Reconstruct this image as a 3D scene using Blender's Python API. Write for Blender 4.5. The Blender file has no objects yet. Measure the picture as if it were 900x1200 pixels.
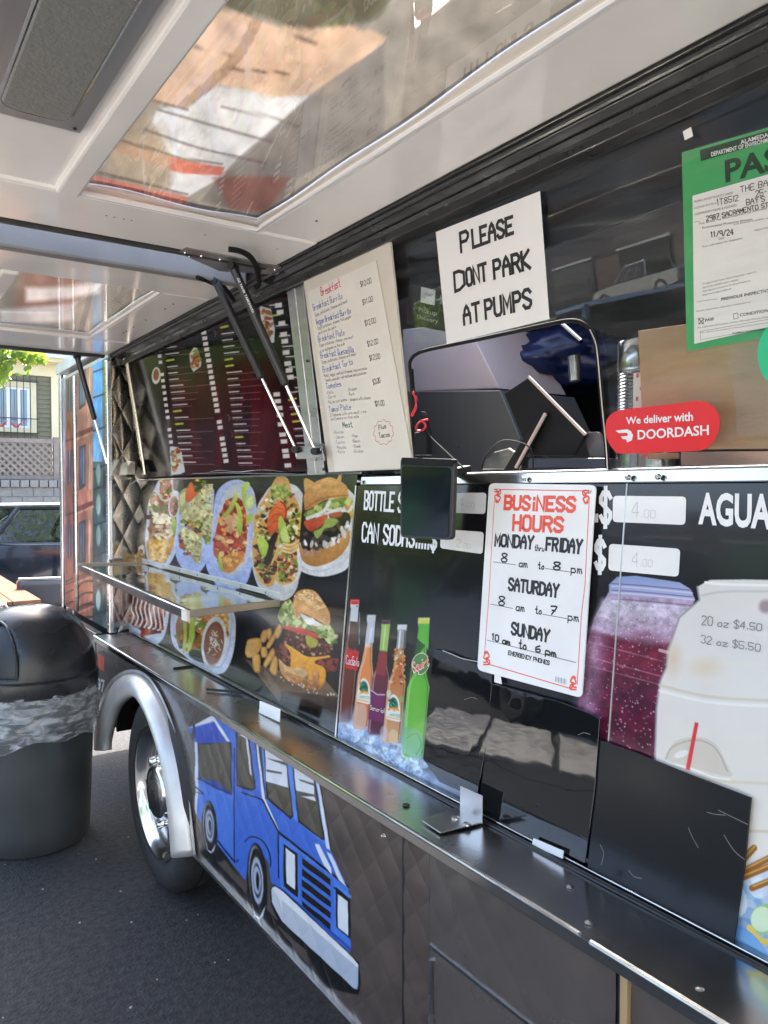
import bpy, math, random
import numpy as np
from mathutils import Vector, Matrix
random.seed(7); RNG = np.random.RandomState(11)
S = bpy.context.scene
COL = S.collection
# ------------------------------------------------------------------ camera
CH = 1.6
YAW = math.atan2(620, 900); PITCH = math.radians(1.72)
cam_d = bpy.data.cameras.new("camera"); cam = bpy.data.objects.new("camera", cam_d); COL.objects.link(cam)
cam_d.sensor_fit = 'VERTICAL'; cam_d.sensor_height = 36; cam_d.lens = 27; cam_d.clip_start = .02; cam_d.clip_end = 900
cam.location = (0, 0, CH); cam.rotation_euler = (math.radians(90) - PITCH, 0, -YAW)
S.camera = cam
# ------------------------------------------------------------------ sky and sun
SUN_EL = math.radians(50); SUN_DIR = Vector((.50, .86, 0)).normalized() * math.cos(SUN_EL) + Vector((0, 0, math.sin(SUN_EL)))
W = bpy.data.worlds.new("World"); S.world = W; W.use_nodes = True
nt = W.node_tree; bg = nt.nodes['Background']; sk = nt.nodes.new('ShaderNodeTexSky')
sk.sky_type = 'NISHITA'; sk.sun_disc = False; sk.sun_elevation = SUN_EL
sk.sun_rotation = math.atan2(SUN_DIR.x, SUN_DIR.y); sk.dust_density = 3.0; sk.ozone_density = .5; sk.air_density = .9
nt.links.new(sk.outputs[0], bg.inputs[0]); bg.inputs[1].default_value = 0.15
sl = bpy.data.lights.new("sun", 'SUN'); sl.energy = 3.0; sl.angle = math.radians(.5); sl.color = (1, .95, .87)
so = bpy.data.objects.new("sun", sl); COL.objects.link(so); so.rotation_euler = SUN_DIR.to_track_quat('Z', 'Y').to_euler()
so.location = (4, 8, 12)
S.view_settings.view_transform = 'Standard'; S.view_settings.look = 'None'; S.view_settings.exposure = 2.85
S.view_settings.gamma = 1; S.view_settings.use_curve_mapping = False
# ------------------------------------------------------------------ measured planes: a photo point is carried onto the real surface it lies on
_F = Vector((math.sin(YAW) * math.cos(PITCH), math.cos(YAW) * math.cos(PITCH), -math.sin(PITCH)))
_R = Vector((math.cos(YAW), -math.sin(YAW), 0)); _U = _R.cross(_F)
C0 = Vector((0, 0, CH))
def ray(px, py): return _F + _R * ((px - 450) / 900) - _U * ((py - 600) / 900)
def pl(p, n): n = Vector(n).normalized(); return (Vector(p), n)
XD0, ZD0, XD1, ZD1 = 1.22, 1.64, 1.145, .874
DISP = pl((XD0, 0, ZD0), (-(ZD0 - ZD1), 0, (XD0 - XD1)))          # sloping display wall
XW0, ZW0, XW1, ZW1 = 1.22, 1.625, 1.14, 2.25
WIN = pl((XW0, 0, ZW0), (-(ZW1 - ZW0), 0, (XW1 - XW0)))           # window wall, leaning out at the top
BODY = pl((.99, 0, 0), (-1, 0, 0))
def P(px, py, plane, off=0):
    d = ray(px, py); o, n = plane
    t = ((o + n * off) - C0).dot(n) / d.dot(n)
    return C0 + d * t
def proj(p):
    v = p - C0; z = v.dot(_F)
    return 450 + 900 * v.dot(_R) / z, 600 - 900 * v.dot(_U) / z
def dispx(z): return XD1 + (XD0 - XD1) * (z - ZD1) / (ZD0 - ZD1)
def winx(z): return XW0 + (XW1 - XW0) * (z - ZW0) / (ZW1 - ZW0)
# ------------------------------------------------------------------ materials
def srgb(c):
    c = np.asarray(c, float) / 255.
    return np.where(c <= .04045, c / 12.92, ((c + .055) / 1.055) ** 2.4)
def mat(name, col, rough=.5, metal=0, spec=.5, noise=0, nscale=20, bump=0, bscale=200, coat=0, rvar=0, stretch=None):
    m = bpy.data.materials.new(name); m.use_nodes = True; t = m.node_tree; b = t.nodes['Principled BSDF']
    b.inputs['Base Color'].default_value = (*col, 1); b.inputs['Roughness'].default_value = rough
    b.inputs['Metallic'].default_value = metal; b.inputs['Specular IOR Level'].default_value = spec
    b.inputs['Coat Weight'].default_value = coat; b.inputs['Coat Roughness'].default_value = .03
    tc = t.nodes.new('ShaderNodeTexCoord'); src = tc.outputs['Object']
    if stretch:
        mp = t.nodes.new('ShaderNodeMapping'); mp.inputs['Scale'].default_value = stretch
        t.links.new(src, mp.inputs[0]); src = mp.outputs[0]
    if noise:
        n = t.nodes.new('ShaderNodeTexNoise'); n.inputs['Scale'].default_value = nscale; n.inputs['Detail'].default_value = 6
        t.links.new(src, n.inputs['Vector'])
        r = t.nodes.new('ShaderNodeMapRange'); r.inputs[1].default_value = .3; r.inputs[2].default_value = .7
        r.inputs[3].default_value = 1 - noise; r.inputs[4].default_value = 1 + noise; t.links.new(n.outputs[0], r.inputs[0])
        x = t.nodes.new('ShaderNodeVectorMath'); x.operation = 'SCALE'; x.inputs[0].default_value = col
        t.links.new(r.outputs[0], x.inputs['Scale']); t.links.new(x.outputs[0], b.inputs['Base Color'])
    if rvar:
        n = t.nodes.new('ShaderNodeTexNoise'); n.inputs['Scale'].default_value = nscale * .6; n.inputs['Detail'].default_value = 8
        t.links.new(src, n.inputs['Vector'])
        r = t.nodes.new('ShaderNodeMapRange'); r.inputs[1].default_value = .3; r.inputs[2].default_value = .72
        r.inputs[3].default_value = max(.01, rough - rvar); r.inputs[4].default_value = rough + rvar
        t.links.new(n.outputs[0], r.inputs[0]); t.links.new(r.outputs[0], b.inputs['Roughness'])
    if bump:
        n = t.nodes.new('ShaderNodeTexNoise'); n.inputs['Scale'].default_value = bscale; n.inputs['Detail'].default_value = 3
        t.links.new(src, n.inputs['Vector'])
        bp = t.nodes.new('ShaderNodeBump'); bp.inputs['Strength'].default_value = 1; bp.inputs['Distance'].default_value = bump
        t.links.new(n.outputs[0], bp.inputs['Height']); t.links.new(bp.outputs[0], b.inputs['Normal'])
    return m
def attr_mat(name, rough=.3, coat=0, bump=0, bscale=6, spec=.5):
    m = mat(name, (.5, .5, .5), rough, coat=coat, bump=bump, bscale=bscale, spec=spec); t = m.node_tree
    a = t.nodes.new('ShaderNodeAttribute'); a.attribute_name = 'Col'
    t.links.new(a.outputs['Color'], t.nodes['Principled BSDF'].inputs['Base Color']); return m
def glass_mat(name, tint=(.8, .85, .85), ior=1.6, rough=.0, bump=0, film=0):
    m = bpy.data.materials.new(name); m.use_nodes = True; t = m.node_tree; t.nodes.clear()
    o = t.nodes.new('ShaderNodeOutputMaterial'); tr = t.nodes.new('ShaderNodeBsdfTransparent'); tr.inputs[0].default_value = (*tint, 1)
    g = t.nodes.new('ShaderNodeBsdfGlossy'); g.inputs['Roughness'].default_value = rough
    f = t.nodes.new('ShaderNodeFresnel'); f.inputs[0].default_value = ior
    ge = t.nodes.new('ShaderNodeNewGeometry'); sb = t.nodes.new('ShaderNodeMath'); sb.operation = 'SUBTRACT'; sb.inputs[0].default_value = 1; t.links.new(ge.outputs['Backfacing'], sb.inputs[1])
    ml = t.nodes.new('ShaderNodeMath'); ml.operation = 'MULTIPLY'; t.links.new(f.outputs[0], ml.inputs[0]); t.links.new(sb.outputs[0], ml.inputs[1])
    mx = t.nodes.new('ShaderNodeMixShader'); t.links.new(ml.outputs[0], mx.inputs[0]); t.links.new(tr.outputs[0], mx.inputs[1]); t.links.new(g.outputs[0], mx.inputs[2])
    if bump:
        tc = t.nodes.new('ShaderNodeTexCoord')
        n = t.nodes.new('ShaderNodeTexNoise'); n.inputs['Scale'].default_value = 3; n.inputs['Detail'].default_value = 2
        t.links.new(tc.outputs['Object'], n.inputs['Vector'])
        bp = t.nodes.new('ShaderNodeBump'); bp.inputs['Distance'].default_value = bump; t.links.new(n.outputs[0], bp.inputs['Height'])
        t.links.new(bp.outputs[0], g.inputs['Normal'])
    out = mx.outputs[0]
    if film:                      # a thin veil of dust and smears on the pane
        d = t.nodes.new('ShaderNodeBsdfDiffuse'); d.inputs[0].default_value = (.55, .55, .55, 1)
        tc = t.nodes.new('ShaderNodeTexCoord'); mp = t.nodes.new('ShaderNodeMapping')
        mp.inputs['Rotation'].default_value = (.6, 0, 0); mp.inputs['Scale'].default_value = (1, 2.2, 14)
        n = t.nodes.new('ShaderNodeTexNoise'); n.inputs['Scale'].default_value = 2.2; n.inputs['Detail'].default_value = 8
        t.links.new(tc.outputs['Object'], mp.inputs[0]); t.links.new(mp.outputs[0], n.inputs['Vector'])
        r = t.nodes.new('ShaderNodeMapRange'); r.inputs[1].default_value = .45; r.inputs[2].default_value = .8
        r.inputs[3].default_value = film * .3; r.inputs[4].default_value = film * 2.5; t.links.new(n.outputs[0], r.inputs[0])
        m2 = t.nodes.new('ShaderNodeMixShader'); t.links.new(r.outputs[0], m2.inputs[0]); t.links.new(out, m2.inputs[1]); t.links.new(d.outputs[0], m2.inputs[2]); out = m2.outputs[0]
    t.links.new(out, o.inputs[0]); return m
M = dict(
    paving=mat('pale_paving', (.50, .47, .43), .8, noise=.1, nscale=3),
    tube=mat('grey_tube', (.20, .195, .19), .5, .0, noise=.1, nscale=8), vanp=mat('blue_grey_paint', (.16, .20, .28), .25, .2, coat=1),
    steel=mat('stainless_steel', (.56, .555, .54), .24, 1, rvar=.12, nscale=14, bump=.0012, bscale=9),
    bright=mat('polished_steel', (.46, .455, .45), .16, 1, rvar=.05, nscale=9, bump=.0010, bscale=14),
    counter=mat('counter_steel', (.60, .59, .58), .26, 1, noise=.12, nscale=5, rvar=.10, bump=.0016, bscale=7),
    brushed=mat('brushed_steel', (.5, .49, .47), .34, 1, noise=.1, nscale=30, stretch=(1, .05, 1), rvar=.08),
    alu=mat('cast_aluminium', (.60, .59, .57), .42, .55, noise=.12, nscale=9, rvar=.12, bump=.0006, bscale=60),
    chrome=mat('chrome', (.86, .86, .85), .15, 1, rvar=.04, nscale=20),
    awn=mat('white_gelcoat', (.86, .835, .79), .14, 0, coat=0, noise=.05, nscale=4, rvar=.08, bump=.0010, bscale=5),
    awnsheet=mat('awning_sheet', (.5, .48, .45), .05, 0, spec=.6, coat=.6, noise=.06, nscale=2.5, bump=.0005, bscale=3.2),
    wrap=mat('dark_wrap', (.080, .067, .060), .28, 0, coat=.35, noise=.15, nscale=6, rvar=.08),
    gloss=mat('gloss_black', (.008, .009, .010), .03, 0, spec=.55, coat=0, rvar=.02, nscale=7, bump=.0012, bscale=4),
    black=mat('black_paint', (.015, .015, .016), .4, 0, rvar=.1, nscale=12),
    rubber=mat('tyre_rubber', (.022, .021, .020), .7, 0, noise=.3, nscale=30, bump=.0006, bscale=300),
    trackm=mat('dark_track', (.035, .034, .033), .38, 0, noise=.3, nscale=14, rvar=.12),
    plastic=mat('can_plastic', (.052, .057, .056), .42, 0, noise=.18, nscale=5, rvar=.1, bump=.0004, bscale=400),
    lid=mat('lid_plastic', (.024, .025, .026), .26, 0, noise=.2, nscale=8, rvar=.09, bump=.0004, bscale=300),
    paper=mat('paper_white', (.80, .79, .78), .6, 0, noise=.02, nscale=3, bump=.0012, bscale=5),
    cream=mat('paper_cream', (.74, .70, .62), .6, 0, noise=.04, nscale=5, bump=.001, bscale=5),
    board=mat('board_cream', (.66, .61, .52), .45, 0, noise=.07, nscale=5),
    white=mat('white_vinyl', (.78, .78, .79), .25, 0, coat=.3, noise=.04, nscale=8),
    wlet=mat('white_lettering', (.78, .79, .82), .3), ink=mat('black_ink', (.018, .018, .02), .5),
    faint=mat('faint_marker', (.42, .42, .43), .5), blue=mat('blue_ink', (.03, .10, .42), .5), redink=mat('red_ink', (.65, .03, .08), .5),
    redp=mat('sign_red', (.78, .085, .045), .35), sticker=mat('sticker_red', (.72, .022, .022), .22, coat=.4),
    green=mat('placard_green', (.045, .36, .11), .3, coat=.5, bump=.002, bscale=6), dgreen=mat('placard_dark', (.012, .045, .02), .35),
    greenb=mat('sticker_green', (.03, .5, .22), .3, coat=.3),
    card=mat('cardboard', (.52, .33, .19), .8, 0, noise=.13, nscale=7, bump=.0006, bscale=60, stretch=(1, 1, 3)),
    screen=mat('dark_screen', (.006, .010, .014), .08, 0, spec=.35), case=mat('tablet_case', (.008, .008, .009), .6, spec=.2), chairp=mat('chair_paint', (.07, .07, .078), .28),
    inner=mat('interior_dark', (.02, .022, .03), .6), navy=mat('navy_plastic', (.008, .014, .06), .35, bump=.012, bscale=9),
    pinkgrey=mat('pale_steel', (.52, .42, .39), .6, 0, noise=.06, nscale=4), grey=mat('grey_steel', (.13, .13, .125), .4, .3, noise=.12, nscale=4, stretch=(1, 1, .2)),
    lens=mat('light_lens', (.20, .205, .185), .30, 0, spec=.7, noise=.10, nscale=60, bump=.0015, bscale=170),
    cable=mat('black_cable', (.012, .012, .012), .75, spec=.2), red=mat('red_wire', (.6, .03, .04), .5),
    asphalt=mat('asphalt', (.028, .028, .029), .85, 0, noise=.55, nscale=38, bump=.010, bscale=90),
    bag=None, wood=mat('table_wood', (.17, .085, .055), .9, 0, spec=.1, noise=.16, nscale=7, stretch=(1, .12, 1)),
    carp=mat('car_paint', (.008, .012, .022), .10, 0, coat=1, spec=.8), carg=glass_mat('car_glass', (.42, .45, .45), 1.6),
    silver=mat('silver_paint', (.55, .56, .57), .25, .6, coat=1),
    siding=mat('olive_siding', (.16, .145, .085), .7, noise=.08, nscale=9), trim=mat('cream_trim', (.66, .58, .36), .6, noise=.05, nscale=4),
    lattice=mat('lattice_wood', (.24, .19, .155), .75, noise=.14, nscale=9), block=mat('grey_blockwork', (.24, .22, .20), .85, noise=.12, nscale=8, bump=.003, bscale=50),
    iron=mat('black_iron', (.03, .03, .03), .5), wglass=mat('house_glass', (.10, .16, .22), .05, 0, spec=1),
    leaf=mat('vine_leaf', (.10, .17, .03), .5, noise=.4, nscale=4), bark=mat('vine_bark', (.12, .08, .05), .9),
    glass=glass_mat('window_glass', (.86, .88, .88), 1.65, bump=0, film=.02),
    plasticfilm=glass_mat('clear_sleeve', (.93, .94, .93), 1.45, rough=.06, bump=.002, film=.05),
    tintg=glass_mat('tinted_glass', (.25, .27, .27), 1.8),
    pinkw=mat('pink_stucco', (.20, .15, .12), .8, noise=.06, nscale=3), whitew=mat('white_stucco', (.72, .70, .67), .8, noise=.05, nscale=3),
    greenw=mat('green_door', (.05, .16, .09), .5), bluew=mat('blue_door', (.10, .25, .45), .5), roofm=mat('roof_felt', (.10, .10, .10), .8),
    concrete=mat('concrete', (.36, .35, .33), .85, noise=.12, nscale=4), orange=mat('orange_cloth', (.62, .28, .10), .8), redb=mat('red_paint', (.55, .04, .03), .4),
)
ls = M['leaf'].node_tree; lb = ls.nodes['Principled BSDF']; lb.inputs['Transmission Weight'].default_value = 0
tl = ls.nodes.new('ShaderNodeBsdfTranslucent'); tl.inputs[0].default_value = (.30, .42, .05, 1); ms = ls.nodes.new('ShaderNodeMixShader'); ms.inputs[0].default_value = .45
ls.links.new(lb.outputs[0], ms.inputs[1]); ls.links.new(tl.outputs[0], ms.inputs[2]); ls.links.new(ms.outputs[0], ls.nodes['Material Output'].inputs[0])
# thin clear bag film: mostly see-through, whitish where it folds
bm_ = glass_mat('bag_film', (.86, .87, .87), 1.5, .12, film=0); M['bag'] = bm_
_t = bm_.node_tree; _o = _t.nodes['Material Output']; _l = _o.inputs[0].links[0].from_socket
_d = _t.nodes.new('ShaderNodeBsdfDiffuse'); _d.inputs[0].default_value = (.62, .63, .63, 1)
_tc = _t.nodes.new('ShaderNodeTexCoord'); _mp = _t.nodes.new('ShaderNodeMapping'); _mp.inputs['Scale'].default_value = (9, 9, 30); _mp.inputs['Rotation'].default_value = (.12, .2, 0)
_n = _t.nodes.new('ShaderNodeTexNoise'); _n.inputs['Scale'].default_value = 1.2; _n.inputs['Detail'].default_value = 5; _n.inputs['Distortion'].default_value = .7
_r = _t.nodes.new('ShaderNodeMapRange'); _r.inputs[1].default_value = .40; _r.inputs[2].default_value = .66; _r.inputs[3].default_value = .12; _r.inputs[4].default_value = .68
_m = _t.nodes.new('ShaderNodeMixShader')
_t.links.new(_tc.outputs['Object'], _mp.inputs[0]); _t.links.new(_mp.outputs[0], _n.inputs['Vector']); _t.links.new(_n.outputs[0], _r.inputs[0])
_t.links.new(_r.outputs[0], _m.inputs[0]); _t.links.new(_l, _m.inputs[1]); _t.links.new(_d.outputs[0], _m.inputs[2]); _t.links.new(_m.outputs[0], _o.inputs[0])
# ------------------------------------------------------------------ mesh helpers
def wloc(o):
    v = Vector((0, 0, 0))
    while o: v += o.location; o = o.parent
    return v
class MB:
    def __init__(s): s.v = []; s.f = []; s.marks = []
    def mark(s):
        if not s.marks or s.marks[-1] != (len(s.v), len(s.f)): s.marks.append((len(s.v), len(s.f)))
    def add(s, vs, fs):
        b = len(s.v); s.v += [tuple(v) for v in vs]; s.f += [tuple(b + i for i in f) for f in fs]; return s
    def box(s, lo, hi):
        (a, b, c), (d, e, f) = lo, hi
        return s.add([(a, b, c), (d, b, c), (d, e, c), (a, e, c), (a, b, f), (d, b, f), (d, e, f), (a, e, f)],
                     [(0, 3, 2, 1), (4, 5, 6, 7), (0, 1, 5, 4), (1, 2, 6, 5), (2, 3, 7, 6), (3, 0, 4, 7)])
    def bar(s, p0, p1, w, h, up=(0, 0, 1)):                      # box beam between two points
        p0, p1 = Vector(p0), Vector(p1); d = (p1 - p0).normalized(); u = Vector(up); r = d.cross(u)
        if r.length < 1e-4: r = d.cross(Vector((1, 0, 0)))
        r.normalize(); u = r.cross(d); vs = []
        for p in (p0, p1):
            for a, b in ((-1, -1), (1, -1), (1, 1), (-1, 1)): vs.append(p + r * (a * w / 2) + u * (b * h / 2))
        return s.add(vs, [(0, 3, 2, 1), (4, 5, 6, 7), (0, 1, 5, 4), (1, 2, 6, 5), (2, 3, 7, 6), (3, 0, 4, 7)])
    def prism(s, pts, off):                                       # polygon pushed along a vector
        pts = [Vector(p) for p in pts]; off = Vector(off); n = len(pts)
        return s.add(pts + [p + off for p in pts], [tuple(range(n))[::-1], tuple(range(n, 2 * n))] + [(i, (i + 1) % n, n + (i + 1) % n, n + i) for i in range(n)])
    def tube(s, path, r, n=10, cap=True):
        path = [Vector(p) for p in path]; rs = r if isinstance(r, (list, tuple)) else [r] * len(path)
        prev = None; rings = []
        for i, p in enumerate(path):
            d = (path[min(i + 1, len(path) - 1)] - path[max(i - 1, 0)]).normalized()
            if prev is None: a = d.orthogonal().normalized()
            else: a = (prev - d * prev.dot(d)).normalized()
            prev = a; b = d.cross(a); rings.append([p + (a * math.cos(2 * math.pi * k / n) + b * math.sin(2 * math.pi * k / n)) * rs[i] for k in range(n)])
        fs = [(i * n + k, i * n + (k + 1) % n, (i + 1) * n + (k + 1) % n, (i + 1) * n + k) for i in range(len(path) - 1) for k in range(n)]
        if cap: fs += [tuple(range(n))[::-1], tuple(range((len(path) - 1) * n, len(path) * n))]
        return s.add([v for rg in rings for v in rg], fs)
    def lathe(s, prof, c, axis='Z', n=32, a0=0, a1=2 * math.pi, close=True):
        vs = []; m = len(prof); full = abs(a1 - a0 - 2 * math.pi) < 1e-6; k = n if full else n + 1
        for i in range(k):
            a = a0 + (a1 - a0) * i / n
            for r, h in prof:
                q = (r * math.cos(a), r * math.sin(a))
                vs.append((c[0] + q[0], c[1] + q[1], c[2] + h) if axis == 'Z' else (c[0] + h, c[1] + q[0], c[2] + q[1]))
        fs = [(i * m + j, ((i + 1) % k) * m + j, ((i + 1) % k) * m + j + 1, i * m + j + 1) for i in range(n) for j in range(m - 1)]
        return s.add(vs, fs)
    def grid(s, fn, nu, nv):
        return s.add([fn(i / nu, j / nv) for j in range(nv + 1) for i in range(nu + 1)],
                     [(j * (nu + 1) + i, j * (nu + 1) + i + 1, (j + 1) * (nu + 1) + i + 1, (j + 1) * (nu + 1) + i) for j in range(nv) for i in range(nu)])
    def build(s, name, m, parent=None, smooth=False, bevel=0, kind=None, label=None):
        if len(s.marks) > 1 or (s.marks and s.marks[0][0] > 0):      # every word or line of lettering becomes a part of its own
            cuts = ([] if s.marks[0][0] == 0 else [(0, 0)]) + s.marks + [(len(s.v), len(s.f))]; first = None
            for (v0, f0), (v1, f1) in zip(cuts[:-1], cuts[1:]):
                if f1 == f0: continue
                q = MB(); q.v = s.v[v0:v1]; q.f = [tuple(i - v0 for i in f) for f in s.f[f0:f1]]; o = q.build(name, m, parent, smooth, bevel, kind, label); first = first or o
            return first
        me = bpy.data.meshes.new(name); o0 = wloc(parent) if parent else Vector((0, 0, 0))
        me.from_pydata([tuple(Vector(v) - o0) for v in s.v], [], s.f); me.materials.append(m if not isinstance(m, str) else M[m])
        o = bpy.data.objects.new(name, me); COL.objects.link(o)
        if parent: o.parent = parent
        if smooth: me.polygons.foreach_set('use_smooth', [True] * len(me.polygons))
        if bevel:
            b = o.modifiers.new('bevel', 'BEVEL'); b.width = bevel; b.segments = 2; b.limit_method = 'ANGLE'; b.angle_limit = math.radians(40)
        if smooth and bevel == 0 and smooth != 'all':
            me.set_sharp_from_angle(angle=math.radians(40))
        if kind: o['kind'] = kind
        if label: o['label'] = label
        return o
def thing(name, label, cat, loc=(0, 0, 0), group=None):
    o = bpy.data.objects.new(name, None); COL.objects.link(o); o.location = loc; o.empty_display_size = .1
    o['label'] = label; o['category'] = cat
    if group: o['group'] = group
    return o
def tagm(o, label, cat, group=None):
    o['label'] = label; o['category'] = cat
    if group: o['group'] = group
    return o
def smoothpoly(pts, k=5, closed=True):
    pts = [tuple(p) for p in pts]; n = len(pts); out = []
    rng = range(n if closed else n - 1)
    for i in rng:
        g = (lambda j: pts[j % n]) if closed else (lambda j: pts[max(0, min(n - 1, j))])
        p0, p1, p2, p3 = g(i - 1), g(i), g(i + 1), g(i + 2)
        for q in range(k):
            t = q / k
            out.append(tuple(.5 * (2 * b + (c - a) * t + (2 * a - 5 * b + 4 * c - d) * t * t + (-a + 3 * b - 3 * c + d) * t ** 3) for a, b, c, d in zip(p0, p1, p2, p3)))
    if not closed: out.append(pts[-1])
    return out
def plate(mb, pts, plane, off, th):                               # flat sheet with thickness, lying on a plane
    q = [P(x, y, plane, off) for x, y in pts]; return mb.prism(q, plane[1] * th)
def crop(ox, oy, s): return lambda pts: [(ox + x / s, oy + y / s) for x, y in pts]
# ------------------------------------------------------------------ lettering
_gc = {}
def glyphs(text, bold):
    k = (text, bold)
    if k not in _gc:
        cu = bpy.data.curves.new('t', 'FONT'); cu.body = text; cu.offset = bold; cu.resolution_u = 3
        o = bpy.data.objects.new('t', cu); COL.objects.link(o); bpy.context.view_layer.update()
        me = o.evaluated_get(bpy.context.evaluated_depsgraph_get()).to_mesh()
        v = np.array([x.co[:2] for x in me.vertices]); f = [tuple(p.vertices) for p in me.polygons]
        bpy.data.objects.remove(o); bpy.data.curves.remove(cu)
        lo = v.min(0); hi = v.max(0); _gc[k] = ((v - lo) / (hi - lo), f)
    return _gc[k]
def lettering(mb, text, quad, plane, off, bold=0):                # quad: photo points TL TR BR BL on the plane
    mb.mark(); a, b, c, d = [P(x, y, plane, off) for x, y in quad]; v, f = glyphs(text, bold)
    return mb.add([(d * (1 - x) + c * x) * (1 - y) + (a * (1 - x) + b * x) * y for x, y in v], f)
G = {  # stroke alphabet on a 4 x 8 grid, base line 2, x height 5.4
'A': '02 04 17 28 37 44 42;05 45', 'B': '02 08 38 47 46 35 05;35 44 43 32 02', 'C': '47 38 18 07 03 12 32 43', 'D': '02 08 28 47 43 22 02', 'E': '48 08 02 42;05 35',
'F': '48 08 02;05 35', 'G': '47 38 18 07 03 12 32 43 45 25', 'H': '02 08;42 48;05 45', 'I': '22 28', 'J': '48 43 32 12 03', 'K': '02 08;48 05 42', 'L': '08 02 42',
'M': '02 08 24 48 42', 'N': '02 08 42 48', 'O': '03 07 18 38 47 43 32 12 03', 'P': '02 08 38 47 46 35 05', 'Q': '03 07 18 38 47 43 32 12 03;24 41', 'R': '02 08 38 47 46 35 05;25 42',
'S': '47 38 18 07 06 44 43 32 12 03', 'T': '22 28;08 48', 'U': '08 03 12 32 43 48', 'V': '08 22 48', 'W': '08 12 26 32 48', 'X': '02 48;08 42', 'Y': '22 25 08;25 48', 'Z': '08 48 02 42',
'0': '03 07 18 38 47 43 32 12 03', '1': '17 28 22', '2': '07 18 38 47 46 02 42', '3': '07 18 38 47 46 35 44 43 32 12 03', '4': '38 04 44;38 32', '5': '48 08 05 35 44 43 32 12 03',
'6': '38 06 03 12 32 43 44 35 04', '7': '08 48 12;15 35', '8': '25 07 18 38 47 25 04 03 12 32 43 44 25', '9': '45 15 07 18 38 47 42', '$': '47 38 18 07 06 44 43 32 12 03;21 29', '.': '12 13', '-': '15 35', '/': '02 48', "'": '28 27', '+': '15 35;24 26',
'a': '45 15 03 12 32 45 42', 'b': '08 02 32 43 44 35 05', 'c': '45 15 03 12 42', 'd': '48 42 12 03 15 45', 'e': '04 44 35 15 03 12 42', 'f': '48 27 22;05 45', 'g': '45 15 03 12 42;45 40 10', 'h': '08 02;05 35 42', 'i': '25 22;27 27.3',
'j': '25 20 00;27 27.3', 'k': '08 02;45 04 42', 'l': '28 22', 'm': '02 05 15 22;25 35 42', 'n': '02 05 35 42', 'o': '03 14.5 35 43 32 12 03', 'p': '00 05 35 43 32 02', 'q': '40 45 15 03 12 42', 'r': '02 05;04 35', 's': '45 15 04 43 32 02', 't': '28 22 42;05.5 35.5',
'u': '05 03 12 32 45 42', 'v': '05 22 45', 'w': '05 12 24 32 45', 'x': '02 45;05 42', 'y': '05 23;45 10', 'z': '05 45 02 42', '*': '13 34', ',': '22 11'}
def _pp(s):
    out = []
    for st in s.split(';'):
        pts = []
        for tok in st.split(' '):
            pts.append((float(tok[0]), float(tok[1:])))
        out.append(pts)
    return out
def ribbon(mb, pts, w, n):                                        # mitred strip in 3D, lying across normal n
    pts = [p for i, p in enumerate(pts) if i == 0 or (p - pts[i - 1]).length > 1e-6]
    if len(pts) < 2: return
    L = []; 
    for i, p in enumerate(pts):
        d0 = (p - pts[i - 1]).normalized() if i else None; d1 = (pts[i + 1] - p).normalized() if i < len(pts) - 1 else None
        if d0 is None: d0 = d1
        if d1 is None: d1 = d0
        t = d0 + d1
        if t.length < .3: t = d1
        t.normalize(); side = n.cross(t).normalized(); c = max(.55, n.cross(d1).normalized().dot(side))
        q = p
        if i == 0: q = p - d1 * w * .45
        if i == len(pts) - 1: q = p + d0 * w * .45
        L += [q + side * w * .5 / c, q - side * w * .5 / c]
    mb.add(L, [(2 * i, 2 * i + 1, 2 * i + 3, 2 * i + 2) for i in range(len(pts) - 1)])
def strokes(mb, text, quad, plane, off, w, smooth=0, jit=0, adv=5.6, cap=True):
    """text drawn with the stroke alphabet; quad bounds base line .. cap height"""
    mb.mark(); a, b, c, d = [P(x, y, plane, off) for x, y in quad]; x = 0; lay = []
    for ch in text:
        if ch == ' ': x += adv * .6; continue
        g = _pp(G.get(ch, '02 42'))
        nar = {'I': 1.6, '.': 1.2, 'i': 1.6, 'l': 1.6, "'": 1.4, '1': 3, ',': 1.4}.get(ch)
        ox = x - (1 if nar and ch in 'I1il' else .5 if nar else 0)
        jx, jy = random.uniform(-jit, jit), random.uniform(-jit, jit)
        for st in g: lay.append([(ox + px + jx + random.uniform(-jit, jit) * .4, py - 2 + jy + random.uniform(-jit, jit) * .4) for px, py in st])
        x += (nar + 1.2) if nar else adv
    W_ = max(x - (adv - 4), 1); k = 0
    for st in lay:
        if smooth and len(st) > 2: st = smoothpoly(st, 3, False)
        k = (k + 1) % 5
        q = []
        for u, v in st:
            u /= W_; v /= 6; q.append((d * (1 - u) + c * u) * (1 - v) + (a * (1 - u) + b * u) * v + plane[1] * (k * .00006))
        ribbon(mb, q, w, plane[1])
    return mb
def line(mb, pts, plane, off, w):
    mb.mark(); ribbon(mb, [P(x, y, plane, off) for x, y in pts], w, plane[1]); return mb
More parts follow.
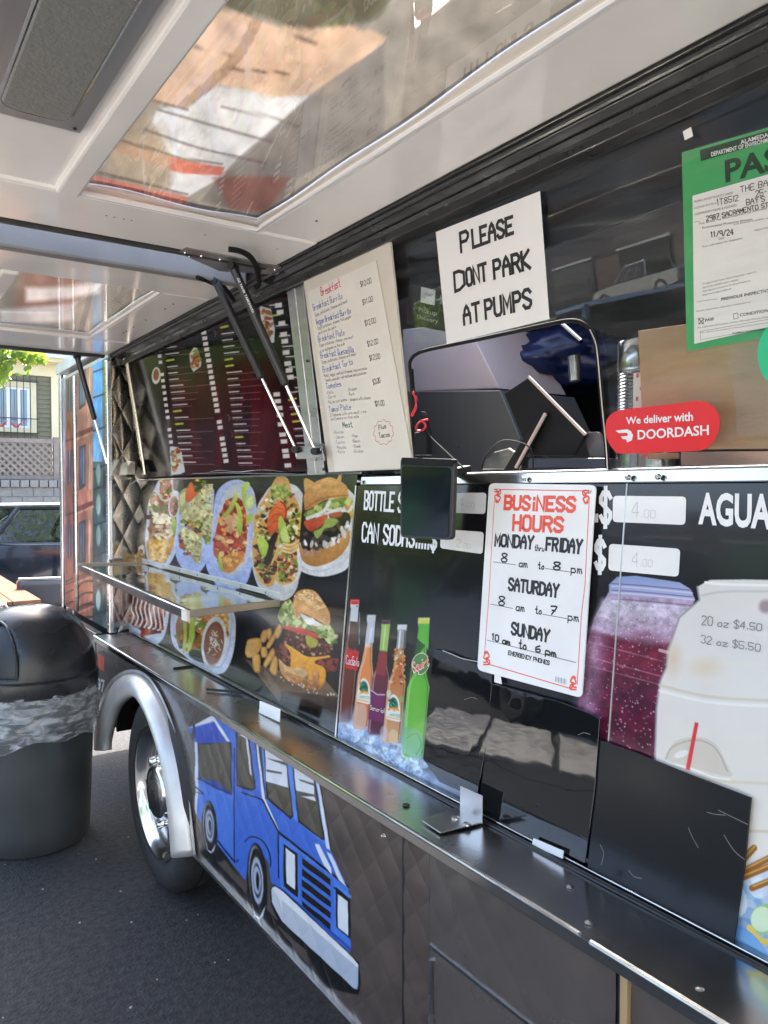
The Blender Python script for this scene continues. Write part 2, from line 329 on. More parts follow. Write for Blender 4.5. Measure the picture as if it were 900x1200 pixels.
# ------------------------------------------------------------------ printer: a fine flat grid whose vertex colours are the print
class Print:
    def __init__(s, PX, PY, bgc):
        s.X, s.Y = PX, PY; s.C = np.ones(PX.shape + (3,)) * np.array(bgc, float); s.ox = s.oy = 0; s.k = 1
    def at(s, ox, oy, k): s.ox, s.oy, s.k = ox, oy, k; return s
    def _m(s, pts): return np.array([(s.ox + x / s.k, s.oy + y / s.k) for x, y in pts])
    def _win(s, x0, y0, x1, y1):
        m = (s.X >= x0) & (s.X <= x1) & (s.Y >= y0) & (s.Y <= y1)
        if not m.any(): return None
        r = np.where(m.any(1))[0]; c = np.where(m.any(0))[0]; return (slice(r[0], r[-1] + 1), slice(c[0], c[-1] + 1))
    def _put(s, w, al, col):
        s.C[w] = s.C[w] * (1 - al[..., None]) + np.array(col, float) * al[..., None]
    def ell(s, cx, cy, rx, ry, col, ang=0, soft=1., a=1.):
        cx, cy, rx, ry = s.ox + cx / s.k, s.oy + cy / s.k, rx / s.k, ry / s.k; R = max(rx, ry) + soft + 1
        w = s._win(cx - R, cy - R, cx + R, cy + R)
        if w is None: return s
        dx, dy = s.X[w] - cx, s.Y[w] - cy; ca, sa = math.cos(math.radians(ang)), math.sin(math.radians(ang))
        u, v = (dx * ca + dy * sa) / rx, (-dx * sa + dy * ca) / ry; d = np.sqrt(u * u + v * v)
        s._put(w, np.clip((1 - d) * min(rx, ry) / soft + .5, 0, 1) * a, col); return s
    def _sd(s, q, w):
        X, Y = s.X[w], s.Y[w]; D = np.full(X.shape, 1e9); ins = np.zeros(X.shape, bool); n = len(q)
        for i in range(n):
            (x0, y0), (x1, y1) = q[i], q[(i + 1) % n]; ex, ey = x1 - x0, y1 - y0; L = ex * ex + ey * ey + 1e-9
            t = np.clip(((X - x0) * ex + (Y - y0) * ey) / L, 0, 1); D = np.minimum(D, (X - x0 - t * ex) ** 2 + (Y - y0 - t * ey) ** 2)
            c = ((y0 > Y) != (y1 > Y)); 
            with np.errstate(divide='ignore', invalid='ignore'): ins ^= c & (X < (x1 - x0) * (Y - y0) / (y1 - y0 + 1e-12) + x0)
        D = np.sqrt(D); return np.where(ins, D, -D)
    def poly(s, pts, col, soft=.9, a=1., sm=0, edge=None):
        if sm: pts = smoothpoly(pts, 4)
        q = s._m(pts); w = s._win(q[:, 0].min() - 2, q[:, 1].min() - 2, q[:, 0].max() + 2, q[:, 1].max() + 2)
        if w is None: return s
        d = s._sd(q, w); s._put(w, np.clip(d / soft + .5, 0, 1) * a, col)
        if edge: s._put(w, np.clip(1 - np.abs(d - edge[1]) / edge[1], 0, 1) * edge[2], edge[0])
        return s
    def vgrad(s, pts, c0, c1, soft=.9, a=1., sm=0, horiz=False):
        if sm: pts = smoothpoly(pts, 4)
        q = s._m(pts); w = s._win(q[:, 0].min() - 2, q[:, 1].min() - 2, q[:, 0].max() + 2, q[:, 1].max() + 2)
        if w is None: return s
        al = np.clip(s._sd(q, w) / soft + .5, 0, 1) * a
        A = s.X[w] if horiz else s.Y[w]; lo, hi = (q[:, 0].min(), q[:, 0].max()) if horiz else (q[:, 1].min(), q[:, 1].max())
        t = np.clip((A - lo) / (hi - lo), 0, 1)[..., None]; col = np.array(c0, float) * (1 - t) + np.array(c1, float) * t
        s.C[w] = s.C[w] * (1 - al[..., None]) + col * al[..., None]; return s
    def line(s, pts, col, wd, a=1., sm=0):
        if sm: pts = smoothpoly(pts, 4, False)
        q = s._m(pts); wd = wd / s.k; w = s._win(q[:, 0].min() - 2 - wd, q[:, 1].min() - 2 - wd, q[:, 0].max() + 2 + wd, q[:, 1].max() + 2 + wd)
        if w is None: return s
        X, Y = s.X[w], s.Y[w]; D = np.full(X.shape, 1e9)
        for i in range(len(q) - 1):
            (x0, y0), (x1, y1) = q[i], q[i + 1]; ex, ey = x1 - x0, y1 - y0; L = ex * ex + ey * ey + 1e-9
            t = np.clip(((X - x0) * ex + (Y - y0) * ey) / L, 0, 1); D = np.minimum(D, (X - x0 - t * ex) ** 2 + (Y - y0 - t * ey) ** 2)
        s._put(w, np.clip((wd / 2 - np.sqrt(D)) / .8 + .5, 0, 1) * a, col); return s
    def scat(s, pts, n, cols, r0, r1, asp=(1, 2), ang=(0, 180), a=.9, soft=.7):
        q = s._m(pts); x0, y0 = q.min(0); x1, y1 = q.max(0); c = 0; tries = 0
        while c < n and tries < n * 6:
            tries += 1; x, y = RNG.uniform(x0, x1), RNG.uniform(y0, y1); ins = False
            for i in range(len(q)):
                (ax, ay), (bx, by) = q[i], q[i - 1]
                if (ay > y) != (by > y) and x < (bx - ax) * (y - ay) / (by - ay) + ax: ins = not ins
            if not ins: continue
            c += 1; r = RNG.uniform(r0, r1); k = RNG.uniform(*asp); col = np.array(cols[RNG.randint(len(cols))], float) * RNG.uniform(.85, 1.12)
            s.ell((x - s.ox) * s.k, (y - s.oy) * s.k, r * k, r, np.minimum(col, 255), RNG.uniform(*ang), soft, a)
        return s
    def noise(s, pts, amp, scale, sm=0, stretch=(1, 1)):           # multiplies by value noise
        if sm: pts = smoothpoly(pts, 4)
        q = s._m(pts); w = s._win(q[:, 0].min() - 2, q[:, 1].min() - 2, q[:, 0].max() + 2, q[:, 1].max() + 2)
        if w is None: return s
        al = np.clip(s._sd(q, w) / 1.5 + .5, 0, 1); X, Y = s.X[w] / scale / stretch[0], s.Y[w] / scale / stretch[1]; L = RNG.rand(64, 64); v = 0; A = 1
        for o in range(3):
            xi, yi = np.floor(X).astype(int), np.floor(Y).astype(int); fx, fy = X - xi, Y - yi; fx = fx * fx * (3 - 2 * fx); fy = fy * fy * (3 - 2 * fy)
            g = lambda i, j: L[(yi + j) % 64, (xi + i) % 64]
            v = v + A * ((g(0, 0) * (1 - fx) + g(1, 0) * fx) * (1 - fy) + (g(0, 1) * (1 - fx) + g(1, 1) * fx) * fy - .5); A *= .6; X, Y = X * 2.03, Y * 2.03
        s.C[w] *= (1 + al * v * 2 * amp)[..., None]; return s
    def bake(s, me):
        c = np.ones(s.X.shape + (4,), np.float32); c[..., :3] = srgb(np.clip(s.C, 0, 255)) * .85
        at = me.color_attributes.new('Col', 'FLOAT_COLOR', 'POINT'); at.data.foreach_set('color', c.reshape(-1))
def print_grid(x0, x1, zt, zb, xfun, step, name, m, parent, off, bgc, paint, yoff=None):
    """flat print between photo columns x0..x1, heights zt..zb, on the wall X = xfun(z); paint(Print) draws it"""
    zm = (zt + zb) / 2; n = (-(1.0), 0, 0)
    def yat(px):                                                  # Y of the wall where photo column px meets mid height
        d = ray(px, 573); t = xfun(zm) / d.x; return d.y * t
    nu = int((x1 - x0) / step); ys = np.array([yat(x0 + (x1 - x0) * i / nu) for i in range(nu + 1)])
    tmin = abs(xfun(zm) / ray(max(x0, x1), 573).x); nv = int((zt - zb) * 900 / tmin / step)
    zs = np.linspace(zt, zb, nv + 1); Yg, Zg = np.meshgrid(ys, zs)
    Xg = np.vectorize(xfun)(Zg); dz = (xfun(zt) - xfun(zb)) / (zt - zb); nn = Vector((-1, 0, dz)).normalized()
    o = yoff(Yg, Zg) if yoff else 0
    Xo, Zo = Xg + nn.x * (off + o), Zg + nn.z * (off + o)
    dx, dy, dz_ = Xg, Yg, Zg - CH
    f = dx * _F.x + dy * _F.y + dz_ * _F.z; PX = 450 + 900 * (dx * _R.x + dy * _R.y) / f; PY = 600 - 900 * (dx * _U.x + dy * _U.y + dz_ * _U.z) / f
    pr = Print(PX, PY, bgc); paint(pr)
    me = bpy.data.meshes.new(name); H, Wd = PX.shape; lo = wloc(parent)
    co = np.stack([Xo - lo.x, Yg - lo.y, Zo - lo.z], -1).reshape(-1, 3).astype(np.float32)
    idx = np.arange(H * Wd).reshape(H, Wd); q = np.stack([idx[:-1, :-1], idx[1:, :-1], idx[1:, 1:], idx[:-1, 1:]], -1).reshape(-1, 4)
    me.vertices.add(len(co)); me.vertices.foreach_set('co', co.reshape(-1)); me.loops.add(q.size); me.loops.foreach_set('vertex_index', q.reshape(-1).astype(np.int32))
    me.polygons.add(len(q)); me.polygons.foreach_set('loop_start', np.arange(0, q.size, 4, dtype=np.int32)); me.polygons.foreach_set('use_smooth', [True] * len(q))
    me.update(calc_edges=True); pr.bake(me); me.materials.append(m)
    o = bpy.data.objects.new(name, me); COL.objects.link(o); o.parent = parent; return o
# ================================================================== GROUND AND STREET
mb = MB(); mb.add([(-150, -150, 0), (150, -150, 0), (150, 150, 0), (-150, 150, 0)], [(0, 1, 2, 3)]); g = mb.build('ground', 'asphalt'); g['kind'] = 'structure'
mb = MB(); mb.box((-30, 12.6, -.05), (30, 16.2, .13)); g = mb.build('pavement', 'concrete', bevel=.01); g['kind'] = 'structure'
mb = MB()
for i in range(170):
    x, y = random.uniform(-1.2, 1.1), random.uniform(1.6, 5.5); r = random.uniform(.0015, .0045)
    if random.random() < .06: r *= 2.2
    a = random.uniform(0, 3); mb.prism([(x + r * math.cos(a + k * 1.26) * random.uniform(.6, 1.3), y + r * math.sin(a + k * 1.26) * random.uniform(.6, 1.3), .0005) for k in range(5)], (0, 0, .003))
g = mb.build('litter_specks', 'concrete'); g['kind'] = 'stuff'; g['label'] = 'pale grit and crumbs scattered on the asphalt by the truck'
# ================================================================== FOOD TRUCK
YN, YF = -2.2, 5.05           # near end (behind the camera) and far end of the body
truck = thing('food_truck', 'dark wrapped catering truck with raised awnings, steel counter and food posters', 'food truck', (2.0, 1.3, 0))
ZC = .874
# --- shell behind the serving side
mb = MB()
for lo, hi in (((1.03, YN), (1.24, YF)), ((1.64, YN), (3.25, YF)), ((1.24, YN), (1.64, .95)), ((1.24, 2.30), (1.64, YF))): mb.box((lo[0], lo[1], 2.30), (hi[0], hi[1], 2.36))  # gap left above the serving window, added to brighten the interior with skylight
mb.build('roof_panel', 'alu', truck)
mb = MB(); mb.box((1.238, YN + .05, 2.12), (1.246, 3.9, 2.30)); mb.build('added_hatch_blind', 'inner', truck)  # added panel that hides the made-up roof gap from the camera

mb = MB(); mb.box((3.2, YN, .42), (3.25, YF, 2.30)); mb.build('rear_side_wall', 'white', truck)
mb = MB(); mb.box((1.11, YF - .04, .42), (3.2, YF, 2.30)); mb.build('end_wall', 'alu', truck)
mb = MB(); mb.box((1.05, YN, .42), (3.2, YN + .04, 2.30)); mb.build('end_wall', 'alu', truck)
mb = MB(); mb.box((1.10, YN + .04, .50), (3.2, YF - .04, .54)); mb.build('floor_panel', 'inner', truck)
mb = MB(); mb.box((1.9, YN + .04, .54), (1.93, 3.9, 1.28)); mb.box((1.26, YN + .04, 1.25), (1.93, 3.9, 1.28)); mb.build('kitchen_counter', 'brushed', truck)
mb = MB(); mb.box((3.15, YN + .04, .54), (3.19, 3.9, 2.29)); mb.build('inner_wall', 'inner', truck)
mb = MB(); mb.box((1.30, 3.92, .54), (3.15, 3.95, 2.29)); mb.build('inner_bulkhead', 'inner', truck)
# --- lower body: quilted sheet behind the wrap, with the printed blue truck
def quilt(y, z, s=.105, d=.0015):
    u, v = (y + z) / s, (y - z) / s
    return d * (np.abs(np.sin(np.pi * u)) ** .5 * np.abs(np.sin(np.pi * v)) ** .5)
BR = (82, 71, 65)
def paint_body(p):
    p.at(0, 0, 1)
    full = [(215, 780), (520, 960), (520, 1300), (215, 1300)]
    p.noise(full, .10, 30)
    p.at(210, 830, 3.527); K = (12, 11, 12); B = (66, 112, 205); BD = (40, 76, 165); BL = (86, 138, 228); Wt = (222, 225, 232); GY = (172, 182, 200)
    # shadow shape printed under the drawn truck
    p.poly([(85, 590), (165, 560), (290, 760), (400, 870), (560, 1000), (680, 1110), (745, 1185), (650, 1165), (560, 1140), (500, 1080), (330, 900)], K)
    p.poly([(160, 640), (190, 625), (280, 735), (282, 770)], BR); p.poly([(402, 890), (525, 1000), (540, 1065), (440, 945)], BR)
    # body
    p.vgrad([(68, 140), (40, 82), (140, 30), (240, 88), (330, 140), (575, 290), (625, 580), (700, 745), (712, 985), (708, 1010), (420, 760), (380, 720), (370, 640), (330, 580), (290, 620), (275, 712), (160, 565), (120, 470), (90, 470), (70, 430)], B, (58, 104, 205))
    p.poly([(66, 138), (76, 142), (80, 340), (72, 440), (66, 430)], Wt)
    p.poly([(72, 330), (80, 332), (84, 440), (120, 400), (160, 470), (165, 545), (230, 620), (228, 350), (84, 310)], BL, a=.5)
    p.poly([(40, 82), (140, 28), (212, 137), (196, 137), (145, 55)], Wt); p.vgrad([(48, 88), (143, 54), (196, 137), (80, 145)], (64, 96, 196), (45, 72, 170))
    # side windows
    WG = (84, 78, 66)
    p.poly([(78, 145), (218, 140), (218, 356), (82, 290)], K, a=.8); p.vgrad([(82, 150), (212, 140), (214, 345), (84, 284)], (92, 86, 74), WG)
    p.poly([(78, 288), (150, 300), (218, 352), (150, 335)], BD); p.line([(78, 290), (218, 358)], K, 4)
    p.poly([(236, 96), (290, 118), (318, 330), (300, 342), (238, 322)], K); p.poly([(241, 100), (286, 118), (312, 328), (296, 334), (242, 316)], WG)
    p.poly([(245, 108), (282, 112), (302, 280), (294, 270), (276, 125)], Wt)
    # front corner post and windscreen
    p.poly([(312, 135), (345, 150), (375, 385), (350, 372), (330, 260)], K, a=.85); p.poly([(318, 138), (326, 140), (356, 375), (412, 500), (404, 498), (345, 380)], Wt)
    p.poly([(340, 155), (575, 290), (625, 588), (600, 560), (478, 460), (360, 380)], BL)
    p.poly([(350, 158), (445, 212), (474, 448), (462, 458), (362, 375)], K); p.poly([(356, 164), (442, 214), (468, 440), (458, 448), (368, 368)], WG)
    p.poly([(356, 164), (442, 214), (452, 328), (360, 302)], Wt); p.poly([(362, 205), (440, 222), (446, 238), (380, 214)], WG); p.poly([(362, 252), (425, 264), (424, 272), (362, 262)], WG)
    p.poly([(468, 232), (560, 285), (604, 540), (594, 546), (492, 470)], K); p.poly([(474, 240), (556, 290), (596, 534), (586, 536), (496, 462)], WG)
    p.poly([(474, 238), (556, 290), (560, 356), (484, 340)], Wt); p.poly([(496, 292), (556, 310), (558, 320), (500, 300)], WG); p.poly([(504, 364), (560, 364), (566, 384), (530, 372)], Wt)
    p.poly([(566, 292), (576, 292), (626, 586), (610, 578)], Wt); p.line([(582, 300), (630, 584)], K, 3)
    # nose
    p.poly([(404, 500), (700, 745), (712, 990), (420, 745)], BL, a=.6); p.line([(345, 378), (410, 510), (412, 700)], K, 6); p.line([(412, 512), (700, 738)], K, 9)
    p.line([(228, 165), (228, 640)], K, 4); p.line([(260, 348), (345, 378)], K, 5); p.line([(68, 326), (100, 350)], K, 5); p.line([(66, 345), (100, 355)], K, 3)
    p.line([(160, 548), (225, 628), (246, 626)], K, 5, sm=1); p.line([(272, 552), (298, 530), (345, 548), (375, 600), (378, 655)], K, 5, sm=1)
    p.poly([(560, 560), (580, 562), (628, 660), (632, 690), (600, 650)], Wt); p.poly([(610, 592), (630, 602), (694, 740), (660, 708)], Wt)
    p.line([(705, 790), (640, 740)], K, 6); p.line([(655, 738), (708, 778)], BL, 12)
    p.poly([(432, 560), (490, 600), (492, 782), (432, 735)], K); p.poly([(441, 576), (480, 606), (480, 750), (444, 722)], (226, 230, 232))
    p.poly([(496, 600), (640, 700), (640, 900), (500, 800)], B)
    for i in range(5):
        y = i * 46; p.poly([(509, 618 + y * .97), (627, 706 + y), (627, 732 + y), (509, 646 + y * .97)], K)
    p.poly([(648, 738), (708, 790), (710, 955), (650, 905)], K); p.poly([(656, 768), (698, 798), (700, 940), (657, 906)], (226, 230, 232))
    p.line([(420, 745), (706, 992)], BD, 10)
    # bumper
    p.poly([(378, 740), (395, 728), (440, 760), (700, 1010), (745, 1050), (752, 1130), (745, 1178), (730, 1180), (420, 900), (380, 810)], K)
    p.vgrad([(382, 748), (398, 736), (430, 758), (720, 1032), (742, 1062), (742, 1120), (738, 1160), (724, 1158), (425, 880), (384, 800)], (205, 208, 214), GY); p.poly([(384, 742), (398, 736), (430, 758), (720, 1032), (742, 1062), (735, 1070), (425, 790), (428, 850), (415, 790)], (232, 232, 232))
    # wheels
    for cx, cy, rx, ry in ((127, 492, 31, 110), (324, 718, 42, 160)):
        p.ell(cx, cy, rx, ry, K, -3); p.ell(cx - 4, cy - ry * .08, rx * .72, ry * .85, Wt, -3); p.ell(cx - 1, cy - ry * .03, rx * .74, ry * .86, K, -3)
        p.ell(cx, cy - 6, rx * .58, ry * .62, GY, -3); p.ell(cx, cy - 6, rx * .40, ry * .44, K, -3); p.ell(cx - 1, cy - 8, rx * .36, ry * .38, GY, -3); p.ell(cx + 1, cy - 4, rx * .16, ry * .22, K, -3)
        p.poly([(cx - rx * .5, cy + ry * .55), (cx - rx * .2, cy + ry * .85), (cx + rx * .2, cy + ry * .92), (cx + rx * .8, cy + ry * .6), (cx + rx * .55, cy + ry * .88), (cx + rx * .1, cy + ry * .98), (cx - rx * .3, cy + ry * .85)], Wt)
    p.at(0, 0, 1)
BODYM = attr_mat('body_wrap', .30, coat=.3, bump=.0008, bscale=9)
def bodyx(z): return .99
SEAM = [P(473, 1000, BODY).y, P(505, 1050, BODY).y, P(727, 1160, BODY).y, P(742, 1170, BODY).y]
ZB = .29
yb0 = P(228, 950, BODY).y
def body_print(x0, x1, name, paint=None, zt=ZC - .006, zb=ZB):
    return print_grid(x0, x1, zt, zb, bodyx, .85, name, BODYM, truck, 0, BR, paint or (lambda p: p.noise([(x0 - 9, 700), (x1 + 9, 700), (x1 + 9, 2500), (x0 - 9, 2500)], .12, 25)), yoff=quilt)
body_print(214, 472.4, 'body_panel', paint_body)
body_print(474, 504.2, 'body_panel')
def door_quilt(x0, x1, name, zt, zb, n=150):
    y0, y1 = P(x0, 1000, BODY).y, P(x1, 1000, BODY).y; nv = max(12, int((zt - zb) / .006)); mb = MB()
    def f(u, v):
        y, z = y0 + (y1 - y0) * u, zt + (zb - zt) * v; e = min(1, min(v, 1 - v) * 25)
        return (.985 - float(quilt(y, z)) * e, y, z)
    mb.grid(f, max(12, int(abs(y1 - y0) / .006)), nv); return mb.build(name, 'wrap', truck, smooth='all')
zs = P(506, 1108, BODY).z
door_quilt(506, 726, 'locker_door', ZC - .008, zs + .004)
door_quilt(506, 726, 'locker_door', zs - .004, ZB)
door_quilt(744, 1500, 'body_panel', ZC - .008, ZB)
# beyond the fender, to the far end
mb = MB(); yfw = P(113, 860, BODY).y
mb.box((.99, yfw, ZB + .1), (1.03, YF, ZC - .006)); mb.build('body_panel', 'wrap', truck, bevel=.004)
mb = MB()
for y, d, n_, c in ((SEAM[0], .004, 0, 0), (SEAM[1], .005, 0, 0)): mb.box((.989, y - d, ZB), (1.0, y + d, ZC - .007))
mb.box((.988, SEAM[2], zs - .003), (1.0, SEAM[1], zs + .003)); mb.build('door_gap', 'black', truck)
mb = MB(); mb.box((.975, SEAM[3], ZB), (1.0, SEAM[3] + .014, ZC - .012)); mb.build('door_edge_strip', mat('brass_strip', (.45, .33, .18), .4, .3), truck, bevel=.001)
mb = MB(); mb.box((.982, SEAM[3] + .016, ZB), (1.0, SEAM[2] - .001, ZC - .012)); mb.build('door_post', 'black', truck)
mb = MB(); mb.bar((.984, SEAM[2], zs + .004), (.984, SEAM[1] - .004, zs + .004), .006, .006); mb.build('door_lip', 'steel', truck)
mb = MB(); mb.tube([(.982, SEAM[1] - .012, ZB), (.982, SEAM[1] - .012, ZB + .32)], .006, 8); mb.build('door_hinge', 'steel', truck)
mb = MB(); mb.bar((.985, P(228, 1003, BODY).y, ZB - .004), (.985, SEAM[1], ZB - .004), .012, .012); mb.bar((.985, SEAM[1], ZB - .004), (.985, YN, ZB - .004), .012, .012); mb.build('sill_strip', 'steel', truck)
mb = MB(); mb.box((1.0, YN, ZB + .12), (1.9, 2.2, ZC - .02)); mb.build('underbody_box', 'black', truck)
# wheel arch: panel round the opening, dark well, aluminium fender flare
fo = [(113, 876), (113, 852), (126, 812), (140, 794), (159, 788), (177, 798), (195, 830), (210, 878), (221, 940), (228, 1003)]
fi = [(122, 880), (123, 866), (131, 836), (141, 822), (155, 816), (166, 830), (178, 860), (189, 900), (196, 950), (200, 1003)]
fo3 = smoothpoly([tuple(P(x, y, pl((.984, 0, 0), (-1, 0, 0)))) for x, y in fo], 5, False)
fi3 = smoothpoly([tuple(P(x, y, pl((.925, 0, 0), (-1, 0, 0)))) for x, y in fi], 5, False)
mb = MB(); K_ = 7; vs = []
for a, b in zip(fo3, fi3):
    a, b = Vector(a), Vector(b)
    for k in range(K_ + 1):
        t = k / K_; q = a.lerp(b, t); bul = math.sin(math.pi * min(1, t * 1.0)) * .028; q.x -= bul
        vs.append(q)
    c = Vector(b); c.x += .035; vs.append(c)                                   # rolled lip
m_ = K_ + 2; n_ = len(fo3)
mb.add(vs, [(i * m_ + k, i * m_ + k + 1, (i + 1) * m_ + k + 1, (i + 1) * m_ + k) for i in range(n_ - 1) for k in range(m_ - 1)])
fd = mb.build('fender', 'alu', truck, smooth='all'); so_ = fd.modifiers.new('s', 'SOLIDIFY'); so_.thickness = .004
mb = MB(); fl = [Vector(q) for q in fo3]
fl2 = [q + Vector((0, (q.y - 3.1) * .035, .012)) for q in fl]
vs = []
for a, b in zip(fl, fl2): a = a.copy(); b = b.copy(); a.x = b.x = .982; vs += [a, b]
mb.add(vs, [(2 * i, 2 * i + 1, 2 * i + 3, 2 * i + 2) for i in range(len(fl) - 1)]); ff = mb.build('fender_flange', 'alu', truck); so_ = ff.modifiers.new('s', 'SOLIDIFY'); so_.thickness = .003
mb = MB()                                                                       # wrap above and beside the arch
top = ZC - .006; ys_ = [q.y for q in fl]
for a, b in zip(fl[:-1], fl[1:]):
    if a.z < top and b.z < top: mb.add([(.989, a.y, a.z), (.989, b.y, b.z), (.989, b.y, top), (.989, a.y, top)], [(0, 1, 2, 3)])
mb.build('body_panel', 'wrap', truck)
mb = MB(); mb.box((1.04, 2.45, .84), (2.0, 3.9, .855)); mb.box((1.7, 2.45, .1), (1.72, 3.9, .838)); mb.box((1.03, 3.78, .42), (1.7, 3.80, .838)); mb.box((1.03, 2.36, .30), (1.7, 2.38, .838)); mb.build('wheel_well', 'black', truck)
mb = MB(); y_ = P(113, 870, BODY).y
mb.add([(.99, y_ + .02, .86), (.99, y_ + .02, .36), (1.25, y_ - .0, .38), (1.25, y_, .86)], [(0, 1, 2, 3)]); mb.build('mud_flap', 'rubber', truck)
# wheel
WY, WZ, WR = 3.03, .385, .385
wh = thing('wheel', '', 'x', (.96, WY, 0)); del wh['label']; del wh['category']; wh.parent = truck; wh.location = Vector((.96, WY, 0)) - truck.location
def tyre(x, name):
    mb = MB(); prof = [(.255, .03), (.275, .012), (.31, .004), (.345, .006), (.368, .018), (.377, .03), (.384, .045)]
    for k in range(4):
        h = .055 + k * .042; prof += [(.385, h), (.385, h + .030), (.374, h + .032), (.374, h + .040)]
    prof += [(.384, .222), (.37, .24), (.34, .25), (.30, .255), (.27, .24)]
    mb.lathe(prof, (x, WY, WZ), 'X', 96); return mb.build(name, 'rubber', wh, smooth=True)
tyre(.96, 'tyre'); tyre(1.25, 'tyre')
mb = MB(); mb.lathe([(.262, .030), (.268, .012), (.262, .006), (.250, .012), (.240, .028), (.222, .050), (.205, .052), (.19, .050), (.13, .046), (.112, .044), (.106, .02), (.102, .010), (.094, .006), (.070, .012), (0.0005, .014)], (.96, WY, WZ), 'X', 96); mb.build('rim', 'chrome', wh, smooth='all')
mb = MB(); mb.lathe([(.0005, .004), (.060, .005), (.088, .009), (.093, .014)], (.96, WY, WZ), 'X', 48); mb.build('hub_cap', 'steel', wh, smooth='all')
for k in range(8):
    a = math.radians(22.5 + 45 * k); r = .176; cy, cz = WY + r * math.cos(a), WZ + r * math.sin(a); mb = MB()
    vs = [(.960 + .0455, cy + .019 * math.cos(t) * math.cos(a) - .026 * math.sin(t) * math.sin(a), cz + .019 * math.cos(t) * math.sin(a) + .026 * math.sin(t) * math.cos(a)) for t in np.linspace(0, 2 * math.pi, 18)[:-1]]
    mb.prism(vs, (.007, 0, 0)); mb.build('hand_hole', 'black', wh)
    a = math.radians(45 * k); cy, cz = WY + .136 * math.cos(a), WZ + .136 * math.sin(a); mb = MB()
    mb.lathe([(.0005, -.03), (.010, -.028), (.014, -.018), (.015, .0), (.018, .004), (.018, .012)], (.96 + .046, cy, cz), 'X', 12); mb.build('lug_nut', 'chrome', wh, smooth=True)
mb = MB(); mb.tube([(1.2, WY, WZ), (3.0, WY, WZ)], .06, 12); mb.build('axle', 'black', truck)
mb = MB(); mb.lathe([(.255, .25), (.262, .26)], (.96, WY, WZ), 'X', 32); mb.tube([(1.02, WY, WZ), (1.5, WY, WZ)], .25, 32); mb.build('brake_drum', 'black', wh)
# underside fittings seen below the sill
mb = MB(); q = P(278, 1060, pl((1.25, 0, 0), (-1, 0, 0)))
pts = [Vector((1.2, q.y + .10 * math.cos(a) , .26 + .10 * math.sin(a))) for a in np.linspace(-2.9, .1, 12)]
mb.tube(pts, .008, 8); mb.build('hanger_hook', 'alu', truck)
q = P(318, 1112, pl((1.3, 0, 0), (-1, 0, 0))); mb = MB(); mb.box((1.15, q.y - .05, .13), (1.27, q.y + .07, .138)); mb.box((1.24, q.y - .02, .138), (1.26, q.y + .01, .42)); mb.build('step_bracket', 'black', truck)
# --- counter
YCF = 3.93
mb = MB(); CX0 = .962
mb.grid(lambda u, v: (CX0 + (XD1 - .004 - CX0) * v, YN + (YCF - YN) * u, ZC + .0016 * math.sin(u * 31) * math.sin(v * 3) + .0009 * math.sin(u * 83 + 1)), 240, 8); o = mb.build('counter_top', 'counter', truck, smooth='all')
mb = MB(); mb.box((CX0, YN, ZC - .026), (CX0 + .018, YCF, ZC - .0035)); mb.box((CX0 + .018, YN, ZC - .0045), (XD1, YCF, ZC - .003)); mb.build('counter_lip', 'bright', truck, bevel=.004)
mb = MB(); mb.tube([(CX0 + .002, YN, ZC - .004), (CX0 + .002, P(705, 1120, BODY).y, ZC - .004)], .0055, 8); mb.tube([(CX0 + .002, P(692, 1110, BODY).y, ZC - .002), (CX0 + .002, YCF, ZC - .002)], .0050, 8); mb.build('counter_edge_roll', 'chrome', truck, smooth=True)
mb = MB(); mb.bar((XD1 - .012, YN, ZC + .006), (XD1 - .012, YCF - .02, ZC + .006), .016, .010); mb.build('counter_channel', 'bright', truck, bevel=.002)
mb = MB(); mb.bar((XD1 - .028, YN, ZC + .003), (XD1 - .028, YCF - .02, ZC + .003), .008, .005); mb.build('counter_seal', 'black', truck)
for px, py in ((450, 980), (690, 1082), (668, 1040), (820, 1160)):
    c = P(px, py, pl((0, 0, ZC), (0, 0, 1))); mb = MB(); mb.lathe([(.0005, .0035), (.004, .003), (.007, .0005), (.007, 0)], (c.x, c.y, ZC + .001), 'Z', 16); mb.build('counter_rivet', 'steel', truck, smooth=True)
c = P(476, 944, pl((0, 0, ZC), (0, 0, 1))); mb = MB(); mb.lathe([(.0005, .0018), (.0085, .0018), (.0085, .0)], (c.x, c.y, ZC + .0008), 'Z', 20); mb.build('bolt_hole', 'black', truck)
# hinge bracket on the counter and the paper tabs along the channel
T = pl((0, 0, ZC + .003), (0, 0, 1))
mb = MB(); q = [P(x, y, T) for x, y in ((495, 963), (534, 947), (565, 965), (516, 977))]; mb.prism(q, (0, 0, .003))
bk = mb.build('hinge_bracket', 'brushed', truck, bevel=.0008)
mb = MB(); pA, pB = P(539, 953, T), P(565, 966, T); up = Vector((.0, 0, .062)); mb.prism([pA, pB, pB + up, pA + up], (.0025, 0, 0)); mb.build('bracket_leaf', 'brushed', bk, bevel=.0006)
for px, py in ((534, 961), (547, 968)):
    c = P(px, py, T); mb = MB(); mb.lathe([(.0005, .006), (.006, .005), (.009, .003), (.0095, 0)], (c.x, c.y, ZC + .006), 'Z', 14); mb.build('screw', 'steel', bk, smooth=True)
mb = MB(); mb.prism([P(x, y, pl((1.07, 0, 0), (-1, 0, 0))) for x, y in ((305, 821), (329, 831), (328, 846), (304, 835))], (-.002, 0, .0)); mb.build('label_clip', 'white', truck)
mb = MB(); mb.prism([P(x, y, pl((1.122, 0, 0), (-1, 0, 0))) for x, y in ((626, 982), (661, 997), (660, 1006), (624, 990))], (-.002, 0, .0)); mb.build('label_clip', 'white', truck)
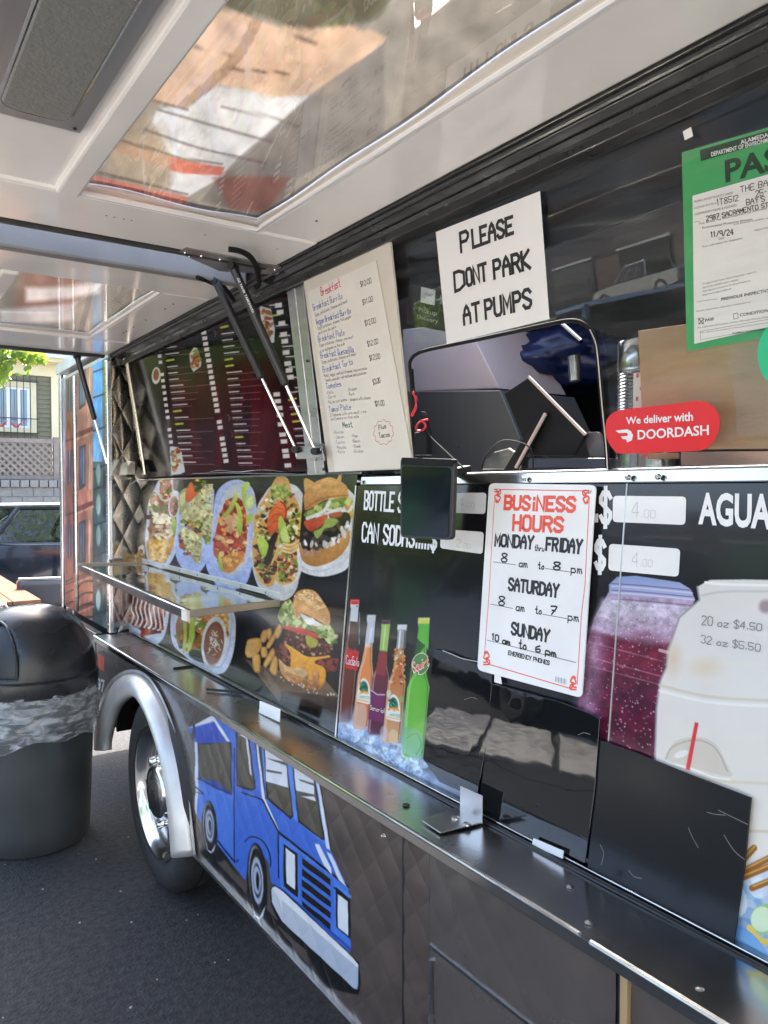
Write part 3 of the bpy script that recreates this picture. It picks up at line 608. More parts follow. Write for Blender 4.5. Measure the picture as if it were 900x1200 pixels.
# --- return wall of quilted steel, corner trim, mural panel
XR0, YR0 = 1.055, 3.935
YR1 = 3.965
def rb(z): return dispx(z) if z < 1.64 else winx(z)
mb = MB()
def fr(u, v):
    z = ZC + (2.26 - ZC) * v; xb = rb(z); a = Vector((XR0 + .004, YR0, z)); b = Vector((xb, YR1, z)); q = a.lerp(b, u)
    s = u * (b - a).length; uu, vv = (s + z * .55) / .115, (s - z * .55) / .115
    h = .0075 * (abs(math.sin(math.pi * uu)) * abs(math.sin(math.pi * vv))) ** .55
    n = Vector((-(b - a).y, (b - a).x, 0)).normalized(); n = n if n.y < 0 else -n
    return q + n * h
mb.grid(fr, 44, 260); mb.build('quilted_return_wall', mat('quilted_steel', (.62, .58, .51), .24, 1, noise=.15, nscale=12, rvar=.08), truck, smooth='all')
mb = MB(); mb.box((XR0 - .018, YR0 - .008, ZC + .002), (XR0 + .006, YR0 + .03, 2.24)); mb.build('corner_trim', 'chrome', truck, bevel=.004)
mb = MB()
for k in range(26):
    z = .92 + k * .05; mb = MB(); mb.tube([(XR0 - .019, YR0 + .005, z), (XR0 - .023, YR0 + .005, z)], .004, 8); mb.build('rivet', 'steel', truck)
TB = (60, 60, 62)
def paint_mural(p):
    p.at(0, 400, 3.3333); R1, R2, TE = (176, 92, 68), (120, 60, 48), (84, 104, 100)
    p.poly([(240, 60), (440, 60), (440, 1200), (240, 1200)], TE)
    p.vgrad([(362, 60), (400, 60), (400, 500), (362, 500)], (70, 150, 215), (128, 176, 205)); p.vgrad([(362, 470), (425, 470), (425, 1200), (362, 1200)], (84, 100, 92), (36, 58, 60))
    p.poly([(400, 60), (425, 60), (425, 1200), (400, 1200)], (92, 104, 104))
    for y in (100, 200, 330, 480, 560, 700, 820, 940, 1050): p.line([(366, y + 20), (420, y)], (34, 48, 50), 7)
    for y in (520, 640, 760, 900, 1010): p.ell(384, y, 9, 40, (150, 172, 160)); p.ell(408, y + 20, 7, 38, (40, 56, 54))
    p.vgrad([(286, 60), (362, 60), (362, 1150), (300, 1150), (286, 900)], (170, 116, 96), R1); p.poly([(340, 60), (362, 60), (360, 1150), (345, 1150)], (205, 150, 120), a=.7)
    p.vgrad([(256, 60), (286, 60), (292, 1120), (250, 1100)], (150, 92, 72), (160, 84, 60))
    for y in (60, 330, 620, 890, 1010):
        p.poly([(290, y + 30), (366, y), (366, y + 18), (290, y + 50)], R2); p.line([(292, y + 56), (366, y + 26)], (226, 160, 124), 4); p.line([(255, y + 60), (288, y + 48)], (90, 40, 32), 8)
    for y in (90, 405, 700):
        p.poly([(308, y + 8), (334, y - 4), (334, y + 160), (308, y + 180)], (60, 50, 54)); p.poly([(313, y + 14), (330, y + 6), (330, y + 150), (313, y + 160)], (96, 108, 130)); p.line([(321, y + 10), (321, y + 160)], (70, 60, 60), 3)
        p.line([(350, y), (350, y + 170)], (226, 190, 160), 5)
    for y in (150, 430, 720): p.poly([(264, y), (280, y - 6), (280, y + 120), (264, y + 130)], (66, 70, 84)); p.line([(272, y), (272, y + 120)], (150, 150, 160), 3)
    for y in (940, 985, 1030, 1080): p.line([(300, y + 24), (326, y), (362, y - 4)], (50, 28, 26), 8, sm=1); p.line([(255, y), (284, y - 14)], (36, 28, 28), 7)
    p.line([(287, 60), (290, 900)], (40, 36, 38), 8); p.line([(294, 60), (297, 900)], (150, 150, 155), 4)
    p.vgrad([(240, 60), (256, 60), (256, 1150), (240, 1150)], (190, 200, 206), (150, 70, 84), a=.9)
    p.noise([(240, 60), (440, 60), (440, 1200), (240, 1200)], .22, 9, stretch=(.5, 2.5))
def print_y(y0, y1, zt, zb, x, nu, nv, name, m, paint, off=0):
    ys = np.linspace(y0, y1, nu); zs_ = np.linspace(zt, zb, nv); Yg, Zg = np.meshgrid(ys, zs_); Xg = np.full_like(Yg, x)
    dx, dy, dz_ = Xg, Yg, Zg - CH; f = dx * _F.x + dy * _F.y + dz_ * _F.z
    pr = Print(450 + 900 * (dx * _R.x + dy * _R.y) / f, 600 - 900 * (dx * _U.x + dy * _U.y + dz_ * _U.z) / f, TB); paint(pr)
    me = bpy.data.meshes.new(name); l = wloc(truck); co = np.stack([Xg + off - l.x, Yg - l.y, Zg - l.z], -1).reshape(-1, 3); idx = np.arange(nu * nv).reshape(nv, nu)
    q = np.stack([idx[:-1, :-1], idx[:-1, 1:], idx[1:, 1:], idx[1:, :-1]], -1).reshape(-1, 4)
    me.from_pydata(co.tolist(), [], q.tolist()); pr.bake(me); me.materials.append(m); me.polygons.foreach_set('use_smooth', [True] * len(me.polygons)); o = bpy.data.objects.new(name, me); COL.objects.link(o); o.parent = truck; return o
YM1 = 5.00
print_y(YR0 + .03, YM1, 2.26, .88, XR0, 150, 460, 'mural_panel', attr_mat('mural_wrap', .32, coat=0, bump=.003, bscale=5, spec=.2), paint_mural)
mb = MB(); mb.box((XR0 + .004, YR0 + .04, .88), (1.10, YM1, 2.28)); mb.build('mural_backing', 'alu', truck)
mb = MB(); mb.tube([(XR0 - .002, YM1 + .02, .3), (XR0 - .002, YM1 + .02, 2.3)], .016, 12); mb.build('corner_post', 'bright', truck, smooth=True)
mb = MB(); mb.tube([(XR0 - .004, 4.66, .9), (XR0 - .004, 4.66, 2.25)], .010, 8); mb.build('panel_strip', 'steel', truck, smooth=True)
# --- window wall framing
ZT = 2.27
L_ = Vector
mb = MB(); mb.box((1.048, YN, 2.262), (1.075, 3.95, 2.30)); mb.box((1.075, YN, 2.255), (1.19, 3.95, 2.262 + .03)); mb.build('hinge_track', 'trackm', truck, bevel=.002)
mb = MB(); mb.tube([(1.062, YN, 2.258), (1.062, 3.9, 2.258)], .006, 8); mb.build('track_hinge_pin', 'trackm', truck, smooth=True)
mb = MB(); mb.bar((1.112, YN, 2.246), (1.112, 3.9, 2.246), .004, .012); mb.build('track_bead', 'steel', truck)
mb = MB(); mb.box((1.115, YN, 2.222), (1.16, 3.95, 2.254)); mb.build('track_rail', 'trackm', truck, bevel=.002)
# ledge: rail between window and display
def railseg(mb, ya, yb, zt, zb):
    mb.add([(dispx(zb) - .012, ya, zb), (1.208, ya, zt - .006), (1.212, ya, zt), (1.26, ya, zt), (1.26, ya, zb), (dispx(zb) - .012, yb, zb), (1.208, yb, zt - .006), (1.212, yb, zt), (1.26, yb, zt), (1.26, yb, zb)],
           [(0, 1, 6, 5), (1, 2, 7, 6), (2, 3, 8, 7), (3, 4, 9, 8), (4, 0, 5, 9), (0, 4, 3, 2, 1), (5, 6, 7, 8, 9)])
mb = MB(); yk = P(385, 556, DISP).y; yl = P(427, 556, DISP).y
railseg(mb, YN, yl, 1.640, 1.611); railseg(mb, yl + .002, YR1, 1.656, 1.643); mb.build('window_ledge', 'bright', truck, bevel=.003)
for px in (428, 622, 744, 779):
    y = P(px, 560, DISP).y; c = Vector((1.198, y, 1.622)); mb = MB(); mb.lathe([(.0005, -.004), (.004, -.003), (.0055, 0), (.0055, .004)], (c.x - .002, c.y, c.z), 'X', 14); mb.build('ledge_screw', 'steel', truck, smooth=True)
# steel post between the menu board and the window
def wp(px, z, off=0):                                             # point of the window wall at photo column px (taken at ledge height) and height z
    d = ray(px, 556); t = winx(1.64) / d.x; return Vector((winx(z) - off, d.y * t, z))
mb = MB()
for a, b, o_, th in ((364, 384, .012, .03), (372, 375, .016, .006)):
    q = [wp(a, 1.645, o_), wp(b, 1.645, o_), wp(b, 2.222, o_), wp(a, 2.222, o_)]; mb.prism(q, (th, 0, 0))
mb.build('window_post', 'brushed', truck, bevel=.003)
mb = MB()
for x, y in ((360, 423), (379, 550), (369, 422)):
    c = P(x, y, WIN, .016); mb.lathe([(.0005, -.003), (.004, -.002), (.005, .001)], tuple(c), 'X', 10)
mb.build('post_rivets', 'trackm', truck)
# gold-toned steel strip at the far end of the menu board
mb = MB(); mb.tube([P(x, y, WIN, .01) for x, y in ((147, 405), (151, 435), (157, 470), (164, 515), (170, 556))], .014, 10); mb.build('corner_bead', mat('warm_steel', (.62, .56, .44), .25, 1, rvar=.12, nscale=30), truck, smooth=True)
# window pane with the serving opening cut from it (opening touches the ledge)
cr = crop(460, 360, 3.4615)
op = cr([(66, 655), (78, 560), (78, 330), (70, 240), (74, 215), (95, 192), (150, 172), (362, 128), (640, 68), (720, 55), (765, 62), (800, 90), (822, 140), (832, 200), (850, 400), (866, 560), (872, 660)])
yk0, yk1 = wp(462, 1.64).y, wp(1300, 1.64).y
o3 = [P(x, y, WIN) for x, y in op]
outl = [Vector((winx(1.64), yk0, 1.64))] + [Vector((winx(max(q.z, 1.6401)), q.y, max(q.z, 1.6401))) for q in o3] + [Vector((winx(1.64), yk1, 1.64)), Vector((winx(2.222), yk1, 2.222)), Vector((winx(2.222), yk0, 2.222))]
mb = MB(); mb.prism(outl, (.005, 0, 0)); mb.build('window_pane', 'glass', truck)
mb = MB(); mb.tube([P(x, y, WIN, .002) for x, y in smoothpoly(op, 4, False)], .0045, 8); mb.build('window_gasket', 'cable', truck, smooth=True)
mb = MB(); mb.tube([P(x, y, WIN, .007) for x, y in smoothpoly(op[11:], 4, False)], .0012, 6); mb.build('window_trim', 'alu', truck, smooth=True)
# opaque wall behind the menu board
mb = MB(); q = [wp(463, 1.645, -.03), wp(165, 1.645, -.03), wp(165, 2.222, -.03), wp(463, 2.222, -.03)]; mb.prism(q, (.02, 0, 0)); mb.build('window_wall_panel', 'inner', truck)
# display wall sheet behind the posters
mb = MB(); yn, yf = YN, YR1 - .004
mb.add([(dispx(1.62) + .006, yn, 1.62), (dispx(1.62) + .006, yf, 1.62), (dispx(ZC) + .006, yf, ZC), (dispx(ZC) + .006, yn, ZC), (dispx(1.62) + .02, yn, 1.62), (dispx(1.62) + .02, yf, 1.62), (dispx(ZC) + .02, yf, ZC), (dispx(ZC) + .02, yn, ZC)],
       [(0, 1, 2, 3), (7, 6, 5, 4), (0, 4, 5, 1), (3, 2, 6, 7), (0, 3, 7, 4), (1, 5, 6, 2)]); mb.build('display_wall', 'black', truck)
# --- folding shelf: steel tray on the display wall
sh = thing('folding_shelf', '', 'x', (1.2, 2.4, 1.22)); del sh['label']; del sh['category']; sh.parent = truck; sh.location -= truck.location
A_, B_ = Vector((.872, 3.84, 1.236)), Vector((.852, 2.33, 1.213)); C_, D_ = Vector((1.186, 2.33, 1.222)), Vector((1.186, 3.84, 1.226))
mb = MB(); mb.grid(lambda u, v: (A_.lerp(B_, u)).lerp(D_.lerp(C_, u), v) + Vector((0, 0, .0012 * math.sin(u * 26) * math.sin(v * 3.1))), 60, 10); o = mb.build('tray', mat('tray_steel', (.52, .52, .51), .09, 1, rvar=.05, nscale=8, bump=.0014, bscale=9), sh, smooth='all'); q = o.modifiers.new('s', 'SOLIDIFY'); q.thickness = .003
mb = MB(); mb.bar(A_ + Vector((0, 0, -.010)), B_ + Vector((0, 0, -.010)), .008, .026); mb.build('front_flange', 'black', sh, bevel=.001)
EB = mat('tray_edge', (.42, .38, .33), .3, .9)
mb = MB(); mb.bar(B_ + Vector((0, -.004, -.006)), C_ + Vector((0, -.004, -.006)), .008, .024); mb.build('end_bar', EB, sh, bevel=.002)
mb = MB(); mb.bar(A_ + Vector((0, .004, .002)), D_ + Vector((0, .004, .002)), .008, .016); mb.build('end_bar', EB, sh, bevel=.002)
mb = MB(); mb.bar(D_ + Vector((-.004, 0, .014)), C_ + Vector((-.004, 0, .014)), .012, .028); mb.build('rear_flange', 'alu', sh, bevel=.002)
for k in range(7):
    q = D_.lerp(C_, (k + .5) / 7) + Vector((-.011, 0, .016)); mb = MB(); mb.lathe([(.0005, -.003), (.004, -.002), (.005, .001)], tuple(q), 'X', 10); mb.build('rivet', 'steel', sh)
mb = MB(); mb.box((B_.x - .007, B_.y - .012, B_.z - .028), (B_.x + .008, B_.y + .03, B_.z + .006)); mb.build('corner_guard', 'cream', sh, bevel=.003)
mb = MB(); q = P(352, 790, BODY); mb.bar((1.03, 2.62, ZC + .006), (1.12, 2.50, ZC + .006), .004, .008); mb.bar((1.04, 3.0, ZC + .006), (1.13, 3.0, ZC + .006), .004, .008); mb.build('shelf_stay', 'black', truck)
# --- awnings
M['clearsheet'] = glass_mat('clear_sheet', (.92, .91, .89), 1.72, .012)
_lm = attr_mat('invented_cloth', .8); _t = _lm.node_tree; _b = _t.nodes['Principled BSDF']; _tl = _t.nodes.new('ShaderNodeBsdfTranslucent'); _mx = _t.nodes.new('ShaderNodeMixShader'); _mx.inputs[0].default_value = .22
_at = [n for n in _t.nodes if n.type == 'ATTRIBUTE'][0]; _t.links.new(_at.outputs['Color'], _tl.inputs[0]); _t.links.new(_b.outputs[0], _mx.inputs[1]); _t.links.new(_tl.outputs[0], _mx.inputs[2]); _t.links.new(_mx.outputs[0], _t.nodes['Material Output'].inputs[0])
def liner(aw, ya, yb):  # invented cloth, tan, white and red standing in for shapes mirrored in the sheet
    """made-up cloth over the clear sheet; its colours imitate what the sheet mirrors"""
    nx, ny = 110, 300; xs = np.linspace(.427, .860, nx); ys = np.linspace(ya + .002, yb - .002, ny); Xg, Yg = np.meshgrid(xs, ys)
    Zg = ZT + .020 + .006 * np.sin(Xg * 19 + Yg * 4) * np.sin(Yg * 9)
    dx, dy, dz_ = Xg, Yg, ZT - CH; f = np.maximum(dx * _F.x + dy * _F.y + dz_ * _F.z, .05)
    p = Print(450 + 900 * (dx * _R.x + dy * _R.y) / f, 600 - 900 * (dx * _U.x + dy * _U.y + dz_ * _U.z) / f, (138, 132, 122))
    p.at(0, 0, 2.0)
    if yb < 2.3:
        T_ = (188, 160, 136)
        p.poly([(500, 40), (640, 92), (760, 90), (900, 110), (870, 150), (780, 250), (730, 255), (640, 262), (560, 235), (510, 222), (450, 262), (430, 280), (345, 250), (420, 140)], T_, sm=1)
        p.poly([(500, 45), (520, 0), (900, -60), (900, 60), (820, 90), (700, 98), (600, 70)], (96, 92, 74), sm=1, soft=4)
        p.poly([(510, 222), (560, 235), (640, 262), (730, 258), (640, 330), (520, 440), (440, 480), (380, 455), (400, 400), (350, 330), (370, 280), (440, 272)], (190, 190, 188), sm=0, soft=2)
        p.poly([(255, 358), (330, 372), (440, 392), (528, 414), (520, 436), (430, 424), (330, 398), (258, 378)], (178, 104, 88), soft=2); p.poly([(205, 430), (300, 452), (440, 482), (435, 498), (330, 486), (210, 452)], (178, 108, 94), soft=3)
        p.poly([(560, 390), (730, 255), (900, 130), (900, 330), (700, 440), (610, 540), (520, 500), (470, 490)], (104, 100, 96), soft=3, a=.75); p.poly([(500, 440), (600, 440), (680, 440), (620, 520), (540, 510)], (110, 66, 60), soft=6, a=.7)  # grey wedge: a diagonal shadow put into the colour
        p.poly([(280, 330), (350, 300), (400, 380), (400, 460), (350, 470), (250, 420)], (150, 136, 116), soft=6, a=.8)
        for a_, b_ in (((430, 125), (540, 155)), ((600, 150), (700, 182)), ((525, 180), (680, 205)), ((690, 112), (740, 132)), ((520, 275), (700, 325)), ((370, 282), (640, 355)), ((340, 330), (620, 408)), ((330, 255), (440, 282)), ((255, 352), (520, 405)), ((205, 420), (440, 475))): p.line([a_, b_], (80, 66, 60), 6, a=.6)
        p.line([(600, 85), (560, 150), (500, 210), (430, 272)], (120, 96, 76), 26, a=.5, sm=1)
    else:
        p.poly([(60, 640), (200, 650), (160, 760), (20, 770)], (150, 110, 96), soft=12, a=.8); p.poly([(60, 690), (240, 680), (230, 700), (60, 720)], (226, 222, 220), soft=6, a=.8); p.poly([(0, 740), (180, 720), (170, 760), (0, 775)], (206, 206, 206), soft=6, a=.7)
    q = [(0, -200), (1200, -200), (1200, 900), (0, 900)]; p.noise(q, .10, 24)
    l = wloc(aw); me = bpy.data.meshes.new('invented_lining'); idx = np.arange(nx * ny).reshape(ny, nx); co = np.stack([Xg - l.x, Yg - l.y, Zg - l.z], -1).reshape(-1, 3)
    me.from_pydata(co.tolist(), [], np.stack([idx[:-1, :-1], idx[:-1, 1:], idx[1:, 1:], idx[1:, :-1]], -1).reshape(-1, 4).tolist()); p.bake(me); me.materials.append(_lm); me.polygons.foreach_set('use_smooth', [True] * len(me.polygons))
    o = bpy.data.objects.new('invented_lining', me); COL.objects.link(o); o.parent = aw
def awning(y0, y1, ya, yb, name, light):
    """frame in white gelcoat round two recessed sheets; y0..y1 whole length, ya..yb the sheets"""
    aw = thing(name, '', 'x', (.4, (y0 + y1) / 2, ZT)); del aw['label']; del aw['category']; aw.parent = truck; aw.location -= truck.location
    X0, X1 = -.36, 1.046
    def rail(nm, lo, hi, bev=.012): m_ = MB(); m_.box(lo, hi); return m_.build(nm, 'awn', aw, bevel=bev)
    rail('hinge_rail', (.862, ya - .001, ZT - .008), (X1, yb + .001, ZT + .04)); rail('outer_rail', (X0, ya, ZT - .008), (X0 + .12, yb, ZT + .04))
    rail('end_rail', (X0, yb, ZT - .010), (X1, y1, ZT + .04)); rail('end_rail', (X0, y0, ZT - .010), (X1, ya, ZT + .04))
    rail('cross_bar', (.375, ya, ZT - .018), (.425, yb, ZT + .02), .006)
    m_ = MB(); m_.box((.425, ya, ZT + .002), (.862, yb, ZT + .006)); m_.build('inner_sheet', 'clearsheet', aw)
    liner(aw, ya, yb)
    m_ = MB(); m_.box((X0 + .12, ya, ZT + .0), (.375, yb, ZT + .012)); m_.build('outer_sheet', 'awn', aw)
    m_ = MB()
    for lo, hi in (((X0, y0), (.42, y1)), ((.42, y0), (X1, ya)), ((.42, yb), (X1, y1)), ((.866, ya), (X1, yb))): m_.box((lo[0], lo[1], ZT + .04), (hi[0], hi[1], ZT + .055))
    m_.build('top_skin', 'awn', aw)
    m_ = MB(); e = .004
    for p0, p1 in (((.860, ya), (.860, yb)), ((.427, yb - .002), (.862, yb - .002))): m_.bar((p0[0], p0[1], ZT - .0085), (p1[0], p1[1], ZT - .0085), .007, .006)
    m_.build('sheet_bead', 'white', aw)
    m_ = MB()
    for i in range(9):
        x, y = random.choice([(.95, random.uniform(ya, yb)), (random.uniform(.45, 1.0), yb + .1)]); m_.tube([(x, y, ZT - .0105), (x, y, ZT - .006)], .0028, 6)
    m_.build('frame_rivets', 'trackm', aw)
    if light:
        l = MB(); l.box((.165, -.2, ZT - .012), (.356, 1.51, ZT - .0005)); fx = l.build('light_fixture', 'brushed', aw, bevel=.003)
        l = MB(); pts = []
        for (cx, cy, a0) in ((.325 - .03, 1.465 - .03, 0), (.213 + .03, 1.465 - .03, 90), (.213 + .03, -.15 + .03, 180), (.325 - .03, -.15 + .03, 270)):
            pts += [(cx + .03 * math.cos(math.radians(a0 + k * 18)), cy + .03 * math.sin(math.radians(a0 + k * 18))) for k in range(6)]
        l.prism([(x, y, ZT - .020) for x, y in pts], (0, 0, .008)); l.build('lens', 'lens', fx, bevel=.004)
        l = MB(); q = [Vector((x, y, ZT - .014)) for x, y in pts + pts[:1]]; l.tube(q, .0045, 6, cap=False); l.build('lens_gasket', 'bright', fx, smooth=True)
        l = MB()
        for y in (1.49, 1.0, .5, 0): 
            for x in (.185, .342): l.tube([(x, y, ZT - .015), (x, y, ZT - .011)], .0035, 8)
        l.build('screws', 'trackm', fx)
    return aw
aw1 = awning(-1.6, 2.09, -1.4, 1.825, 'awning', True)
aw2 = awning(2.30, 3.92, 2.58, 3.54, 'awning', False)
mb = MB(); mb.box((-.36, 2.255, ZT - .03), (1.03, 2.298, ZT + .045)); mb.build('edge_tube', 'tube', aw2, bevel=.008)
mb = MB(); mb.box((-.36, 3.921, ZT - .022), (1.03, 3.96, ZT + .035)); mb.build('edge_tube', 'trackm', aw2, bevel=.006)
mb = MB(); mb.box((-.36, 2.093, ZT - .016), (1.02, 2.112, ZT + .045)); mb.build('edge_seal', 'trackm', aw1, bevel=.003)
# steel gusset where struts meet the frame
gp = pl((0, 0, ZT - .014), (0, 0, 1))
mb = MB(); mb.prism([P(x, y, gp) for x, y in ((208, 296), (218, 291), (330, 313), (326, 322), (258, 318))], (0, 0, .003)); mb.build('gusset_plate', 'brushed', aw1)
for x, y in ((217, 296), (222, 300), (236, 300), (258, 304), (322, 316)):
    c = P(x, y, gp); mb = MB(); mb.lathe([(.0005, -.004), (.004, -.003), (.005, 0)], tuple(c), 'Z', 10); mb.build('gusset_rivet', 'bright', aw1)
def strut(p0, p1, frac, r0, r1, name='gas_strut'):
    p0, p1 = Vector(p0), Vector(p1); d = (p1 - p0); m_ = MB(); m_.tube([p0, p0 + d * frac], r0, 16); m_.tube([p0 + d * frac, p0 + d * (frac + .012)], [r0 * .8, r1], 16)
    s_ = m_.build(name, 'black', truck, smooth=True)
    m_ = MB(); m_.tube([p0 + d * frac, p1], r1, 10); m_.build('rod', 'chrome', s_, smooth=True)
    for q in (p0, p1): m_ = MB(); m_.tube([q + Vector((-.012, -.008, 0)), q + Vector((.012, .008, 0))], r0 * .9, 10); m_.build('ball_joint', 'black', s_, smooth=True)
    return s_
brk = P(366, 531, WIN, .05)
u1 = P(273, 313, pl((0, 0, ZT - .03), (0, 0, 1))); u2 = P(253, 330, pl((0, 0, ZT - .03), (0, 0, 1)))
st1 = strut(u1, P(370, 529, WIN, .055), .62, .0125, .0050); st2 = strut(u2, P(347, 527, WIN, .055), .56, .0125, .0045)
# printed marks on the strut body: pale text along the tube facing the camera
def strut_text(p0, p1, a, b, txt, r):
    d = (p1 - p0).normalized(); q0, q1 = p0.lerp(p1, a), p0.lerp(p1, b); n = (C0 - q0); n = (n - d * n.dot(d)).normalized(); s_ = d.cross(n); pln = (q0 + n * (r + .0004), n)
    v, f = glyphs(txt, .01); w = .0065; m_ = MB(); m_.add([q0 + d * ((1 - x) * (q1 - q0).length) - s_ * ((y - .5) * w) * 1 + n * (r + .0006) for x, y in v], f); return m_
strut_text(u1, P(370, 529, WIN, .055), .06, .24, 'GRANDMAT  MHAT 225', .0125).build('strut_marking', 'wlet', st1)
mb = MB(); mb.prism([P(x, y, WIN, .05) for x, y in ((346, 523), (377, 523), (379, 537), (347, 538))], (.003, 0, 0)); mb.prism([P(x, y, WIN, .02) for x, y in ((364, 520), (380, 520), (381, 540), (365, 540))], (.003, 0, 0)); mb.bar(P(347, 530, WIN, .05), P(347, 530, WIN, .01), .004, .03); mb.build('strut_bracket', 'brushed', truck, bevel=.001)
for x, y in ((371, 531), (377, 527), (377, 536), (371, 538)):
    c = P(x, y, WIN, .054); mb = MB(); mb.lathe([(.0005, -.006), (.0045, -.004), (.0055, 0)], tuple(c), 'X', 12); mb.build('bracket_bolt', 'bright', truck, smooth=True)
# far strut
st3 = strut((.90, 3.93, ZT - .03), (1.06, YR0 + .02, 1.655), .5, .013, .006)
mb = MB(); q = P(152, 548, DISP, .06); mb.prism([P(x, y, DISP, .08) for x, y in ((147, 540), (158, 541), (158, 556), (147, 556))], (.003, 0, 0)); mb.build('strut_bracket', 'brushed', truck)
# hose and rubber offcuts at the frame corner
mb = MB(); mb.tube([P(x, y, pl((0, 0, ZT - .03), (0, 0, 1))) for x, y in smoothpoly([(268, 292), (280, 294), (292, 300), (300, 312), (304, 330)], 4, False)], .008, 8); mb.build('rubber_hose', 'cable', truck, smooth=True)
mb = MB(); mb.tube([P(x, y, pl((0, 0, ZT - .03), (0, 0, 1))) for x, y in smoothpoly([(231, 325), (240, 328), (252, 333), (262, 336), (274, 352)], 4, False)], .007, 8); mb.tube([P(x, y, pl((1.08, 0, 0), (-1, 0, 0))) for x, y in smoothpoly([(300, 338), (308, 328), (316, 330), (322, 322), (334, 316)], 4, False)], .008, 8); mb.build('rubber_seal', 'cable', truck, smooth=True)
# ================================================================== PRINTED POSTERS ON THE DISPLAY WALL
POSTER = attr_mat('poster_print', .13, coat=.15, bump=.0012, bscale=5, spec=.35)
TORT, MEAT, GRN, LIME, ORG, PLW, PLS = (214, 176, 110), (96, 52, 34), (96, 128, 48), (190, 206, 92), (226, 112, 58), (206, 212, 226), (168, 178, 206)
def plate_(p, pts, c=PLW, inner=None, rim=PLS):
    p.poly(pts, c, sm=1)
    if inner: p.poly(inner, rim, sm=1); cx = sum(a for a, b in inner) / len(inner); cy = sum(b for a, b in inner) / len(inner); p.poly([(cx + (a - cx) * .965, cy + (b - cy) * .965) for a, b in inner], c, sm=1)
def paint_food(p):
    K = (18, 17, 17)
    p.at(0, 0, 1); p.noise([(140, 550), (430, 550), (430, 880), (140, 880)], .25, 22, stretch=(.3, 3))
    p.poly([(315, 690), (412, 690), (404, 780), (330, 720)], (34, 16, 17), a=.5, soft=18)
    # --- top row, first plate
    p.at(150, 550, 6.4286)
    p.poly([(95, 60), (175, 60), (60, 720), (20, 720)], (46, 44, 42), a=.7); p.line([(100, 60), (25, 720)], (120, 118, 112), 6)
    for k in range(16): y = 110 + k * 38; p.line([(150 - k * 6, y), (120 - k * 5, y + 20)], (78, 76, 72), 10, a=.5)
    p.poly([(50, 700), (70, 640), (100, 570), (130, 580), (135, 660), (150, 715), (90, 735)], (196, 150, 92), sm=1); p.poly([(80, 600), (110, 572), (130, 590), (128, 650)], (222, 216, 200), sm=1); p.scat([(50, 700), (100, 600), (150, 715)], 14, [(160, 110, 60), (226, 190, 130)], 6, 14)
    plate_(p, [(160, 250), (195, 170), (245, 70), (300, 50), (345, 70), (350, 150), (395, 190), (402, 420), (375, 600), (300, 738), (210, 735), (155, 690), (134, 560), (142, 400)])
    F = [(168, 250), (200, 170), (240, 200), (330, 240), (355, 300), (372, 400), (355, 520), (300, 680), (250, 722), (185, 712), (158, 640), (160, 520), (170, 400)]
    p.poly(F, (150, 104, 62), sm=1); p.vgrad([(160, 530), (345, 520), (320, 640), (250, 722), (180, 710), (158, 640)], (204, 146, 60), (222, 166, 70), sm=1)
    p.scat([(160, 530), (345, 520), (300, 680), (180, 710)], 90, [(226, 176, 78), (190, 126, 44), (240, 196, 110)], 5, 14); p.scat([(168, 260), (330, 250), (340, 520), (165, 520)], 110, [(120, 72, 44), (86, 50, 34), (150, 96, 60), (200, 150, 100)], 7, 18)
    p.scat([(175, 180), (240, 190), (240, 320), (170, 320)], 26, [(210, 96, 60), (226, 220, 190), (120, 130, 60)], 7, 16); p.scat([(200, 270), (330, 270), (330, 320), (200, 320)], 20, [(90, 110, 60), (120, 130, 80), (170, 90, 50)], 6, 14)
    p.scat([(180, 325), (325, 335), (325, 405), (190, 400)], 24, [(236, 222, 180), (240, 230, 200)], 8, 16, asp=(1, 2.5)); p.scat([(205, 420), (330, 440), (330, 520), (210, 510)], 20, [(236, 222, 180), (228, 214, 170)], 7, 14, asp=(1, 2.5))
    p.ell(290, 150, 58, 96, (214, 210, 204), 4); p.ell(290, 148, 46, 80, (150, 66, 34), 4); p.scat([(250, 90), (330, 90), (330, 210), (255, 205)], 60, [(200, 80, 40), (70, 110, 40), (230, 200, 140), (150, 40, 30)], 6, 12)
    p.ell(352, 275, 42, 90, (214, 214, 218), 3); p.ell(352, 277, 32, 72, (118, 58, 34), 3); p.scat([(325, 220), (380, 220), (378, 335), (330, 335)], 24, [(160, 84, 50), (90, 44, 28), (180, 110, 60)], 4, 9)
    p.vgrad([(335, 370), (360, 372), (372, 420), (360, 490), (345, 470)], (196, 214, 110), (140, 170, 60), sm=1)
    # --- second plate, folded quesadilla
    plate_(p, [(400, 200), (440, 150), (640, 130), (650, 300), (648, 560), (600, 700), (520, 795), (440, 770), (380, 690), (362, 590), (390, 400)], (178, 190, 232), [(402, 430), (640, 420), (630, 560), (580, 660), (520, 712), (450, 690), (395, 590)])
    p.poly([(390, 190), (450, 140), (450, 260), (400, 350), (395, 280)], (166, 168, 96), sm=1); p.poly([(400, 200), (445, 170), (440, 240), (405, 280)], (222, 214, 160), sm=1, a=.8)
    p.vgrad([(470, 105), (495, 108), (545, 190), (450, 250), (440, 180)], (232, 110, 54), (206, 92, 50), sm=1); p.poly([(500, 90), (520, 62), (555, 66), (552, 120), (530, 150), (505, 130)], (86, 78, 26), sm=1); p.ell(528, 88, 14, 24, (226, 196, 40)); p.scat([(500, 100), (590, 90), (590, 160), (520, 170)], 26, [(60, 70, 26), (120, 120, 50), (36, 40, 20)], 7, 16)
    Q = [(590, 112), (645, 110), (645, 400), (628, 560), (600, 572), (560, 500), (415, 400), (412, 345), (450, 270), (520, 200)]
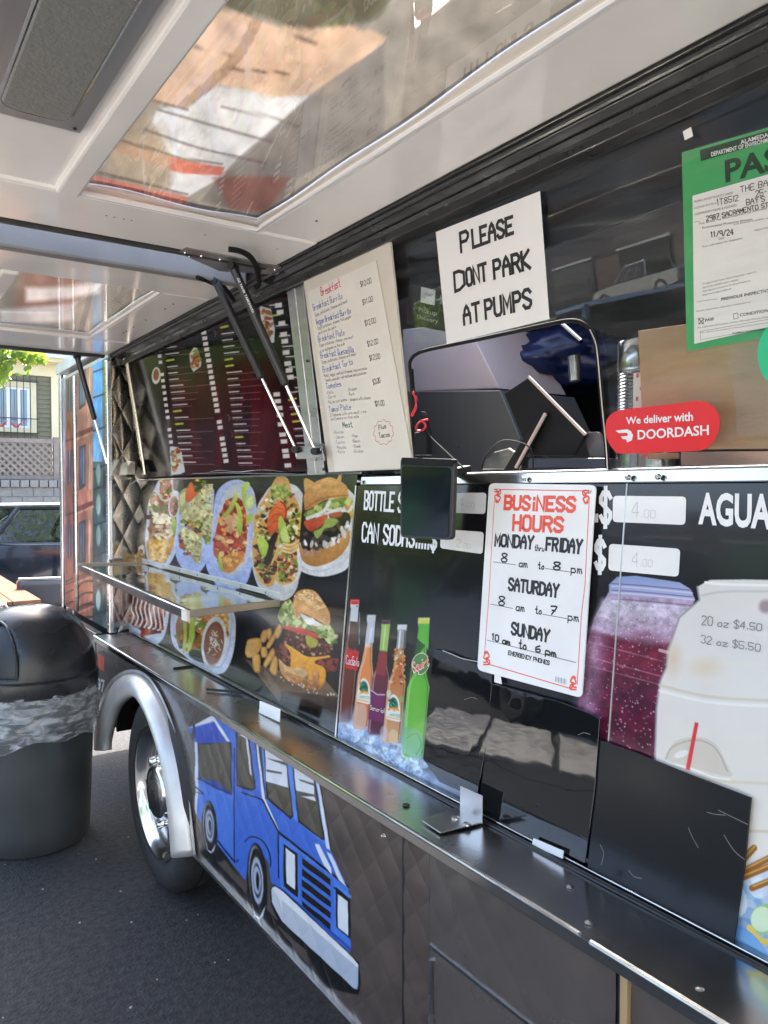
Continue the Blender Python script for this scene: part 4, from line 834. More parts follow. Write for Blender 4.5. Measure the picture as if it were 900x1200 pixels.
    p.vgrad(Q, (210, 200, 150), (176, 168, 110)); p.noise(Q, .18, 4); p.scat(Q, 60, [(230, 222, 178), (150, 140, 84), (120, 104, 60)], 4, 10); p.line([(585, 250), (640, 262)], (60, 70, 70), 6); p.line([(612, 200), (606, 300)], (200, 210, 210), 8); p.line([(632, 205), (628, 290)], (200, 210, 210), 8)
    p.scat([(412, 375), (560, 400), (620, 540), (590, 565), (540, 480), (412, 430)], 60, [(150, 170, 60), (110, 130, 46), (200, 120, 70), (222, 214, 160), (80, 60, 30)], 7, 16)
    Q2 = [(398, 450), (430, 440), (560, 500), (565, 600), (545, 718), (515, 700), (440, 600), (400, 520)]; p.vgrad(Q2, (206, 200, 140), (186, 176, 118)); p.noise(Q2, .2, 4); p.scat(Q2, 40, [(160, 150, 90), (226, 220, 170), (120, 110, 60)], 4, 9)
    p.scat([(395, 500), (420, 560), (470, 640), (440, 640), (396, 560)], 22, [(180, 66, 40), (120, 60, 30), (110, 130, 50)], 7, 14)
    # --- third plate (continues into the next crop)
    plate_(p, [(655, 260), (690, 150), (780, 85), (880, 90), (960, 180), (980, 420), (960, 640), (900, 860), (800, 905), (700, 895), (625, 800), (595, 700), (640, 480)], (176, 188, 230), [(680, 300), (720, 170), (800, 105), (880, 110), (935, 220), (945, 560), (900, 760), (810, 840), (720, 800), (650, 690), (650, 500)])
    p.poly([(690, 300), (730, 190), (800, 130), (880, 140), (920, 300), (915, 620), (880, 740), (800, 800), (730, 770), (660, 650), (668, 450)], (196, 198, 206), sm=1)
    F = [(700, 350), (760, 230), (850, 220), (895, 320), (900, 560), (870, 680), (790, 770), (740, 770), (690, 690), (650, 620), (665, 480)]
    p.poly(F, (170, 62, 32), sm=1); p.scat(F, 200, [(196, 72, 36), (140, 40, 26), (226, 140, 70), (180, 90, 50), (230, 190, 130), (90, 46, 28)], 7, 18)
    p.scat([(740, 360), (820, 340), (815, 470), (750, 460)], 12, [(226, 190, 140), (214, 160, 110)], 14, 26); p.poly([(700, 700), (760, 640), (880, 620), (870, 690), (790, 780), (740, 772)], (226, 168, 60), sm=1, a=.6)
    for q in ([(720, 340), (760, 300), (820, 170), (832, 172), (830, 230), (790, 310), (740, 362)], [(815, 255), (845, 270), (870, 360), (868, 450), (848, 500), (825, 430), (832, 340)], [(690, 640), (705, 620), (715, 700), (725, 770), (690, 740)]):
        p.vgrad(q, (206, 210, 96), (150, 172, 62), sm=1)
    p.vgrad([(862, 130), (892, 95), (925, 110), (900, 200), (885, 290), (870, 240)], (200, 216, 120), (150, 180, 70), sm=1); p.ell(928, 250, 34, 62, (186, 206, 110), 10); p.ell(930, 250, 24, 50, (216, 226, 160), 10); p.ell(925, 370, 26, 42, (176, 200, 96), 15)
    p.at(285, 550, 6.4286)
    # --- fourth: tacos
    plate_(p, [(110, 290), (160, 200), (230, 120), (370, 110), (440, 160), (470, 240), (465, 420), (445, 700), (410, 900), (330, 985), (220, 970), (130, 900), (80, 760), (62, 620), (85, 440)], (208, 206, 202), [(90, 640), (440, 640), (415, 860), (330, 940), (200, 930), (110, 820)], (180, 178, 172))
    for q in ([(100, 330), (190, 180), (250, 70), (300, 52), (350, 80), (372, 170), (420, 250), (455, 380), (440, 520), (400, 620), (300, 560), (200, 560), (110, 560), (85, 440)], [(90, 500), (250, 560), (270, 700), (240, 860), (180, 885), (120, 820), (80, 680)], [(270, 600), (420, 600), (415, 760), (380, 850), (300, 870), (255, 820)]):
        p.vgrad(q, (206, 160, 96), (222, 170, 84), sm=1)
    p.scat([(110, 340), (200, 190), (310, 120), (380, 200), (440, 330), (430, 520), (330, 560), (180, 560), (110, 520)], 260, [(110, 140, 46), (150, 172, 70), (86, 52, 34), (60, 36, 26), (200, 210, 130), (226, 220, 190), (150, 90, 50)], 6, 16)
    p.scat([(95, 560), (250, 580), (250, 760), (200, 850), (130, 800), (95, 700)], 130, [(110, 136, 46), (86, 52, 34), (60, 36, 26), (170, 110, 60), (200, 200, 130), (140, 60, 36)], 6, 16); p.scat([(280, 620), (410, 610), (405, 800), (340, 850), (270, 830)], 130, [(110, 140, 50), (90, 54, 36), (150, 66, 44), (206, 206, 150), (210, 120, 70)], 6, 16)
    p.scat([(220, 140), (330, 110), (370, 190), (240, 230)], 60, [(146, 166, 66), (110, 132, 48), (176, 192, 100)], 6, 12)
    p.vgrad([(190, 380), (225, 290), (290, 240), (325, 270), (330, 350), (290, 400), (250, 480), (210, 490), (190, 440)], (232, 124, 62), (212, 90, 52), sm=1)
    for y in (300, 350, 400): p.line([(200, y + 40), (250, y - 10), (300, y)], (180, 66, 38), 5, sm=1)
    p.line([(290, 240), (330, 290), (325, 380)], (190, 36, 46), 12, sm=1)
    p.poly([(190, 560), (240, 480), (265, 490), (240, 600), (215, 700), (180, 720), (165, 660)], (52, 34, 26), sm=1); p.line([(275, 500), (265, 600), (220, 720)], (222, 176, 100), 14, sm=1)
    for q in ([(272, 400), (290, 350), (320, 400), (360, 530), (350, 555), (300, 545), (280, 480)], [(115, 525), (150, 510), (195, 560), (190, 620), (165, 665), (130, 610)]): p.vgrad(q, (196, 212, 92), (152, 182, 60), sm=1)
    p.poly([(290, 480), (320, 420), (355, 530), (345, 548), (305, 538)], (206, 222, 128), sm=1, a=.9)
    for y in (560, 590, 615): p.line([(310, y), (370, y + 12), (440, y - 30)], (232, 196, 130), 18, sm=1); p.line([(310, y + 10), (370, y + 22), (440, y - 20)], (170, 124, 66), 3, sm=1)
    # --- fifth: torta on its own tile
    p.poly([(470, 50), (880, 50), (850, 690), (420, 690)], (20, 19, 20))
    plate_(p, [(740, 120), (800, 150), (870, 240), (884, 400), (862, 600), (800, 740), (690, 795), (580, 808), (470, 780), (424, 730), (430, 560), (600, 300)], (222, 222, 222), [(760, 170), (820, 220), (850, 380), (830, 580), (770, 690), (650, 755), (520, 770), (440, 700), (600, 400)], (196, 196, 198))
    p.poly([(470, 70), (530, 90), (540, 120), (480, 170), (468, 150)], (214, 160, 88), sm=1); p.poly([(712, 80), (730, 42), (752, 48), (745, 95)], (218, 166, 90)); p.poly([(770, 280), (830, 215), (836, 250), (790, 320)], (206, 148, 66)); p.poly([(800, 330), (862, 275), (868, 310), (840, 380), (805, 370)], (214, 156, 70))
    p.vgrad([(428, 560), (470, 600), (600, 600), (740, 500), (810, 460), (800, 570), (720, 670), (600, 725), (520, 728), (450, 680)], (206, 152, 88), (176, 122, 64), sm=1)
    p.vgrad([(470, 290), (466, 200), (510, 120), (640, 62), (720, 80), (790, 130), (798, 200), (780, 215), (650, 225), (540, 285), (480, 310)], (224, 170, 104), (178, 116, 58), sm=1); p.noise([(470, 290), (466, 200), (510, 120), (640, 62), (790, 130), (798, 200), (650, 225), (540, 285)], .08, 5); p.line([(485, 290), (560, 240), (660, 208), (790, 196)], (140, 84, 44), 6, sm=1)
    p.poly([(470, 330), (540, 290), (660, 230), (800, 215), (806, 260), (700, 300), (560, 350), (480, 360)], (120, 140, 62), sm=1); p.scat([(470, 330), (660, 240), (806, 230), (800, 270), (560, 340)], 40, [(160, 176, 90), (96, 116, 50), (190, 196, 120)], 8, 18)
    p.poly([(450, 470), (540, 440), (740, 330), (810, 340), (810, 420), (740, 520), (600, 600), (480, 610), (440, 560)], (44, 36, 34), sm=1); p.scat([(450, 480), (740, 340), (800, 400), (600, 600), (460, 600)], 50, [(70, 58, 54), (28, 24, 24), (90, 70, 60)], 10, 24)
    p.vgrad([(468, 390), (550, 370), (636, 340), (640, 380), (590, 430), (520, 466), (480, 440)], (206, 96, 62), (170, 62, 44), sm=1); p.poly([(650, 340), (745, 318), (750, 345), (700, 365)], (176, 86, 60), sm=1)
    p.poly([(540, 470), (600, 440), (640, 370), (720, 380), (690, 430), (620, 450), (590, 500), (560, 520)], (146, 164, 84), sm=1)
    p.line([(490, 370), (560, 345), (620, 310), (655, 250)], (230, 226, 216), 26, sm=1); p.line([(650, 305), (690, 312), (745, 295)], (226, 222, 212), 20, sm=1)
    p.scat([(460, 560), (600, 600), (740, 540), (806, 440), (790, 400), (720, 490), (600, 560), (470, 540)], 34, [(232, 226, 220), (214, 206, 198)], 8, 15, asp=(1, 2.4), ang=(70, 110)); p.scat([(460, 620), (600, 600), (600, 650), (470, 640)], 10, [(178, 140, 120), (190, 150, 120)], 8, 16)
    # --- big burger on its board
    p.at(280, 680, 6.4286)
    p.vgrad([(50, 590), (210, 650), (400, 700), (660, 750), (770, 880), (700, 915), (330, 880), (310, 915)], (96, 76, 58), (120, 96, 72)); p.vgrad([(326, 830), (770, 880), (745, 1000), (316, 912)], (86, 68, 54), (30, 24, 22)); p.vgrad([(200, 660), (328, 828), (314, 915), (196, 700)], (128, 108, 90), (116, 96, 80))
    p.vgrad([(310, 580), (370, 600), (480, 650), (640, 650), (662, 740), (640, 800), (590, 828), (480, 800), (370, 750), (320, 680)], (216, 166, 104), (166, 108, 56), sm=1); p.noise([(310, 580), (640, 650), (662, 740), (590, 828), (370, 750)], .2, 5); p.poly([(330, 590), (440, 640), (520, 680), (500, 730), (380, 690), (330, 640)], (226, 196, 150), sm=1, a=.5)
    p.poly([(290, 480), (340, 470), (420, 520), (430, 620), (380, 650), (320, 600), (270, 540)], (84, 40, 30), sm=1); p.scat([(280, 480), (400, 500), (420, 620), (330, 610)], 34, [(120, 58, 42), (60, 28, 24), (160, 90, 66)], 8, 20); p.poly([(560, 590), (740, 590), (745, 680), (660, 690), (600, 650)], (96, 36, 30), sm=1); p.scat([(570, 600), (735, 600), (735, 670), (620, 670)], 24, [(140, 60, 48), (66, 26, 24)], 8, 18)
    B_ = [(335, 420), (400, 370), (500, 410), (620, 450), (705, 470), (708, 530), (660, 570), (560, 570), (460, 540), (360, 480)]; p.vgrad(B_, (104, 58, 42), (60, 32, 26), sm=1); p.scat(B_, 90, [(140, 84, 64), (60, 32, 26), (196, 150, 120), (90, 48, 36)], 4, 11)
    p.vgrad([(350, 478), (385, 490), (450, 530), (520, 572), (620, 575), (685, 565), (690, 580), (600, 598), (580, 625), (640, 650), (662, 690), (650, 750), (620, 790), (612, 700), (590, 680), (560, 700), (556, 740), (535, 745), (525, 680), (470, 650), (410, 665), (395, 630), (400, 560)], (240, 178, 62), (226, 150, 40), sm=1)
    p.poly([(345, 320), (440, 340), (560, 390), (640, 410), (620, 440), (520, 420), (400, 380), (340, 360)], (200, 66, 42), sm=1); p.line([(370, 325), (500, 360), (620, 400)], (226, 110, 80), 8, sm=1)
    L_2 = [(300, 260), (345, 170), (400, 155), (440, 230), (500, 300), (600, 330), (700, 345), (730, 400), (738, 450), (700, 480), (650, 440), (600, 400), (520, 360), (420, 330), (340, 330), (310, 300)]
    p.poly(L_2, (138, 158, 70), sm=1); p.scat(L_2, 90, [(176, 192, 104), (112, 136, 52), (206, 214, 150), (96, 118, 46)], 8, 22); p.poly([(510, 420), (560, 430), (605, 460), (580, 505), (530, 495)], (176, 170, 60), sm=1); p.poly([(470, 250), (560, 290), (630, 330), (600, 345), (520, 325)], (226, 220, 206), sm=1); p.ell(545, 308, 34, 28, (240, 236, 226))
    BU = [(422, 130), (450, 85), (520, 66), (590, 90), (650, 170), (690, 240), (697, 310), (680, 345), (630, 320), (560, 280), (480, 250), (440, 290), (418, 220)]
    p.vgrad(BU, (206, 142, 74), (206, 154, 96), sm=1); p.ell(520, 190, 90, 60, (222, 172, 112), 35, soft=12, a=.7); p.noise(BU, .07, 4); p.scat([(430, 120), (520, 70), (600, 100), (660, 200), (600, 220), (480, 150)], 120, [(240, 216, 170), (232, 200, 150)], 3.5, 6, asp=(1, 1.8)); p.line([(440, 290), (425, 200), (440, 120)], (232, 196, 150), 8, a=.5, sm=1)
    for q in ([(60, 500), (75, 450), (130, 435), (170, 440), (180, 500), (140, 560), (80, 585), (55, 550)], [(180, 390), (210, 372), (225, 420), (200, 470), (170, 450)], [(215, 380), (245, 362), (258, 400), (230, 450)], [(215, 490), (270, 400), (300, 400), (240, 510)], [(270, 400), (310, 330), (335, 370), (300, 440)], [(110, 570), (165, 560), (168, 680), (150, 692), (120, 680)], [(175, 510), (215, 505), (220, 570), (180, 580)], [(200, 610), (260, 510), (278, 560), (220, 650), (195, 645)], [(240, 650), (275, 570), (300, 600), (290, 712), (245, 690)]):
        p.vgrad(q, (232, 186, 112), (206, 150, 76), sm=1, horiz=True); p.poly(q, (150, 96, 44), sm=1, a=0, edge=((150, 96, 44), .8, .7))
    p.scat([(290, 690), (480, 780), (760, 870), (560, 860), (300, 740)], 26, [(220, 210, 196)], 3, 6)
    # --- lower row behind the shelf
    p.at(90, 650, 3.6)
    plate_(p, [(205, 150), (300, 110), (390, 160), (392, 260), (370, 350), (330, 380), (260, 360), (195, 300)], (196, 202, 216)); F = [(210, 150), (380, 150), (378, 250), (360, 330), (300, 340), (212, 280)]
    p.poly(F, (120, 36, 22)); p.scat(F, 60, [(160, 50, 30), (90, 28, 20), (180, 80, 50)], 5, 12)
    for k in range(9):
        x = 216 + k * 19; p.line([(x + 12, 130), (x + 6, 190), (x - 2, 230), (x + 8, 250 + k * 8), (x - 4, 290 + k * 4)], (232, 226, 218), 7, sm=1)
    plate_(p, [(398, 310), (410, 240), (470, 180), (600, 180), (665, 240), (674, 330), (660, 430), (620, 500), (540, 490), (450, 420), (410, 380)], (204, 208, 220), [(412, 310), (430, 230), (640, 230), (655, 330), (640, 420), (600, 478), (500, 450), (425, 370)])
    F = [(420, 300), (440, 230), (640, 230), (640, 330), (560, 440), (470, 410), (425, 370)]; p.poly(F, (140, 96, 50)); p.scat(F, 120, [(180, 130, 66), (110, 130, 50), (90, 56, 34), (226, 214, 170), (206, 120, 60)], 5, 12)
    for q in ([(448, 250), (462, 252), (468, 330), (462, 400), (450, 412), (455, 330)], [(484, 250), (500, 262), (502, 330), (484, 400), (470, 420), (478, 330)]): p.vgrad(q, (150, 172, 62), (186, 200, 96), sm=1)
    p.poly([(490, 400), (560, 420), (550, 460), (480, 430)], (30, 40, 24), sm=1); p.poly([(548, 240), (640, 232), (640, 320), (600, 300)], (206, 150, 70)); p.scat([(548, 240), (640, 232), (640, 320)], 40, [(226, 176, 90), (190, 130, 50)], 4, 8)
    p.ell(583, 372, 53, 112, (216, 212, 206), 6); p.ell(583, 372, 42, 90, (128, 84, 66), 6); p.ell(583, 385, 40, 84, (150, 104, 84), 6, a=.6)
    for k in range(40): x, y = RNG.normal(583, 13), RNG.normal(372, 26); a_ = RNG.uniform(0, 3.1); p.line([(x, y), (x + 12 * math.cos(a_), y + 14 * math.sin(a_))], (222, 222, 200), 3)
    p.at(0, 0, 1); p.noise([(140, 550), (430, 550), (430, 880), (140, 880)], .05, 2.1); p.noise([(140, 550), (430, 550), (430, 880), (140, 880)], .05, 7)
seam_top = P(424, 557, DISP)
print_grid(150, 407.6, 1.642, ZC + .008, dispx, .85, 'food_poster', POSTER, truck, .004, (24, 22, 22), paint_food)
mb = MB(); ysm = P(408, 709, DISP).y; mb.bar((dispx(1.61) - .005, ysm, 1.61), (dispx(ZC + .01) - .005, ysm, ZC + .01), .007, .005); mb.build('poster_seam', 'steel', truck)
mb = MB(); y7 = P(728, 690, DISP).y; mb.bar((dispx(1.61) - .004, y7, 1.61), (dispx(ZC + .01) - .004, y7, ZC + .01), .003, .003); mb.build('poster_seam', 'brushed', truck)
def bottle(p, cx, top, bot, wn, wb, sh, body, neck, cap, lean, body2=None):
    """long-necked bottle print: cx at the cap, leaning by `lean` over its height"""
    f = lambda t: cx + lean * t; H = bot - top; L, R = [], []
    for t, w in ((0, wn), (.05, wn * 1.05), (.07, wn * .85), (.28, wn * .95), (.40, wn * 1.25), (sh, wb), (.8, wb * 1.02), (.97, wb * .98), (1, wb * .7)):
        L.append((f(t) - w / 2, top + H * t)); R.append((f(t) + w / 2, top + H * t))
    q = L + R[::-1]; p.vgrad(q, neck, body, sm=0)
    p.vgrad([(x, y) for x, y in L[3:]] + [(x, y) for x, y in R[3:]][::-1], body, body2 or body)
    p.line([(x + wn * .25, y) for x, y in L[1:-1]], (240, 236, 230), wn * .10, a=.55, sm=1); p.line([(x - wn * .16, y) for x, y in R[1:-1]], tuple(c * .45 for c in body), wn * .18, a=.5, sm=1)
    p.poly([(f(0) - wn * .56, top - 6), (f(0) + wn * .56, top - 6), (f(.06) + wn * .56, top + H * .035), (f(.06) - wn * .56, top + H * .035)], cap)
    p.poly(q, body, a=0, edge=((230, 235, 238), .7, .45))
ICE = [(20, 840), (80, 800), (200, 830), (330, 900), (450, 960), (580, 960), (640, 1200), (600, 1180), (330, 1055), (0, 905)]
def paint_drinks(p):
    p.at(0, 0, 1)
    for x, w, v in ((413, 8, 26), (455, 7, 40), (468, 4, 60), (532, 12, 54), (545, 5, 78), (566, 12, 34), (440, 6, 22)):
        pass
    p.at(390, 700, 5.457)
    p.vgrad([(45, 720), (600, 700), (610, 1100), (1000, 1320), (600, 1200), (0, 915)], (120, 130, 150), (170, 194, 226), soft=14)
    p.scat(ICE, 70, [(150, 178, 214), (196, 214, 236), (120, 150, 190), (214, 226, 240), (100, 128, 170)], 16, 46, asp=(.8, 1.6), a=.6); p.noise(ICE, .2, 5)
    for k in range(46): x = RNG.uniform(30, 560); y = 860 + x * .42 + RNG.uniform(-60, 110); a_ = RNG.uniform(0, 3.1); L2 = RNG.uniform(12, 34); p.line([(x, y), (x + L2 * math.cos(a_), y + L2 * math.sin(a_)), (x + L2 * 1.3 * math.cos(a_ + .9), y + L2 * 1.4 * math.sin(a_ + .9))], (226, 236, 246) if k % 3 else (84, 112, 156), 5, a=.8)
    bottle(p, 150, 18, 800, 52, 88, .5, (96, 40, 26), (210, 216, 220), (206, 50, 46), -70, (104, 46, 36))
    p.poly([(128, 60), (172, 62), (166, 158), (122, 152)], (196, 202, 206)); p.poly([(118, 152), (162, 158), (158, 330), (106, 320)], (66, 26, 18)); p.poly([(98, 330), (176, 345), (164, 468), (88, 452)], (196, 34, 38))
    p.line([(176, 300), (178, 100)], (206, 212, 216), 5, a=.7)
    bottle(p, 256, 118, 840, 50, 96, .52, (226, 140, 66), (206, 208, 214), (196, 198, 204), -74, (206, 120, 90))
    p.poly([(232, 150), (278, 152), (268, 290), (214, 290)], (186, 190, 202)); p.line([(256, 200), (240, 290)], (220, 222, 230), 8)
    bottle(p, 348, 146, 880, 50, 108, .5, (110, 38, 50), (140, 170, 90), (60, 26, 34), -66, (84, 40, 66))
    p.poly([(322, 172), (375, 172), (356, 345), (306, 335)], (150, 182, 96)); p.line([(345, 180), (330, 330)], (190, 214, 140), 8); p.poly([(306, 340), (355, 348), (345, 500), (280, 490)], (140, 50, 52)); p.poly([(250, 590), (340, 620), (330, 800), (235, 780)], (110, 44, 92)); p.line([(250, 592), (292, 622), (340, 622)], (232, 226, 230), 5)
    bottle(p, 453, 180, 930, 54, 112, .5, (178, 98, 42), (170, 150, 130), (206, 208, 212), -74, (206, 160, 120))
    p.poly([(426, 210), (478, 214), (470, 325), (414, 318)], (150, 150, 152)); p.line([(440, 215), (430, 320)], (226, 228, 230), 9); p.line([(470, 215), (463, 320)], (60, 56, 56), 7)
    p.scat([(400, 330), (468, 330), (470, 560), (370, 560)], 70, [(216, 150, 90), (140, 66, 30), (240, 200, 150), (190, 110, 50)], 4, 9)
    bottle(p, 592, 136, 1020, 66, 142, .5, (84, 170, 48), (104, 190, 60), (206, 206, 90), -72, (96, 176, 66))
    p.poly([(560, 170), (626, 172), (618, 340), (600, 300), (548, 260)], (90, 176, 52)); p.poly([(548, 262), (600, 310), (560, 360), (530, 370)], (28, 74, 30))
    p.ell(540, 690, 60, 260, (112, 190, 66), 4, soft=16, a=.5); p.line([(520, 400), (480, 700), (470, 900)], (150, 210, 120), 8, a=.5); p.ell(565, 425, 52, 66, (52, 110, 44), 5); p.ell(565, 425, 52, 66, (210, 226, 200), 5, a=.25)
    # fruit labels with a small palm-and-mountain mark
    for (cx, cy, k) in ((205, 600, 1.), (395, 708, 1.06)):
        q = [(cx + x * k, cy + y * k) for x, y in ((0, -84), (28, -60), (40, -10), (42, 60), (34, 82), (-36, 66), (-46, 50), (-40, 0), (-22, -60))]; p.poly(q, (226, 226, 214), sm=1)
        p.poly([(cx + x * k, cy + y * k) for x, y in ((0, -66), (22, -46), (26, 0), (-24, -6), (-20, -48))], (40, 110, 84), sm=1); p.scat([(cx - 20 * k, cy - 50 * k), (cx + 22 * k, cy - 44 * k), (cx + 24 * k, cy), (cx - 22 * k, cy - 4)], 14, [(24, 70, 60), (70, 150, 110)], 4, 8)
        p.scat([(cx - 30 * k, cy), (cx + 30 * k, cy + 2), (cx + 28 * k, cy + 16), (cx - 30 * k, cy + 12)], 10, [(226, 130, 40), (240, 170, 60)], 4, 7); p.poly([(cx - 40 * k, cy + 18 * k), (cx + 38 * k, cy + 26 * k), (cx + 36 * k, cy + 56 * k), (cx - 40 * k, cy + 44 * k)], (222, 232, 222)); p.line([(cx - 42 * k, cy + 52 * k), (cx + 36 * k, cy + 68 * k)], (226, 150, 70), 5)
    p.poly([(160, 690), (220, 700), (212, 830), (130, 810)], (206, 180, 160), sm=1, a=.7); p.ell(395, 890, 32, 46, (226, 196, 160), 0, a=.7); p.ell(335, 870, 26, 50, (206, 196, 200), 0, a=.6)
    p.ell(366, 615, 15, 24, (206, 220, 200), 0, a=.8); p.ell(446, 652, 14, 18, (140, 170, 110), 0, a=.8)
    p.vgrad([(470, 830), (560, 860), (585, 930), (560, 1015), (480, 1000), (445, 930)], (110, 180, 120), (150, 196, 190), sm=1, a=.75); p.line([(480, 900), (540, 870), (575, 940), (540, 1005)], (60, 120, 90), 5, sm=1, a=.7)
    p.vgrad([(20, 760), (120, 700), (130, 780), (140, 830), (20, 850)], (120, 110, 130), (150, 180, 220), soft=10, sm=1, a=.6)
print_grid(408.6, 572, 1.609, ZC + .008, dispx, .85, 'drinks_poster', POSTER, truck, .004, (24, 23, 25), paint_drinks)
JX = crop(670, 560, 3.913)
def paint_jars(p):
    p.at(670, 560, 3.913)
    A = [(178, 490), (215, 455), (300, 450), (500, 480), (550, 510), (572, 560), (530, 640), (470, 740), (430, 860), (400, 1000), (380, 1500), (30, 1500), (35, 1060), (70, 780), (110, 640), (178, 520)]
    p.vgrad(A, (186, 176, 206), (92, 36, 62), sm=0); p.vgrad([(178, 490), (215, 455), (300, 450), (500, 480), (550, 510), (572, 560), (180, 530)], (140, 160, 210), (176, 186, 226), sm=0)
    for y in (490, 520, 560): p.line([(190, y - 5), (330, y + 4), (560, y + 26)], (110, 70, 120), 5, a=.7, sm=1); p.line([(190, y + 6), (330, y + 16), (560, y + 38)], (222, 226, 240), 6, a=.7, sm=1)
    p.vgrad([(150, 560), (540, 600), (470, 760), (200, 740), (90, 700)], (206, 204, 222), (170, 140, 170), soft=10); p.noise([(150, 540), (560, 560), (470, 740), (90, 700)], .15, 8)
    p.vgrad([(95, 700), (240, 740), (360, 770), (455, 760), (430, 880), (400, 1000), (380, 1500), (30, 1500), (35, 1060)], (116, 40, 66), (70, 22, 46), soft=6)
    p.vgrad([(30, 1500), (35, 1060), (70, 780), (100, 700), (150, 720), (120, 1000), (90, 1500)], (190, 170, 196), (120, 90, 130), soft=20, a=.75); p.ell(330, 830, 110, 80, (140, 36, 50), 0, soft=30, a=.6); p.ell(300, 1000, 100, 200, (64, 16, 36), 0, soft=40, a=.6)
    for y in (790, 860, 900): p.line([(80, y - 40), (230, y), (420, y + 50)], (206, 186, 206), 4, a=.45, sm=1)
    B = [(60, 700), (460, 760), (380, 1500), (40, 1500)]; p.noise(B, .18, 12); p.scat(B, 420, [(206, 190, 210), (226, 214, 226), (160, 110, 140)], 1.2, 3.6, asp=(1, 1.3), a=.75); p.scat([(170, 560), (500, 600), (450, 760), (100, 720)], 200, [(240, 240, 246), (120, 90, 130)], 1.2, 3.4, asp=(1, 1.2), a=.7)
    C = [(582, 500), (640, 468), (800, 466), (1400, 480), (1400, 2300), (750, 2300), (380, 1400), (385, 1300), (400, 1000), (420, 910), (440, 870), (445, 790), (500, 640), (590, 560)]
    p.vgrad(C, (222, 220, 220), (226, 222, 208), sm=0); p.line([(582, 500), (592, 560), (500, 640), (450, 790), (440, 870), (412, 930), (395, 1060), (385, 1400)], (150, 150, 158), 9, a=.8)
    p.line([(600, 540), (760, 520), (1300, 530)], (176, 178, 186), 10, a=.5, sm=1); p.line([(620, 480), (760, 490), (1300, 500)], (240, 242, 244), 12, sm=1)
    for y, c in ((960, (206, 196, 176)), (985, (240, 240, 238)), (1340, (214, 206, 180)), (800, (226, 222, 214)), (1560, (206, 190, 160))): p.line([(410, y - 10), (620, y + 40), (900, y + 60), (1300, y + 60)], c, 14, a=.7, sm=1)
    p.ell(470, 830, 30, 60, (206, 176, 140), 0, soft=14, a=.5); p.ell(620, 870, 60, 36, (214, 196, 160), 0, soft=14, a=.5); p.ell(895, 590, 30, 30, (120, 96, 110), 0, soft=5, a=.6); p.noise(C, .008, 40)
    # straw and domed lid of a cup
    p.ell(590, 1290, 96, 100, (206, 196, 186), 0, a=.35); p.at(650, 800, 3.0); p.poly([(395, 262), (430, 205), (510, 190), (570, 215), (612, 290), (622, 330), (500, 300), (420, 280)], (206, 198, 186), sm=1, a=.8); p.line([(395, 268), (420, 225), (500, 200), (570, 230), (612, 310)], (170, 166, 160), 4, sm=1); p.line([(400, 280), (480, 300), (560, 330), (620, 340)], (240, 240, 238), 5, sm=1); p.ell(450, 250, 26, 12, (240, 240, 240), -20, a=.7)
    p.poly([(498, 138), (511, 141), (480, 308), (465, 304)], (214, 60, 70))
    # cinnamon, ice and fruit at the foot
    p.vgrad([(640, 650), (900, 560), (900, 1100), (640, 1000)], (206, 214, 220), (120, 166, 206), soft=12); p.scat([(630, 700), (900, 620), (900, 980), (630, 920)], 60, [(150, 186, 220), (206, 220, 236), (110, 150, 200), (226, 232, 240)], 14, 38, a=.6)
    for a_, b_ in (((650, 640), (705, 580)), ((650, 690), (770, 640)), ((670, 660), (790, 600)), ((700, 720), (800, 680))): p.line([a_, b_], (150, 100, 44), 24); p.line([(a_[0] + 3, a_[1] - 6), (b_[0] + 3, b_[1] - 6)], (206, 160, 90), 6)
    p.ell(745, 830, 52, 54, (150, 196, 130), 0); p.ell(735, 830, 40, 44, (206, 226, 190), 0); p.line([(690, 860), (730, 905), (790, 910)], (226, 196, 70), 22, sm=1); p.vgrad([(630, 850), (700, 880), (760, 960), (750, 990), (630, 930)], (96, 150, 210), (150, 196, 230), sm=1)
print_grid(572, 1000, 1.609, ZC + .008, dispx, .95, 'drinks_poster', POSTER, truck, .004, (34, 35, 39), paint_jars)
mb = MB(); mb.add([(dispx(z) - .002, y, z) for y, z in ((P(1000, 573, DISP).y, 1.609), (YN, 1.609), (YN, ZC + .008), (P(1000, 573, DISP).y, ZC + .008))], [(0, 1, 2, 3)]); mb.build('display_panel', 'gloss', truck)
# printed lettering and price boxes
LO = .0052
pa = crop(380, 540, 3.75)
mb = MB()
strokes(mb, 'BOTTLE SODAS..$', pa([(180, 136), (500, 150), (492, 236), (176, 210)]), DISP, LO, .0080, adv=5.7)
strokes(mb, 'CAN SODAS.....$', pa([(170, 274), (496, 308), (490, 388), (166, 352)]), DISP, LO, .0080, adv=5.7)
strokes(mb, '.$', JX([(108, 68), (178, 68), (176, 206), (108, 194)]), DISP, LO, .0090)
strokes(mb, '$', JX([(112, 290), (150, 292), (148, 418), (110, 412)]), DISP, LO, .0090)
mb.build('poster_lettering', 'wlet', truck)
mb = MB(); lettering(mb, 'AGUAS', JX([(582, 66), (972, 74), (968, 244), (580, 214)]), DISP, LO, .035); mb.build('poster_lettering', 'wlet', truck)
def rrect(q, r=.16, k=4):                                         # rounded quadrilateral from 4 photo points
    out = []; n = 4
    for i in range(4):
        a, b, c = np.array(q[i - 1], float), np.array(q[i], float), np.array(q[(i + 1) % 4], float)
        m_ = min(np.linalg.norm(a - b), np.linalg.norm(c - b)) * r
        p0, p1 = b + (a - b) / np.linalg.norm(a - b) * m_, b + (c - b) / np.linalg.norm(c - b) * m_
        for j in range(k + 1): t = j / k; out.append(tuple((1 - t) ** 2 * p0 + 2 * t * (1 - t) * b + t * t * p1))
    return out
